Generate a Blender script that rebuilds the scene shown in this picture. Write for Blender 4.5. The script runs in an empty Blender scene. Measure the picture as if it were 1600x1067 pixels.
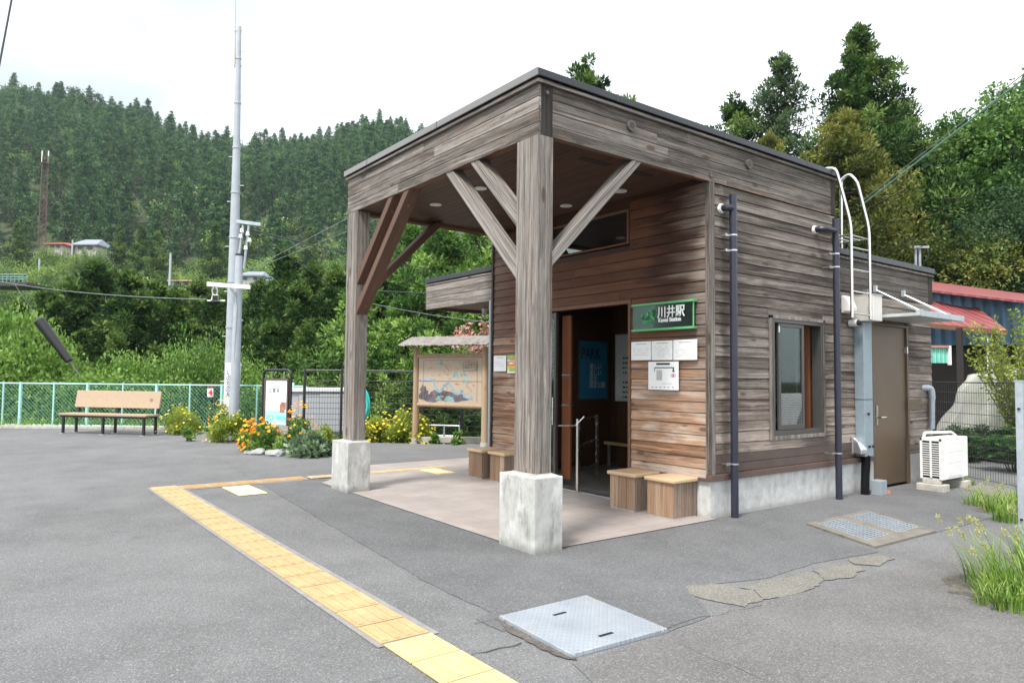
import bpy, bmesh, math, random
import numpy as np
from mathutils import Vector, Matrix
R = math.radians
random.seed(7); rng = np.random.default_rng(7)
SC = bpy.context.scene; COL = SC.collection

# ------------------------------------------------------------------ camera
CF = 1102.83; YAW = R(52.9249); PIT = R(2.8341); ROL = R(0.5636)
CC = np.array([-4.039, -4.984, 1.6])
_fw = np.array([math.cos(PIT)*math.cos(YAW), math.cos(PIT)*math.sin(YAW), math.sin(PIT)])
_rt = np.array([math.sin(YAW), -math.cos(YAW), 0.]); _up = np.cross(_rt, _fw)
_r = _rt*math.cos(ROL) + _up*math.sin(ROL); _u = -_rt*math.sin(ROL) + _up*math.cos(ROL)
cam = bpy.data.cameras.new('camera'); camo = bpy.data.objects.new('camera', cam); COL.objects.link(camo)
cam.sensor_width = 36; cam.lens = CF/1600*36; cam.clip_end = 5000; cam.clip_start = .1
M = Matrix.Identity(4)
for i in range(3):
    M[i][0] = _r[i]; M[i][1] = _u[i]; M[i][2] = -_fw[i]; M[i][3] = CC[i]
camo.matrix_world = M
SC.camera = camo

def ray(x, y): return _fw + _r*(x-800)/CF - _u*(y-533.5)/CF
def on(ax, v, x, y):
    k = 'xyz'.index(ax); d = ray(x, y); return CC + d*((v-CC[k])/d[k])
def far(D, x, y): return CC + ray(x, y)*D
def gnd(x, y, z=0.): return on('z', z, x, y)
def zat(D, y): return float(far(D, 800, y)[2])
def flat(D, x):                       # ground position under pixel column x at depth D
    p = far(D, x, 588); return np.array([p[0], p[1], 0.])

# ------------------------------------------------------------------ light
EXPO = 1.28
SC.view_settings.view_transform = 'Standard'; SC.view_settings.look = 'None'
SC.view_settings.exposure = EXPO; SC.view_settings.gamma = 1
SUN_EL = 58; SUN_AZ = 200             # azimuth of the sun measured from +x towards +y
W = bpy.data.worlds.new('World'); SC.world = W; W.use_nodes = True
nt = W.node_tree; nt.nodes.clear(); N = nt.nodes.new; L = nt.links.new
out = N('ShaderNodeOutputWorld'); mx = N('ShaderNodeMixShader')
b1 = N('ShaderNodeBackground'); b2 = N('ShaderNodeBackground')
sky = N('ShaderNodeTexSky'); sky.sky_type = 'NISHITA'; sky.sun_disc = False
sky.sun_elevation = R(SUN_EL); sky.sun_rotation = R(90-SUN_AZ); sky.air_density = 1.0; sky.dust_density = 2.0
b1.inputs[1].default_value = 0.09; L(sky.outputs[0], b1.inputs[0])
tc = N('ShaderNodeTexCoord'); mp = N('ShaderNodeMapping'); mp.inputs['Scale'].default_value = (1, 1, 2.2); mp.inputs['Location'].default_value = (.35, .1, 0)
nz = N('ShaderNodeTexNoise'); nz.inputs['Scale'].default_value = 1.5; nz.inputs['Detail'].default_value = 5; nz.inputs['Roughness'].default_value = .5
rp = N('ShaderNodeValToRGB'); rp.color_ramp.elements[0].position = .30; rp.color_ramp.elements[0].color = (.55,)*3+(1,)
rp.color_ramp.elements[1].position = .62; rp.color_ramp.elements[1].color = (1, 1, 1, 1)
L(tc.outputs['Generated'], mp.inputs[0]); L(mp.outputs[0], nz.inputs['Vector']); L(nz.outputs['Fac'], rp.inputs[0])
b2.inputs[0].default_value = (.93, .97, 1.0, 1); b2.inputs[1].default_value = .86
L(rp.outputs[0], mx.inputs[0]); L(b1.outputs[0], mx.inputs[1]); L(b2.outputs[0], mx.inputs[2])
# a thin place in the cloud deck, low in the western sky, where pale blue shows through
b3 = N('ShaderNodeBackground'); b3.inputs[0].default_value = (.80, .92, 1.0, 1); b3.inputs[1].default_value = .40
dt = N('ShaderNodeVectorMath'); dt.operation = 'DOT_PRODUCT'; nm = N('ShaderNodeVectorMath'); nm.operation = 'NORMALIZE'; L(tc.outputs['Generated'], nm.inputs[0]); L(nm.outputs[0], dt.inputs[0])
g0 = ray(170, 20); g0 = g0/np.linalg.norm(g0); dt.inputs[1].default_value = tuple(g0)
n3 = N('ShaderNodeTexNoise'); n3.inputs['Scale'].default_value = 4.5; n3.inputs['Detail'].default_value = 6; L(mp.outputs[0], n3.inputs['Vector'])
ad = N('ShaderNodeMath'); ad.operation = 'MULTIPLY_ADD'; L(n3.outputs['Fac'], ad.inputs[0]); ad.inputs[1].default_value = .16; L(dt.outputs['Value'], ad.inputs[2])
mr = N('ShaderNodeMapRange'); mr.interpolation_type = 'SMOOTHSTEP'; mr.inputs['From Min'].default_value = .99; mr.inputs['From Max'].default_value = 1.10; mr.inputs['To Max'].default_value = .93; L(ad.outputs[0], mr.inputs[0])
m3 = N('ShaderNodeMixShader'); L(mr.outputs[0], m3.inputs[0]); L(mx.outputs[0], m3.inputs[1]); L(b3.outputs[0], m3.inputs[2]); L(m3.outputs[0], out.inputs[0])
sl = bpy.data.lights.new('sun', 'SUN'); sl.energy = 2.2; sl.angle = R(12); sl.color = (1, .96, .9)
so = bpy.data.objects.new('sun', sl); COL.objects.link(so)
sd = Vector((math.cos(R(SUN_EL))*math.cos(R(SUN_AZ)), math.cos(R(SUN_EL))*math.sin(R(SUN_AZ)), math.sin(R(SUN_EL))))
so.rotation_euler = sd.to_track_quat('Z', 'Y').to_euler(); so.location = (0, 0, 30)

# ------------------------------------------------------------------ object helpers
def tag(o, label=None, cat=None, group=None, kind=None):
    if label: o['label'] = label
    if cat: o['category'] = cat
    if group: o['group'] = group
    if kind: o['kind'] = kind
    return o
def wloc(o):
    v = Vector((0, 0, 0))
    while o: v = v + o.location; o = o.parent
    return v
def thing(name, loc=(0, 0, 0), label=None, cat=None, group=None, rz=0):
    o = bpy.data.objects.new(name, None); COL.objects.link(o); o.location = loc; o.rotation_euler = (0, 0, rz)
    o.empty_display_size = .2
    return tag(o, label, cat, group)
def copy_tree(o, parent=None):
    c = o.copy(); COL.objects.link(c); c.parent = parent
    for ch in list(o.children): copy_tree(ch, c)
    return c

class MB:
    def __init__(s): s.v = []; s.f = []; s.r = []; s.m = []
    def _add(s, vs, fs, rnd=None, mi=0):
        n = len(s.v); s.v += [tuple(map(float, p)) for p in vs]
        if rnd is None: rnd = random.random()
        for f in fs: s.f.append([n+i for i in f]); s.r.append(rnd); s.m.append(mi)
    def box(s, a, b, rnd=None, mi=0):
        x0, y0, z0 = [min(p, q) for p, q in zip(a, b)]; x1, y1, z1 = [max(p, q) for p, q in zip(a, b)]
        s._add([(x0,y0,z0),(x1,y0,z0),(x1,y1,z0),(x0,y1,z0),(x0,y0,z1),(x1,y0,z1),(x1,y1,z1),(x0,y1,z1)],
               [(3,2,1,0),(4,5,6,7),(0,1,5,4),(1,2,6,5),(2,3,7,6),(3,0,4,7)], rnd, mi); return s
    def hexa(s, p, rnd=None, mi=0):     # 8 points, bottom ring then top ring
        q = [Vector(v) for v in p]
        if (q[1]-q[0]).cross(q[3]-q[0]).dot(q[4]-q[0]) < 0: p = [p[0], p[3], p[2], p[1], p[4], p[7], p[6], p[5]]
        s._add(p, [(3,2,1,0),(4,5,6,7),(0,1,5,4),(1,2,6,5),(2,3,7,6),(3,0,4,7)], rnd, mi); return s
    def beam(s, p0, p1, w, h, up=(0, 0, 1), rnd=None, mi=0):
        p0, p1, up = Vector(p0), Vector(p1), Vector(up); d = (p1-p0).normalized()
        sd = d.cross(up).normalized()*w/2; uu = sd.cross(d).normalized()*h/2
        return s.hexa([p0-sd-uu, p1-sd-uu, p1+sd-uu, p0+sd-uu, p0-sd+uu, p1-sd+uu, p1+sd+uu, p0+sd+uu], rnd, mi)
    def prism(s, poly, axis, a, b, rnd=None, mi=0):  # poly of 2D points extruded along axis
        k = 'xyz'.index(axis); o = [i for i in range(3) if i != k]; n = len(poly); vs = []
        for t in (a, b):
            for q in poly:
                p = [0, 0, 0]; p[o[0]] = q[0]; p[o[1]] = q[1]; p[k] = t; vs.append(p)
        s._add(vs, [list(range(n))[::-1], list(range(n, 2*n))] + [(i, (i+1) % n, n+(i+1) % n, n+i) for i in range(n)], rnd, mi); return s
    def tube(s, pts, r, seg=10, rnd=None, cap=True, mi=0):
        pts = [Vector(p) for p in pts]; n = len(pts); rr = r if isinstance(r, (list, tuple)) else [r]*n
        if rnd is None: rnd = random.random()
        d0 = (pts[1]-pts[0]).normalized(); ref = Vector((0, 0, 1)) if abs(d0.z) < .9 else Vector((1, 0, 0))
        a = d0.cross(ref).normalized(); base = len(s.v); vs = []
        for i, p in enumerate(pts):
            d = (pts[min(i+1, n-1)]-pts[max(i-1, 0)]).normalized()
            a = (a - d*a.dot(d)).normalized(); b = d.cross(a)
            for k in range(seg):
                t = 2*math.pi*k/seg; vs.append(p+(a*math.cos(t)+b*math.sin(t))*rr[i])
        fs = []
        for i in range(n-1):
            for k in range(seg): fs.append((i*seg+k, i*seg+(k+1) % seg, (i+1)*seg+(k+1) % seg, (i+1)*seg+k))
        if cap: fs.append(list(range(seg))[::-1]); fs.append([(n-1)*seg+k for k in range(seg)])
        s._add(vs, fs, rnd, mi); return s
    def cyl(s, p0, p1, r0, r1=None, seg=16, rnd=None, mi=0): return s.tube([p0, p1], [r0, r0 if r1 is None else r1], seg, rnd, True, mi)
    def sheet(s, pts, rnd=None, mi=0): s._add(pts, [list(range(len(pts)))], rnd, mi); return s
    def build(s, name, mat, parent=None, smooth=False, bevel=0, org=None, label=None):
        me = bpy.data.meshes.new(name)
        if parent is not None: off = wloc(parent)
        elif org is not None: off = Vector(org)
        else:
            A = np.array(s.v); off = Vector(((A[:,0].min()+A[:,0].max())/2, (A[:,1].min()+A[:,1].max())/2, A[:,2].min()))
        me.from_pydata([Vector(v)-off for v in s.v], [], s.f)
        for m in (mat if isinstance(mat, (list, tuple)) else [mat]): me.materials.append(m)
        me.polygons.foreach_set('material_index', s.m)
        at = me.attributes.new('rnd', 'FLOAT', 'FACE'); at.data.foreach_set('value', s.r)
        o = bpy.data.objects.new(name, me); COL.objects.link(o)
        if smooth:
            me.polygons.foreach_set('use_smooth', [True]*len(me.polygons))
            try: me.set_sharp_from_angle(angle=R(38))
            except Exception: pass
        me.update()
        if parent is not None: o.parent = parent
        else: o.location = off
        if bevel:
            md = o.modifiers.new('bevel', 'BEVEL'); md.width = bevel; md.segments = 2; md.limit_method = 'ANGLE'; md.angle_limit = R(40)
        if label: o['label'] = label
        return o

def npmesh(name, V, F, mat, parent=None, loc=None, tint=None, k=4, label=None):
    """fast mesh: V (n,3) local coordinates, F (m,k) indices"""
    me = bpy.data.meshes.new(name); n = len(V); m = len(F)
    me.vertices.add(n); me.vertices.foreach_set('co', np.ascontiguousarray(V, dtype=np.float32).ravel())
    me.loops.add(m*k); me.loops.foreach_set('vertex_index', np.ascontiguousarray(F, dtype=np.int32).ravel())
    me.polygons.add(m); me.polygons.foreach_set('loop_start', np.arange(0, m*k, k, dtype=np.int32))
    me.materials.append(mat); me.update(calc_edges=True)
    if tint is not None:
        at = me.attributes.new('tint', 'FLOAT', 'POINT'); at.data.foreach_set('value', np.ascontiguousarray(tint, dtype=np.float32))
    o = bpy.data.objects.new(name, me); COL.objects.link(o)
    if parent is not None: o.parent = parent
    if loc is not None: o.location = loc
    if label: o['label'] = label
    return o

def text_mesh(body, size, name, mat, parent, origin, right, up, align='LEFT', depth=.002, bold=0, squash=1.0):
    cu = bpy.data.curves.new(name, 'FONT'); cu.body = body; cu.size = size; cu.align_x = align; cu.extrude = depth; cu.offset = bold
    cu.space_line = .9
    to = bpy.data.objects.new(name, cu); COL.objects.link(to)
    bpy.context.view_layer.update()
    me = bpy.data.meshes.new_from_object(to.evaluated_get(bpy.context.evaluated_depsgraph_get()))
    bpy.data.objects.remove(to); me.name = name
    off = wloc(parent) if parent is not None else Vector((0, 0, 0))
    r_, u_ = Vector(right).normalized(), Vector(up).normalized(); n_ = r_.cross(u_)
    o_ = Vector(origin)
    for v in me.vertices:
        c = v.co; v.co = o_ + r_*c.x*squash + u_*c.y + n_*c.z - off
    me.materials.clear(); me.materials.append(mat)
    o = bpy.data.objects.new(name, me); COL.objects.link(o)
    if parent is not None: o.parent = parent
    return o

# ------------------------------------------------------------------ materials
def newmat(name):
    m = bpy.data.materials.new(name); m.use_nodes = True; t = m.node_tree; t.nodes.clear()
    o = t.nodes.new('ShaderNodeOutputMaterial'); b = t.nodes.new('ShaderNodeBsdfPrincipled'); t.links.new(b.outputs[0], o.inputs[0])
    return m, t, b, o
class NB:
    """tiny node builder"""
    def __init__(s, t): s.t = t
    def n(s, ty, **kw):
        x = s.t.nodes.new(ty)
        for k, v in kw.items(): setattr(x, k, v)
        return x
    def l(s, a, b): s.t.links.new(a, b)
    def pos(s): return s.n('ShaderNodeNewGeometry').outputs['Position']
    def objc(s): return s.n('ShaderNodeTexCoord').outputs['Object']
    def mapp(s, v, scale=(1, 1, 1), loc=(0, 0, 0), rot=(0, 0, 0)):
        m = s.n('ShaderNodeMapping'); m.inputs['Scale'].default_value = scale; m.inputs['Location'].default_value = loc; m.inputs['Rotation'].default_value = rot
        s.l(v, m.inputs[0]); return m.outputs[0]
    def noise(s, v, scale, detail=4, rough=.55, dist=0, out='Fac'):
        m = s.n('ShaderNodeTexNoise'); m.inputs['Scale'].default_value = scale; m.inputs['Detail'].default_value = detail
        m.inputs['Roughness'].default_value = rough; m.inputs['Distortion'].default_value = dist; s.l(v, m.inputs['Vector']); return m.outputs[out]
    def vor(s, v, scale, out='Distance', feature='F1'):
        m = s.n('ShaderNodeTexVoronoi', feature=feature); m.inputs['Scale'].default_value = scale; s.l(v, m.inputs['Vector']); return m.outputs[out]
    def ramp(s, f, pts):
        m = s.n('ShaderNodeValToRGB'); cr = m.color_ramp
        while len(cr.elements) > 1: cr.elements.remove(cr.elements[0])
        cr.elements[0].position = pts[0][0]; c = pts[0][1]; cr.elements[0].color = (c if isinstance(c, (tuple, list)) else (c, c, c))[:3]+(1,) if isinstance(c, tuple) else (c, c, c, 1)
        for p, c in pts[1:]:
            e = cr.elements.new(p); e.color = c[:3]+(1,) if isinstance(c, tuple) else (c, c, c, 1)
        s.l(f, m.inputs[0]); return m.outputs[0]
    def mix(s, f, a, b, mode='MIX'):
        m = s.n('ShaderNodeMix', data_type='RGBA', blend_type=mode)
        for k, v in ((0, f), (6, a), (7, b)):
            if isinstance(v, (int, float)): m.inputs[k].default_value = v if k == 0 else (v, v, v, 1)
            elif isinstance(v, tuple): m.inputs[k].default_value = v[:3]+(1,)
            else: s.l(v, m.inputs[k])
        return m.outputs[2]
    def math(s, op, a, b=0., c=None, clamp=False):
        m = s.n('ShaderNodeMath', operation=op, use_clamp=clamp)
        for k, v in enumerate((a, b) if c is None else (a, b, c)):
            if isinstance(v, (int, float)): m.inputs[k].default_value = v
            else: s.l(v, m.inputs[k])
        return m.outputs[0]
    def step(s, v, a, b):                # smoothstep a..b -> 0..1
        m = s.n('ShaderNodeMapRange', interpolation_type='SMOOTHSTEP'); m.inputs['From Min'].default_value = a; m.inputs['From Max'].default_value = b
        s.l(v, m.inputs[0]); return m.outputs[0]
    def sep(s, v):
        m = s.n('ShaderNodeSeparateXYZ'); s.l(v, m.inputs[0]); return m.outputs
    def comb(s, x, y, z):
        m = s.n('ShaderNodeCombineXYZ')
        for k, v in enumerate((x, y, z)):
            if isinstance(v, (int, float)): m.inputs[k].default_value = v
            else: s.l(v, m.inputs[k])
        return m.outputs[0]
    def attr(s, name, out='Fac'):
        m = s.n('ShaderNodeAttribute'); m.attribute_name = name; return m.outputs[out]
    def vadd(s, a, b):
        m = s.n('ShaderNodeVectorMath', operation='ADD'); s.l(a, m.inputs[0]); s.l(b, m.inputs[1]); return m.outputs[0]
    def bump(s, h, strength=.3, dist=.01):
        m = s.n('ShaderNodeBump'); m.inputs['Strength'].default_value = strength; m.inputs['Distance'].default_value = dist; s.l(h, m.inputs['Height']); return m.outputs[0]

def plain(name, col, rough=.5, metal=0, var=.12, scale=14, bump=0, spec=None, dirt=None):
    m, t, b, o = newmat(name); q = NB(t); P = q.objc()
    n1 = q.noise(P, scale, 5); n2 = q.noise(P, scale*.13+.3, 3)
    f = q.math('ADD', q.math('MULTIPLY', n1, .5), q.math('MULTIPLY', n2, .5))
    lo = tuple(c*(1-var*1.6) for c in col); hi = tuple(min(1, c*(1+var)) for c in col)
    c = q.ramp(f, [(.3, lo), (.7, hi)])
    if dirt:
        dm = q.step(q.noise(q.mapp(P, (6, 6, 1.2)), 1.5, 6, .65), .52, .75); c = q.mix(q.math('MULTIPLY', dm, dirt[1]), c, dirt[0])
    q.l(c, b.inputs['Base Color'])
    q.l(q.math('ADD', q.math('MULTIPLY', n1, .2), rough-.1), b.inputs['Roughness']); b.inputs['Metallic'].default_value = metal
    if spec is not None: b.inputs['Specular IOR Level'].default_value = spec
    if bump: q.l(q.bump(n1, bump, .004), b.inputs['Normal'])
    return m

def grain(q, axis, seedattr='rnd', fine=1.0):
    """wood grain fields along an axis: returns (grain, ring, knot, blotch) and the shifted coordinate"""
    P = q.pos(); r = q.attr(seedattr)
    sh = q.comb(q.math('MULTIPLY', r, 37.), q.math('MULTIPLY', r, 11.), q.math('MULTIPLY', r, 53.))
    Q = q.vadd(P, sh)
    def sc(a, c): return tuple(a if 'xyz'[i] == axis else c for i in range(3))
    warp = q.noise(q.mapp(Q, sc(1.6, 7)), 1., 3, .5, out='Color')
    wm = q.n('ShaderNodeVectorMath', operation='SCALE'); q.l(warp, wm.inputs[0]); wm.inputs['Scale'].default_value = .05
    Q2 = q.vadd(Q, wm.outputs[0])
    g = q.math('ADD', q.math('MULTIPLY', q.noise(q.mapp(Q2, sc(2.2*fine, 150*fine)), 1., 5, .7), .62), q.math('MULTIPLY', q.noise(q.mapp(Q2, sc(1.2, 46)), 1., 4, .6), .38))
    ring = q.noise(q.mapp(Q2, sc(.55, 26)), 1., 4, .6, .6)
    kn = q.vor(q.mapp(Q, sc(1.9, 6.0)), 1.)
    knot = q.math('SUBTRACT', 1., q.step(kn, .09, .19))
    blot = q.noise(q.mapp(Q, sc(.9, 2.6)), 1., 4, .6)
    return g, ring, knot, blot, Q2, r

GRAY = [(.34, (.022, .018, .015)), (.43, (.080, .067, .057)), (.52, (.182, .160, .142)), (.62, (.320, .292, .268)), (.75, (.47, .44, .415))]
def wood_gray(name, axis, tone=1.0, dark=.35, warm=(.30, .19, .11), warmth=.15, rough=.8, dust=0.):
    m, t, b, o = newmat(name); q = NB(t); g, ring, knot, blot, Q2, r = grain(q, axis)
    f = q.math('ADD', q.math('ADD', q.math('MULTIPLY', g, .62), q.math('MULTIPLY', ring, .42)), q.math('MULTIPLY', q.math('SUBTRACT', r, .5), .12))
    c = q.ramp(f, [(p, tuple(x*tone for x in col)) for p, col in GRAY])
    c = q.mix(q.math('MULTIPLY', q.step(blot, .46, .68), dark), c, (.035, .029, .026))
    c = q.mix(q.math('MULTIPLY', q.step(q.noise(q.mapp(Q2, (1.1, 1.1, 1.1)), 2.2, 4), .5, .72), warmth), c, warm)
    c = q.mix(q.math('MULTIPLY', knot, .75), c, (.06, .035, .022))
    cr = q.step(g, .30, .22); c = q.mix(q.math('MULTIPLY', cr, .6), c, (.02, .016, .014))
    q.l(c, b.inputs['Base Color']); b.inputs['Roughness'].default_value = rough; b.inputs['Specular IOR Level'].default_value = .25
    q.l(q.bump(q.math('ADD', g, q.math('MULTIPLY', ring, .5)), .85, .006), b.inputs['Normal'])
    return m

def wood_door(name, axis='y'):
    """siding of the sheltered front wall: red brown high up, orange and worn pale low down, grey near the open corner"""
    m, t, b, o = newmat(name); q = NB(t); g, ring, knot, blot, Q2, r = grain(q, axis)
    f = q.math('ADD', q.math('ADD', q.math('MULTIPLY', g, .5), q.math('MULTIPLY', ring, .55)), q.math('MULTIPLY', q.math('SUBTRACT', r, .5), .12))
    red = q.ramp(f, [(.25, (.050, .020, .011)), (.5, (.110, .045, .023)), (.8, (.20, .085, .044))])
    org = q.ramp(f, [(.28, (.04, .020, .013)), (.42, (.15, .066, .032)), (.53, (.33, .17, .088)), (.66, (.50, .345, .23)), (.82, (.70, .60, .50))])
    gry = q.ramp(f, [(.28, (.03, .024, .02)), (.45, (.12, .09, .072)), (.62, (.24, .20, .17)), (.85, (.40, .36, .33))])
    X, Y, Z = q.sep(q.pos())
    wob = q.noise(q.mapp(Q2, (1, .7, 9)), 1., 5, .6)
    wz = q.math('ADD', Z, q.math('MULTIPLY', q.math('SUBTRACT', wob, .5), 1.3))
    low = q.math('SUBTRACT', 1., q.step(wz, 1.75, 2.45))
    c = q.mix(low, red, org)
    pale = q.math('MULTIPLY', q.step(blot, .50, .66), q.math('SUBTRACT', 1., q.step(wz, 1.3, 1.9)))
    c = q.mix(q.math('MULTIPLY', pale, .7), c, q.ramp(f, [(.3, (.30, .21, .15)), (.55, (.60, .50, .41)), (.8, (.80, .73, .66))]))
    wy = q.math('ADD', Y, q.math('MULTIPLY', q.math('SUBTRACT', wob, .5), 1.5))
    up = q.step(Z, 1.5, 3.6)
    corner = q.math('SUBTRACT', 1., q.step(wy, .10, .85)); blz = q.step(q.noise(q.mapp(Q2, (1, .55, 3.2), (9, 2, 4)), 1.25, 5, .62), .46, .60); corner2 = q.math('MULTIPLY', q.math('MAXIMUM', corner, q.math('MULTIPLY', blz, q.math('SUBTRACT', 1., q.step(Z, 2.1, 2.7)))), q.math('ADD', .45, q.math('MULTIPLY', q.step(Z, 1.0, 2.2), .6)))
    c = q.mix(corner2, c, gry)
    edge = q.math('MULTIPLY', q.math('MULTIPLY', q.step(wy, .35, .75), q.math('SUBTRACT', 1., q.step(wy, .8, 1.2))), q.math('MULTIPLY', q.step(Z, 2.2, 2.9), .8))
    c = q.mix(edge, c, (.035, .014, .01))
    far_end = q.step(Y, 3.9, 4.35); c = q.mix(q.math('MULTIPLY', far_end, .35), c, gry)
    drk = q.math('MULTIPLY', q.step(q.noise(q.mapp(Q2, (1, .8, 5)), 1.3, 5), .55, .72), .55)
    c = q.mix(drk, c, (.045, .02, .012))
    c = q.mix(q.math('MULTIPLY', knot, .7), c, (.05, .02, .012))
    q.l(c, b.inputs['Base Color']); b.inputs['Roughness'].default_value = .62; b.inputs['Specular IOR Level'].default_value = .3
    q.l(q.bump(q.math('ADD', g, q.math('MULTIPLY', ring, .6)), .7, .005), b.inputs['Normal'])
    return m

def wood_side(name, axis='x', lo_tone=1.0):
    """siding of the exposed side wall: dark brown grey, paler in the lower middle"""
    m, t, b, o = newmat(name); q = NB(t); g, ring, knot, blot, Q2, r = grain(q, axis)
    f = q.math('ADD', q.math('ADD', q.math('MULTIPLY', g, .55), q.math('MULTIPLY', ring, .5)), q.math('MULTIPLY', q.math('SUBTRACT', r, .5), .12))
    dk = q.ramp(f, [(.34, (.020, .016, .013)), (.44, (.075, .060, .050)), (.54, (.165, .138, .118)), (.72, (.35, .31, .275))])
    pl = q.ramp(f, [(.32, (.045, .034, .027)), (.43, (.16, .122, .098)), (.55, (.33, .27, .228)), (.74, (.60, .53, .475))])
    X, Y, Z = q.sep(q.pos())
    wz = q.math('ADD', Z, q.math('MULTIPLY', q.math('SUBTRACT', q.noise(q.mapp(Q2, (.5, 1, 5)), 1., 4), .5), 1.6))
    low = q.math('SUBTRACT', 1., q.step(wz, .7, 2.1))
    c = q.mix(low, dk, pl)
    c = q.mix(q.math('MULTIPLY', q.step(blot, .47, .66), .6), c, (.035, .026, .02))
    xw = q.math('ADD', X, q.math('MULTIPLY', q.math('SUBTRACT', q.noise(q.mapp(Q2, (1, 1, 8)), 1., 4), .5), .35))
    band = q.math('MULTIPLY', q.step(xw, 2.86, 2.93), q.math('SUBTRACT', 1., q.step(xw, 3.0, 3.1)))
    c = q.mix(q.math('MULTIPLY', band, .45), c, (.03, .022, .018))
    c = q.mix(q.math('MULTIPLY', knot, .7), c, (.045, .026, .016))
    q.l(c, b.inputs['Base Color']); b.inputs['Roughness'].default_value = .75; b.inputs['Specular IOR Level'].default_value = .25
    q.l(q.bump(q.math('ADD', g, q.math('MULTIPLY', ring, .6)), .9, .006), b.inputs['Normal'])
    return m

def wood_warm(name, axis, cols, rough=.6, kn=.4, bump=.3):
    m, t, b, o = newmat(name); q = NB(t); g, ring, knot, blot, Q2, r = grain(q, axis)
    f = q.math('ADD', q.math('ADD', q.math('MULTIPLY', g, .5), q.math('MULTIPLY', ring, .5)), q.math('MULTIPLY', q.math('SUBTRACT', r, .5), .16))
    c = q.ramp(f, [(.25, cols[0]), (.5, cols[1]), (.8, cols[2])])
    c = q.mix(q.math('MULTIPLY', knot, kn), c, cols[0])
    q.l(c, b.inputs['Base Color']); b.inputs['Roughness'].default_value = rough; b.inputs['Specular IOR Level'].default_value = .3
    q.l(q.bump(g, bump, .003), b.inputs['Normal'])
    return m

def concrete(name, base=(.42, .42, .40), stain=(.13, .125, .11), white=(.68, .68, .66), k=.6, wk=.5, streak=True):
    m, t, b, o = newmat(name); q = NB(t); P = q.pos()
    n = q.noise(P, 9, 6, .6); c = q.ramp(n, [(.3, tuple(x*.8 for x in base)), (.7, tuple(x*1.12 for x in base))])
    s1 = q.noise(q.mapp(P, (5, 5, 1.3) if streak else (3, 3, 3)), 1.6, 7, .68)
    c = q.mix(q.math('MULTIPLY', q.step(s1, .50, .68), k), c, stain)
    w = q.noise(q.mapp(P, (4, 4, 2.2), (5, 3, 1)), 1.5, 5, .6); c = q.mix(q.math('MULTIPLY', q.step(w, .50, .66), wk), c, white)
    zz_ = q.math('ADD', q.sep(P)[2], q.math('MULTIPLY', q.noise(P, 6, 5, .6), -.10)); c = q.mix(q.math('MULTIPLY', q.math('SUBTRACT', 1., q.step(zz_, -.05, .05)), .6), c, stain) if streak else c; sp = q.vor(P, 75); c = q.mix(q.math('MULTIPLY', q.math('SUBTRACT', 1., q.step(sp, .10, .2)), .35), c, stain)
    q.l(c, b.inputs['Base Color']); b.inputs['Roughness'].default_value = .88
    q.l(q.bump(q.noise(P, 60, 5, .7), .25, .003), b.inputs['Normal']); return m

def asphalt(name, base=.135, tint=(1, 1, 1.02), patch=True):
    m, t, b, o = newmat(name); q = NB(t); P = q.pos()
    big = q.noise(P, .35, 4, .6); mid = q.noise(P, 1.7, 5, .6); fine = q.noise(P, 90, 3, .7)
    v1 = q.vor(P, 130, 'Color'); sv = q.sep(v1)[0]
    c = q.ramp(q.math('ADD', q.math('MULTIPLY', big, .55), q.math('MULTIPLY', mid, .45)),
               [(.33, tuple(base*.72*x for x in tint)), (.5, tuple(base*x for x in tint)), (.66, tuple(base*1.22*x for x in tint))])
    c = q.mix(1.0, c, q.ramp(fine, [(.3, .74), (.5, 1.0), (.7, 1.22)]), 'MULTIPLY')
    c = q.mix(q.math('MULTIPLY', q.step(sv, .82, .98), .5), c, tuple(base*2.3*x for x in tint))
    c = q.mix(q.math('MULTIPLY', q.step(sv, .22, .05), .4), c, tuple(base*.3*x for x in tint))
    st = q.step(q.noise(q.mapp(P, (1, 1, 1), (3, 7, 0)), .8, 6, .7), .60, .70); c = q.mix(q.math('MULTIPLY', st, .22), c, (.05, .047, .045))
    q.l(c, b.inputs['Base Color']); b.inputs['Roughness'].default_value = .85; b.inputs['Specular IOR Level'].default_value = .3
    q.l(q.bump(q.math('ADD', q.vor(P, 95), fine), .55, .006), b.inputs['Normal']); return m

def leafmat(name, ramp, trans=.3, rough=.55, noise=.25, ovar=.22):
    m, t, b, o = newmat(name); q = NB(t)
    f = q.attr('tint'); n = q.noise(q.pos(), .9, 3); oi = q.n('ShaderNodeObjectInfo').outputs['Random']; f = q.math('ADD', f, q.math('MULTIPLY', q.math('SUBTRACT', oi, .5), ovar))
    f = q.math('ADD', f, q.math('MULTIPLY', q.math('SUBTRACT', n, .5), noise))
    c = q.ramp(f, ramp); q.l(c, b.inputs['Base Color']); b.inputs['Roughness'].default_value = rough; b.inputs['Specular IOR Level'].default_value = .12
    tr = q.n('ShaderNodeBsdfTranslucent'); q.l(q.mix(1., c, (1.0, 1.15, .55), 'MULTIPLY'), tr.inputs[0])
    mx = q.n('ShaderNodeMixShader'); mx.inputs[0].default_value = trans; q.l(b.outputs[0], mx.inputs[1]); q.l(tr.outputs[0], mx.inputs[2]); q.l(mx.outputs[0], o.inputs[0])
    return m

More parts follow.
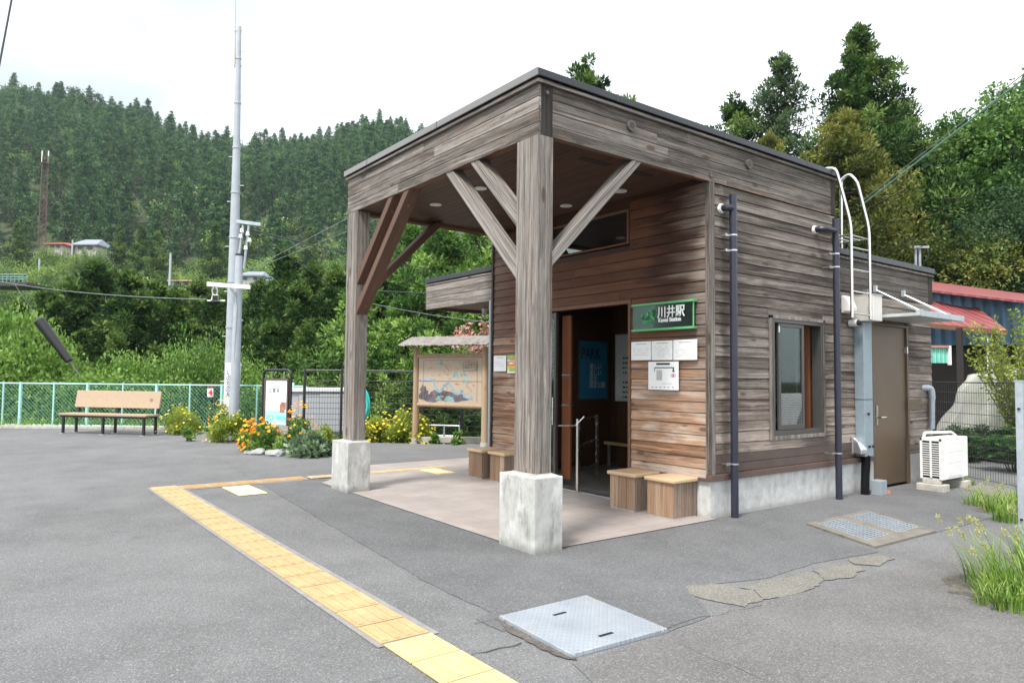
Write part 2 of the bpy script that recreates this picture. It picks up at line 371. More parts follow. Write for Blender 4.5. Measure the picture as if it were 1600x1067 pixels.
def glass(name, tint=(.8, .9, .85), alpha=.35, rough=.03):
    m, t, b, o = newmat(name); q = NB(t)
    g = q.n('ShaderNodeBsdfGlossy'); g.inputs['Roughness'].default_value = rough; g.inputs[0].default_value = (.9, .95, .95, 1)
    tr = q.n('ShaderNodeBsdfTransparent'); tr.inputs[0].default_value = tint+(1,)
    fr = q.n('ShaderNodeFresnel'); fr.inputs[0].default_value = 1.5
    mx = q.n('ShaderNodeMixShader'); q.l(q.math('ADD', fr.outputs[0], alpha*.12, clamp=True), mx.inputs[0]); q.l(tr.outputs[0], mx.inputs[1]); q.l(g.outputs[0], mx.inputs[2]); q.l(mx.outputs[0], o.inputs[0])
    return m

MAT = dict(
    wgx=wood_gray('weathered_wood_x', 'x', .80, .42), wgy=wood_gray('weathered_wood_y', 'y', 1.0, .3), wgz=wood_gray('weathered_wood_z', 'z', .92, .22, warmth=.08),
    door=wood_door('sheltered_siding'), side=wood_side('exposed_siding'),
    darkend=wood_gray('dark_end_board', 'z', .16, .3, warmth=.1),
    trim=wood_gray('pinkish_trim', 'x', 1.05, .1, (.4, .28, .22), .4), trimy=wood_gray('pinkish_trim_y', 'y', 1.1, .1, (.4, .28, .22), .4),
    ceil=wood_warm('ceiling_boards', 'y', [(.038, .020, .014), (.072, .038, .026), (.115, .064, .044)], .5, .2),
    brownbeam=wood_warm('brown_beam', 'x', [(.07, .035, .02), (.16, .08, .045), (.25, .14, .085)], .6),
    skirt=plain('brown_coated_board', (.085, .058, .048), .5, var=.2), skirt2=plain('brown_ledge', (.10, .062, .05), .5, var=.2),
    conc=concrete('pillar_concrete'), plinth=concrete('plinth_concrete', (.50, .50, .49), (.22, .215, .19), (.62, .62, .6), .4, .3),
    paleconc=concrete('pale_concrete', (.42, .40, .35), (.2, .19, .16), (.5, .5, .46), .5, .3, False),
    cap=plain('roof_cap_metal', (.028, .031, .037), .42, .2, .08, 5), cap_sheen=plain('roof_cap_sky_sheen', (.20, .195, .185), .34, .4, .08, 5), capseam=plain('cap_seam', (.05, .05, .055), .4),  # second cap metal is a lighter copy with reflected sky put into its colour
    alu=plain('aluminium', (.62, .63, .65), .32, .9, .06), steel=plain('stainless_steel', (.66, .65, .62), .25, 1., .06),
    galv=plain('galvanised_steel', (.42, .46, .50), .5, .5, .14, 22), bronze=plain('bronze_frame', (.075, .07, .066), .4, .3),
    pipe=plain('dark_downpipe', (.022, .023, .04), .35, 0, .15), white=plain('white_plastic', (.78, .77, .74), .45, 0, .05),
    cream=plain('cream_box', (.62, .60, .55), .45, 0, .05), greybox=plain('grey_box', (.26, .30, .33), .5, 0, .08), conduit=plain('grey_duct', (.25, .31, .35), .45, .2, .08),
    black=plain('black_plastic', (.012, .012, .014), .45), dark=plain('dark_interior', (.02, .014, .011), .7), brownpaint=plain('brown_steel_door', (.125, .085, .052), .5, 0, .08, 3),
    paper=plain('paper', (.80, .81, .80), .7, 0, .03), ink=plain('ink', (.03, .03, .035), .8), fade=plain('faded_ink', (.50, .47, .45), .8), fadered=plain('faded_red', (.66, .42, .38), .8),
    signgreen=plain('green_rail', (.12, .40, .17), .45), logogreen=plain('logo_green', (.05, .50, .15), .45), letter=plain('white_letter', (.85, .86, .86), .5, 0, .03),
    signglass=glass('sign_glass', (.36, .44, .39), -.3, .3), glass=glass('window_glass', (.86, .92, .90), -.25),
    orange=plain('orange_plastic', (.75, .18, .07), .5), red=plain('red_paint', (.62, .03, .04), .5),
    asph=asphalt('asphalt', .138, (1.0, 1, 1.01)), asph2=asphalt('asphalt_darker', .117, (.99, 1.0, 1.02)), asph3=asphalt('asphalt_brownish', .128, (1.03, 1., .99)),
    poster=plain('blue_poster', (.02, .20, .36), .35, 0, .25, 3), hose=plain('turquoise_hose', (.06, .55, .52), .4), netgreen=plain('green_fence_wire', (.22, .50, .45), .5), fencepost=plain('mint_fence_post', (.38, .66, .62), .45),
    blackfence=plain('black_fence', (.03, .03, .034), .45), shed=plain('grey_shed_panel', (.36, .37, .39), .45, .1, .04, 2), shedtop=plain('shed_roof_panel', (.62, .62, .62), .45, .1, .05),
)

# ================================================================== GROUND
X0, X1, Y0, Y1 = .105, 5.49, .117, 4.44        # main volume; the porch is X0..XW
XW = 2.677; XE = 8.5; ZF0, ZF1 = 3.896, 4.383
HOLE = None
def struct(o): return tag(o, kind='structure')

def wobble(pts, amp=.012, step=.12, closed=True):
    res = []; n = len(pts)
    for i in range(n if closed else n-1):
        a, b = np.array(pts[i], float), np.array(pts[(i+1) % n], float); L_ = np.linalg.norm(b-a); k = max(1, int(L_/step))
        for j in range(k): res.append(a+(b-a)*j/k+np.array([random.gauss(0, amp), random.gauss(0, amp), 0]))
    if not closed: res.append(np.array(pts[-1], float))
    return res

from mathutils.geometry import tessellate_polygon
def fillpoly(m, pts):
    T = tessellate_polygon([[Vector(p) for p in pts]])
    vs = [tuple(p) for p in pts]; fs = []
    for t in T:
        a, b, c = [Vector(vs[i]) for i in t]; n = (b-a).cross(c-a)
        if abs(n.z) < 1e-9: continue
        fs.append(t if n.z > 0 else t[::-1])
    m._add(vs, fs)
# base asphalt of the forecourt: bounded by the fence lines
fore = [gnd(*p) for p in [(-60, 667), (90, 664), (250, 668), (345, 676), (520, 690), (700, 694)]]
fore = [tuple(p) for p in fore] + [(9.0, 9.6, 0), (16, 9.5, 0), (16, -12, 0), (-16, -16, 0), (-22, 4, 0), (-12, 22, 0)]
m = MB(); m.sheet(fore[::-1]); fo = m.build('forecourt_asphalt', MAT['asph'], org=(0, 0, 0)); struct(fo)

# darker newer strip beside the porch
def px(*pts, z=0.): return [gnd(x, y, z) for x, y in pts]
seam = px((388, 745), (560, 848), (650, 902), (782, 968), z=.004)
edge = px((500, 752), (545, 772), z=.004)
strip = wobble(px((395, 748), (560, 846), (660, 905), (765, 956), (742, 966), (786, 986), (840, 958), (905, 942), (1043, 988), (1110, 962), (1080, 925), (1078, 915), (1130, 911), (1200, 902), (1270, 880), (1372, 862), (1262, 820), (1353, 799), (1450, 835), (1580, 800), (1560, 765), z=.004), .006)
strip += [np.array([9.2, Y0, .004]), np.array([5.5, .2, .004]), np.array([2.9, .2, .004]), np.array([.3, .2, .004]), np.array([.1, .3, .004]), np.array([.1, 5.3, .004])]
m = MB(); fillpoly(m, strip); struct(m.build('asphalt_strip', MAT['asph2'], org=(0, 0, 0)))
# brownish old asphalt to the lower right
br = wobble(px((893, 1035), (1043, 992), (1105, 968), (1210, 936), (1330, 905), (1420, 885), (1540, 830), (1640, 800), (1700, 960), (1700, 1300), (820, 1300), (900, 1120), (930, 1070), z=.0045), .008)
m = MB(); fillpoly(m, br); struct(m.build('asphalt_old', MAT['asph3'], org=(0, 0, 0)))
# crumbled concrete patch
MAT['crumb'] = asphalt('crumbled_concrete', .155, (1.05, 1., .88))
for k, poly in enumerate([[(1072, 914), (1130, 912), (1155, 922), (1178, 920), (1190, 938), (1165, 946), (1112, 938), (1078, 928)],
                          [(1155, 917), (1218, 903), (1268, 893), (1290, 905), (1265, 920), (1225, 932), (1190, 936), (1178, 920)],
                          [(1272, 890), (1330, 880), (1352, 888), (1330, 902), (1292, 906)],
                          [(1325, 872), (1372, 866), (1398, 872), (1372, 882), (1335, 881)]]):
    m = MB(); fillpoly(m, wobble(px(*poly, z=.0062+.0004*k), .010, .05)); o = m.build('concrete_patch', MAT['crumb'], org=(0, 0, 0)); struct(o)
# cracks
MAT['crackm'] = plain('crack', (.075, .071, .067), .95, var=.4, scale=60)
def crack(pts, w=.008, name='asphalt_crack', z=.006):
    P = wobble(px(*pts, z=z), .012, .07, False); m = MB(); a = []; b = []
    for i, p in enumerate(P):
        d = P[min(i+1, len(P)-1)]-P[max(i-1, 0)]; n = np.array([-d[1], d[0], 0]); n = n/(np.linalg.norm(n)+1e-9)*w*random.uniform(.15, .75)
        a.append(p+n); b.append(p-n)
    for i in range(len(P)-1): m.sheet([a[i], a[i+1], b[i+1], b[i]])
    return struct(m.build(name, MAT['crackm'], org=(0, 0, 0)))
crack([(742, 975), (768, 968), (782, 966)], .009)
crack([(706, 1030), (760, 1018), (815, 1003)], .012)
crack([(1043, 981), (1080, 966), (1140, 955), (1190, 945)], .007)
crack([(1060, 1003), (1110, 1028), (1160, 1046), (1210, 1066), (1290, 1110)], .005)
crack([(560, 1070), (590, 1060), (622, 1053)], .006)
crack([(0, 790), (60, 778), (150, 760), (232, 757)], .004)
crack([(300, 705), (352, 720), (392, 748)], .004)

# ---- porch floor (large tiles)
def tiles_mat():
    m_, t, b, o = newmat('porch_tiles'); q = NB(t); P = q.pos()
    bk = q.n('ShaderNodeTexBrick'); bk.offset = .5; bk.inputs['Scale'].default_value = 1; bk.inputs['Mortar Size'].default_value = .004; bk.inputs['Mortar Smooth'].default_value = .2
    bk.inputs['Brick Width'].default_value = .60; bk.inputs['Row Height'].default_value = .30; bk.inputs['Bias'].default_value = 0
    bk.inputs['Color1'].default_value = (.285, .248, .228, 1); bk.inputs['Color2'].default_value = (.325, .286, .265, 1); bk.inputs['Mortar'].default_value = (.21, .165, .15, 1)
    q.l(q.mapp(P, (1, 1, 1), (.1, .05, 0)), bk.inputs['Vector'])
    n = q.noise(P, 1.3, 6, .65); c = q.mix(1., bk.outputs['Color'], q.ramp(n, [(.3, .82), (.7, 1.15)]), 'MULTIPLY')
    d = q.step(q.noise(P, 60, 3, .7), .62, .75); c = q.mix(q.math('MULTIPLY', d, .35), c, (.52, .46, .43))
    q.l(c, b.inputs['Base Color']); b.inputs['Roughness'].default_value = .62
    q.l(q.bump(q.math('SUBTRACT', 1., bk.outputs['Fac']), .3, .003), b.inputs['Normal']); return m_
m = MB(); zt = .012
fillpoly(m, [(.05, .06, zt), (XW+.01, .06, zt), (XW+.01, 4.46, zt), (4.6, 4.46, zt)]+[tuple(gnd(x, y, zt)) for x, y in ((768, 712.5), (735, 714.5), (580, 726), (521, 747), (503, 754))])
pf = m.build('porch_floor', tiles_mat(), org=(0, 0, 0)); struct(pf)

# ---- tactile paving
def tact_mat(name, base, lineaxis):
    m_, t, b, o = newmat(name); q = NB(t); P = q.pos(); n = q.noise(P, 5, 6, .65)
    c = q.ramp(n, [(.3, tuple(x*.82 for x in base)), (.7, tuple(min(1, x*1.12) for x in base))])
    w = q.step(q.noise(P, 26, 5, .7), .55, .72); c = q.mix(q.math('MULTIPLY', w, .30), c, (.50, .42, .30))
    w = q.step(q.noise(q.mapp(P, (1, 1, 1), (5, 5, 5)), 2.2, 5, .7), .56, .7); c = q.mix(q.math('MULTIPLY', w, .35), c, (.36, .28, .17))
    q.l(c, b.inputs['Base Color']); b.inputs['Roughness'].default_value = .7; return m_
MAT['tact'] = tact_mat('tactile_yellow', (.46, .305, .150), 'y'); MAT['tactnew'] = tact_mat('tactile_bright_yellow', (.66, .47, .215), 'y')
MAT['tactpale'] = tact_mat('tactile_pale_yellow', (.78, .68, .38), 'y'); MAT['groove'] = plain('tactile_groove', (.33, .23, .11), .9)
def tact_strip(name, a, b, w, mat, ztop=.013, unit=.30, along_lines=True):
    """strip of square tactile tiles with raised bars from a to b, width w to the left of a->b"""
    a = np.array(a, float); b = np.array(b, float); d = b-a; L_ = np.linalg.norm(d[:2]); d = d/L_; n_ = np.array([-d[1], d[0], 0.])
    m = MB(); k = int(round(L_/unit)); u = L_/k; nb = max(1, int(round(w/unit))); v = w/nb
    for i in range(k):
        for j in range(nb):
            g = .0065; jit = random.uniform(-.002, .002)
            p = a+d*(i*u+g)+n_*(j*v+g); e = d*(u-2*g); f = n_*(v-2*g); z = np.array([0, 0, ztop+jit*.6-a[2]]); r_ = random.random()
            m.hexa([p, p+e, p+e+f, p+f, p+z, p+e+z, p+e+f+z, p+f+z], r_)
            for t_ in range(4):                      # raised guiding bars
                o0 = p+f*((t_+.5)/4-.06)+d*.02+z; bw = f*.12; be = e*.88; h = np.array([0, 0, .005])
                m.hexa([o0, o0+be, o0+be+bw, o0+bw, o0+h, o0+be+h, o0+be+bw+h, o0+bw+h], r_, 0)
    return struct(m.build(name, mat, org=(0, 0, 0)))
TX0, TX1 = -2.075, -1.735
m = MB(); m.sheet([(TX0-.03, 5.98, .0055), (TX0-.03, -1.15, .0055), (TX1+.05, -1.15, .0055), (TX1+.05, 5.40, .0055), (TX1+.05, 5.45, .0055), (.3, 5.45, .0055), (.3, 5.98, .0055)][::-1])
mm = concrete('tactile_bed_concrete', (.23, .22, .21), (.14, .135, .13), (.30, .29, .27), .4, .3, False)
# bed sheets kept to simple quads
m = MB(); m.sheet([(TX0-.03, -1.15, .0055), (TX1+.05, -1.15, .0055), (TX1+.05, 5.96, .0055), (TX0-.03, 5.96, .0055)])
m.sheet([(TX1+.06, 5.50, .0055), (.04, 5.50, .0055), (.04, 5.9, .0055), (TX1+.06, 5.9, .0055)]); struct(m.build('tactile_bed', mm, org=(0, 0, 0)))
tact_strip('tactile_paving_worn', (TX1, -1.12, .006), (TX1, 5.58, .006), .34, MAT['tact'], unit=.335)
tact_strip('tactile_paving_worn', (TX1, 5.60, .006), (TX1, 5.94, .006), .34, MAT['tact'], unit=.335)
tact_strip('tactile_paving_worn', (TX1+.01, 5.56, .006), (.05, 5.56, .006), .30, MAT['tact'], unit=.335)
tact_strip('tactile_paving_bright', (TX1-.0, -4.5, .006), (TX1-.0, -1.14, .006), .335, MAT['tactnew'], ztop=.015, unit=.335)
tact_strip('tactile_paving_bright', (TX1+.335, -4.5, .006), (TX1+.335, -1.55, .006), .33, MAT['tactnew'], ztop=.015, unit=.335) if False else None
tact_strip('tactile_paving_bright', (TX1+.86, 4.58, .006), (TX1+.86, 5.42, .006), .38, MAT['tactpale'], unit=.42)
m_, t_, b_, o_ = newmat('tactile_faded'); b_.inputs['Base Color'].default_value = (.56, .44, .26, 1); b_.inputs['Roughness'].default_value = .7; MAT['tactfade'] = m_
tact_strip('tactile_paving_porch', (.09, 5.52, .012), (2.55, 5.52, .012), .22, MAT['tactfade'], ztop=.019, unit=.30)
tact_strip('tactile_paving_bright', (2.3, 4.86, .012), (2.3, 5.5, .012), .001+.34, MAT['tactpale'], ztop=.02, unit=.33)

# ================================================================== STATION BUILDING
ST = thing('station_building', (2.7, 2.3, 0), 'low timber station house with weathered board siding and a deep open porch', 'station building')
def siding(m, plane, coord, a, b, z0, z1, out, pitch=.128, th=.022, joins=(), holes=()):
    """lap siding: boards run along the other horizontal axis; holes = (a0,a1,z0,z1)"""
    n = max(1, round((z1-z0)/pitch)); p = (z1-z0)/n
    for i in range(n):
        za = z0+i*p; zb = za+p-.006
        segs = [(a, b)]
        for (h0, h1, hz0, hz1) in holes:
            if za < hz1-.01 and zb > hz0+.01:
                ns = []
                for s0, s1 in segs:
                    if h0 > s0: ns.append((s0, min(h0, s1)))
                    if h1 < s1: ns.append((max(h1, s0), s1))
                segs = [q_ for q_ in ns if q_[1]-q_[0] > .01]
        L2 = []
        for s0, s1 in segs:
            if s1-s0 > 3.0:
                c = random.uniform(s0+.9, s1-.9); L2 += [(s0, c-.0015), (c+.0015, s1)]
            else: L2.append((s0, s1))
        for s0, s1 in L2:
            ob, ot = coord+out*(th+.004), coord+out*(th-.006); inn = coord-out*.004; jit = random.uniform(-.0015, .0015)
            ob += jit; ot += jit
            if plane == 'x': P = [(inn, s0, za), (ob, s0, za), (ob, s1, za), (inn, s1, za), (inn, s0, zb), (ot, s0, zb), (ot, s1, zb), (inn, s1, zb)]
            else: P = [(s0, inn, za), (s1, inn, za), (s1, ob, za), (s0, ob, za), (s0, inn, zb), (s1, inn, zb), (s1, ot, zb), (s0, ot, zb)]
            m.hexa(P)
DX0, DX1, DZ = 1.40, 3.55, 2.56          # doorway y range and head
# --- front (door) wall
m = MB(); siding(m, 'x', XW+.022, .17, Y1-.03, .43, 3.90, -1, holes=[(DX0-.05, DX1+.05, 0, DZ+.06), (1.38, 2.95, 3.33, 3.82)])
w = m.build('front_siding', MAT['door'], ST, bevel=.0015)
m = MB()                                   # structural core of the front wall
for a, b, z0, z1 in [(.2, DX0, 0, 4.3), (DX1, Y1-.03, 0, 4.3), (DX0, DX1, DZ, 3.33), (DX0, DX1, 3.82, 4.3), (2.95, DX1, 3.33, 3.82)]:
    m.box((XW+.03, a, z0), (XW+.12, b, z1))
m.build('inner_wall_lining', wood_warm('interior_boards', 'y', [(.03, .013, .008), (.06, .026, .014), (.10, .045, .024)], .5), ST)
m = MB(); m.box((XW-.005, 1.40, 3.345), (XW+.03, 1.43, 3.805)); m.box((XW-.005, 2.92, 3.345), (XW+.03, 2.95, 3.805)); m.box((XW-.005, 1.43, 3.775), (XW+.03, 2.92, 3.805)); m.box((XW-.005, 1.43, 3.345), (XW+.03, 2.92, 3.37))
fr = m.build('transom_frame', MAT['brownbeam'], ST, bevel=.002)
m = MB(); m.box((XW+.012, 1.43, 3.37), (XW+.018, 2.92, 3.775)); m.build('pane', glass('dark_glass', (.10, .12, .12), 1.), fr)
# door frame
m = MB(); m.box((XW-.012, DX0-.045, .015), (XW+.13, DX0, DZ+.05)); m.box((XW-.012, DX1, .015), (XW+.13, DX1+.045, DZ+.05)); m.box((XW-.012, DX0, DZ), (XW+.13, DX1, DZ+.05))
m.build('door_frame', MAT['brownbeam'], ST, bevel=.003)
m = MB(); m.box((XW-.02, DX0, .012), (XW+.14, DX1, .022)); m.build('threshold', MAT['alu'], ST)
# glass door leaf, folded open towards the porch
gd = [(2.66, 2.62), (2.36, 2.92)]
m = MB(); a = Vector((2.66, 2.66, 0)); b = Vector((2.10, 2.92, 0))
m = MB(); p0 = Vector((XW+.02, 2.86, 0)); p1 = Vector((XW+.02, 3.54, 0)); d_ = (p1-p0)
def lv(s, z): return (p0.x, p0.y+d_.y*s, z)
m.beam(lv(.0, .03), lv(.0, 2.54), .045, .05, (1, 0, 0)); m.beam(lv(1, .03), lv(1, 2.54), .045, .05, (1, 0, 0))
m.beam(lv(0, 2.50), lv(1, 2.50), .04, .07); m.beam(lv(0, .08), lv(1, .08), .04, .10); m.beam(lv(0, 1.0), lv(1, 1.0), .03, .03); m.beam(lv(0, 1.8), lv(1, 1.8), .02, .02)
gdoor = m.build('sliding_door', MAT['bronze'], ST, bevel=.003)
m = MB(); m.box((p0.x-.004, 2.88, .1), (p0.x+.004, 3.52, 2.48)); m.build('pane', MAT['glass'], gdoor)
m = MB(); m.box((p0.x-.05, 2.87, .9), (p0.x-.03, 2.89, 1.3)); m.build('handle', MAT['steel'], gdoor, bevel=.003)
# --- side wall (window wall)
WX0, WX1, WZ0, WZ1 = 3.90, 5.06, .90, 2.35
DXA, DXB, DZB = 6.50, 7.62, 2.45
m = MB(); siding(m, 'y', Y0+.022, 2.76, 5.47, .72, 3.885, -1, holes=[(WX0-.06, WX1+.06, WZ0-.06, WZ1+.06)])
siding(m, 'y', Y0+.022, 5.475, 8.47, .72, 2.84, -1, holes=[(DXA-.03, DXB+.03, 0, DZB+.03)])
siding(m, 'y', Y0+.022, DXB+.03, 8.47, .46, .72, -1)
m.build('side_siding', MAT['side'], ST, bevel=.0015)
m = MB()
for a, b, z0, z1 in [(XW+.12, WX0, 0, 4.3), (WX1, 5.49, 0, 4.3), (WX0, WX1, 0, WZ0), (WX0, WX1, WZ1, 4.3), (5.49, DXA, 0, 3.2), (DXB, 8.45, 0, 3.2), (DXA, DXB, DZB, 3.2)]:
    m.box((a, Y0+.03, z0), (b, Y0+.12, z1))
for a, b, z0, z1 in [(XW+.12, 2.95, 0, 4.3), (2.95, 3.85, 2.4, 4.3), (3.85, 5.49, 0, 4.3), (5.49, 8.45, 0, 3.2)]: m.box((a, Y1-.12, z0), (b, Y1-.03, z1))
m.box((5.40, .25, 0), (5.49, Y1-.12, 4.3)); m.box((8.36, .25, 0), (8.45, Y1-.12, 3.2))
m.build('inner_wall_lining', bpy.data.materials['interior_boards'], ST)
# far side wall of the hall and back (seen only from a step aside)
m = MB(); siding(m, 'y', Y1-.022, XW+.02, 8.47, .43, 2.84, 1, holes=[(2.95, 3.85, 0, 2.4)]); siding(m, 'y', Y1-.022, XW+.02, 5.47, 2.85, 3.88, 1); siding(m, 'x', 8.47-.022, .14, Y1-.02, .43, 2.84, 1)
m.build('rear_siding', MAT['side'], ST)
m = MB(); m.box((2.95, Y1-.09, .03), (3.85, Y1-.085, 2.4)); m.build('rear_glazing', MAT['glass'], ST)
# corner post and trims
m = MB(); m.box((XW-.012, Y0-.012, .50), (XW+.075, Y0+.06, 3.892)); m.build('corner_post', wood_gray('corner_post_wood', 'z', .82, .2, warmth=.05), ST, bevel=.003)
m = MB(); m.box((XW-.02, Y1-.03, .43), (XW+.06, Y1+.012, 3.892)); m.build('corner_post', wood_warm('dark_corner', 'z', [(.02, .014, .012), (.04, .028, .022), (.07, .05, .04)]), ST, bevel=.003)
m = MB(); m.box((2.755, Y0-.004, .505), (DXA-.03, Y0+.03, .605)); m.build('skirting_boards', MAT['skirt'], ST, bevel=.003)
m = MB(); m.box((2.755, Y0-.004, .61), (DXA-.03, Y0+.03, .715)); m.build('skirting_boards', MAT['skirt'], ST, bevel=.003)
m = MB(); m.box((XW-.05, Y0-.045, .43), (DXA-.03, Y0+.03, .50)); m.build('skirting_ledge', MAT['skirt2'], ST, bevel=.004)
m = MB(); m.box((XW-.05, Y0+.03, .43), (XW+.0, DX0-.05, .458)); m.build('skirting_ledge', MAT['skirt2'], ST, bevel=.004)
m = MB(); m.box((XW-.01, Y0+.002, -.1), (DXA-.02, Y0+.12, .43)); m.build('foundation_plinth', MAT['plinth'], ST, bevel=.004)
m = MB(); m.box((XW-.01, Y0+.12, -.1), (XW+.03, DX0-.05, .428)); m.build('foundation_plinth', MAT['plinth'], ST, bevel=.004)
m = MB(); m.box((DXB+.02, Y0+.002, -.1), (8.45, Y0+.12, .455)); m.build('foundation_plinth', MAT['plinth'], ST, bevel=.004)
m = MB(); m.box((XW-.01, DX1+.05, -.1), (XW+.03, Y1-.03, .428)); m.build('foundation_plinth', MAT['plinth'], ST, bevel=.004)
# interior floor, ceiling
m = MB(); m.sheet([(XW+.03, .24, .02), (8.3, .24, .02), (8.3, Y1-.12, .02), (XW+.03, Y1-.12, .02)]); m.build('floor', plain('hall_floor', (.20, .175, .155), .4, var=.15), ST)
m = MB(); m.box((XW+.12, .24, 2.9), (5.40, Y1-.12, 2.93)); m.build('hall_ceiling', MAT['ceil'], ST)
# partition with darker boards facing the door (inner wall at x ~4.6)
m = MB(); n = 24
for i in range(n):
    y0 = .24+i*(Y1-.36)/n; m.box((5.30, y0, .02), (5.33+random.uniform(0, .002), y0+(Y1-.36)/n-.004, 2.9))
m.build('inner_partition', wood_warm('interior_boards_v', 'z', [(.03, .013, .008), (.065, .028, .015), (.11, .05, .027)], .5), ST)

# --- fascia boards of the big roof: four courses
def fascia(m, axis, c, a, b, z0, z1, out, n=4, th=.03):
    p = (z1-z0)/n
    for i in range(n):
        za = z0+i*p; zb = za+p-.006; j = random.uniform(-.0015, .0015); cuts = [a, b]
        if b-a > 3.2: cuts = [a, random.uniform(a+1.2, b-1.2), b]
        for s0, s1 in zip(cuts[:-1], cuts[1:]):
            s1 -= .002
            if axis == 'x': m.box((c, s0, za), (c+out*(th+j), s1, zb))
            else: m.box((s0, c, za), (s1, c+out*(th+j), zb))
m = MB(); fascia(m, 'x', X0+.03, Y0+.001, Y1, ZF0, ZF1, -1); m.build('fascia', MAT['wgy'], ST, bevel=.0015)
m = MB(); fascia(m, 'x', X1-.03, Y0+.1, Y1, ZF0, ZF1, 1); m.build('fascia', MAT['wgy'], ST, bevel=.0015)
m = MB(); fascia(m, 'y', Y0+.03, X0+.175, X1-.115, ZF0, ZF1, -1, th=.028); m.build('fascia', MAT['wgx'], ST, bevel=.0015)
m = MB(); fascia(m, 'y', Y1-.03, X0+.03, X1-.03, ZF0, ZF1, 1); m.build('fascia', MAT['wgx'], ST, bevel=.0015)
m = MB(); m.box((X0+.0305, Y0-.001, ZF0-.001), (X0+.172, Y0+.03, ZF1-.002)); m.build('fascia_end_board', MAT['darkend'], ST, bevel=.002)
m = MB(); m.box((X1-.112, Y0-.001, ZF0), (X1+.001, Y0+.09, ZF1-.002)); m.build('fascia_end_board', MAT['darkend'], ST, bevel=.002)
m = MB(); m.box((X0+.03, Y0+.035, ZF0+.01), (X0+.13, Y1-.035, ZF0+.40)); m.build('edge_beam', MAT['brownbeam'], ST)
m = MB(); m.box((X0+.13, Y0+.035, ZF0+.01), (X1-.035, Y0+.09, ZF0+.40)); m.build('edge_beam', MAT['brownbeam'], ST)
m = MB(); m.box((X0+.13, Y1-.09, ZF0+.01), (X1-.035, Y1-.035, ZF0+.40)); m.build('edge_beam', MAT['brownbeam'], ST)
# ceiling of the porch in narrow boards
m = MB(); n = 26; p = (XW-X0-.16)/n
for i in range(n): m.box((X0+.135+i*p, Y0+.095, ZF0+.055+random.uniform(0, .0015)), (X0+.135+(i+1)*p-.005, Y1-.095, ZF0+.075))
m.box((X0+.13, Y0+.09, ZF0+.0765), (XW+.02, Y1-.09, ZF0+.10)); m.build('porch_ceiling', MAT['ceil'], ST)
for x, y in [(.89, 3.31), (.89, 2.23), (2.32, 2.23), (2.34, 1.22), (.89, 1.15), (2.32, 3.31)]:
    m = MB(); m.tube([(x, y, ZF0+.0555), (x, y, ZF0+.043)], [.078, .082], 24); d = m.build('downlight', MAT['white'], ST, smooth=True)
    m = MB(); m.tube([(x, y, ZF0+.0425), (x, y, ZF0+.041)], [.058, .058], 20); m.build('lens', plain('lamp_lens', (.7, .7, .66), .3), d)
for x0_ in (1.04, 1.72): m = MB(); m.box((x0_, .50, ZF0+.050), (x0_+.42, .60, ZF0+.0545)); m.build('ceiling_vent', MAT['dark'], ST)
# roof cap: pink trim strip, shadow gap, folded metal
m = MB(); m.box((X0-.035, Y0-.012, ZF1), (X0+.03, Y1+.02, ZF1+.033)); m.build('roof_trim', MAT['trimy'], ST, bevel=.002)
m = MB(); m.box((X0+.031, Y0-.033, ZF1), (X1+.01, Y0+.03, ZF1+.031)); m.build('roof_trim', MAT['trim'], ST, bevel=.002)
m = MB(); m.box((X0-.035, Y0-.033, ZF1), (X0+.03, Y0-.0125, ZF1+.031)); m.build('roof_trim', MAT['trim'], ST, bevel=.002)
m = MB(); m.box((X0-.01, Y0-.005, ZF1+.034), (X1-.0, Y1-.0, ZF1+.052)); m.build('shadow_gap', MAT['black'], ST)
m = MB(); m.box((X0-.04, Y0-.05, ZF1+.052), (X1+.02, Y1+.03, ZF1+.125)); cp = m.build('roof_cap', MAT['cap'], ST, bevel=.006)
m = MB(); m.box((X0-.056, Y0-.045, ZF1+.05), (X0-.041, Y1+.032, ZF1+.127)); m.build('front_sky_sheen', MAT['cap_sheen'], cp, bevel=.004)  # thin strip on the cap front, its pale colour painting the sky's reflection
m = MB()
for y in (1.9, 3.72): m.box((X0-.058, y, ZF1+.050), (X0-.05, y+.012, ZF1+.127))
for x in (1.1, 2.9, 4.7): m.box((x, Y0-.053, ZF1+.050), (x+.012, Y0-.045, ZF1+.127))
m.build('seam', MAT['capseam'], cp)
# --- low wing roof (right part and left canopy)
LZ0, LZ1 = 2.86, 3.31
m = MB(); fascia(m, 'y', Y0+.03, X1+.003, 8.40, LZ0, LZ1, -1, 4, .028); m.build('fascia', wood_gray('weathered_wood_dark', 'x', .50, .6, warmth=.1), ST, bevel=.0015)
m = MB(); m.box((8.402, Y0-.001, LZ0), (8.55, Y0+.03, LZ1)); m.build('fascia_end_board', MAT['darkend'], ST, bevel=.002)
m = MB(); m.box((8.52, Y0+.03, LZ0), (8.55, 6.7, LZ1)); m.build('fascia_end_board', MAT['darkend'], ST, bevel=.002)
m = MB(); fascia(m, 'x', 2.80, Y1+.012, 6.76, LZ0, LZ1, -1, 4, .03); m.build('fascia', MAT['wgy'], ST, bevel=.0015)
m = MB(); m.box((2.775, 6.762, LZ0), (8.5, 6.79, LZ1)); m.box((2.805, Y1+.02, LZ0+.06), (8.4, 6.755, LZ0+.09)); m.build('canopy_soffit', wood_warm('soffit', 'y', [(.10, .075, .055), (.16, .12, .09), (.24, .19, .15)]), ST)
m = MB(); m.box((2.76, Y1+.012, LZ1), (2.80, 6.80, LZ1+.03)); m.build('roof_trim', MAT['trimy'], ST, bevel=.002)
m = MB(); m.box((X1+.003, Y0-.03, LZ1), (8.56, Y0+.03, LZ1+.03)); m.build('roof_trim', MAT['trimy'], ST, bevel=.002)
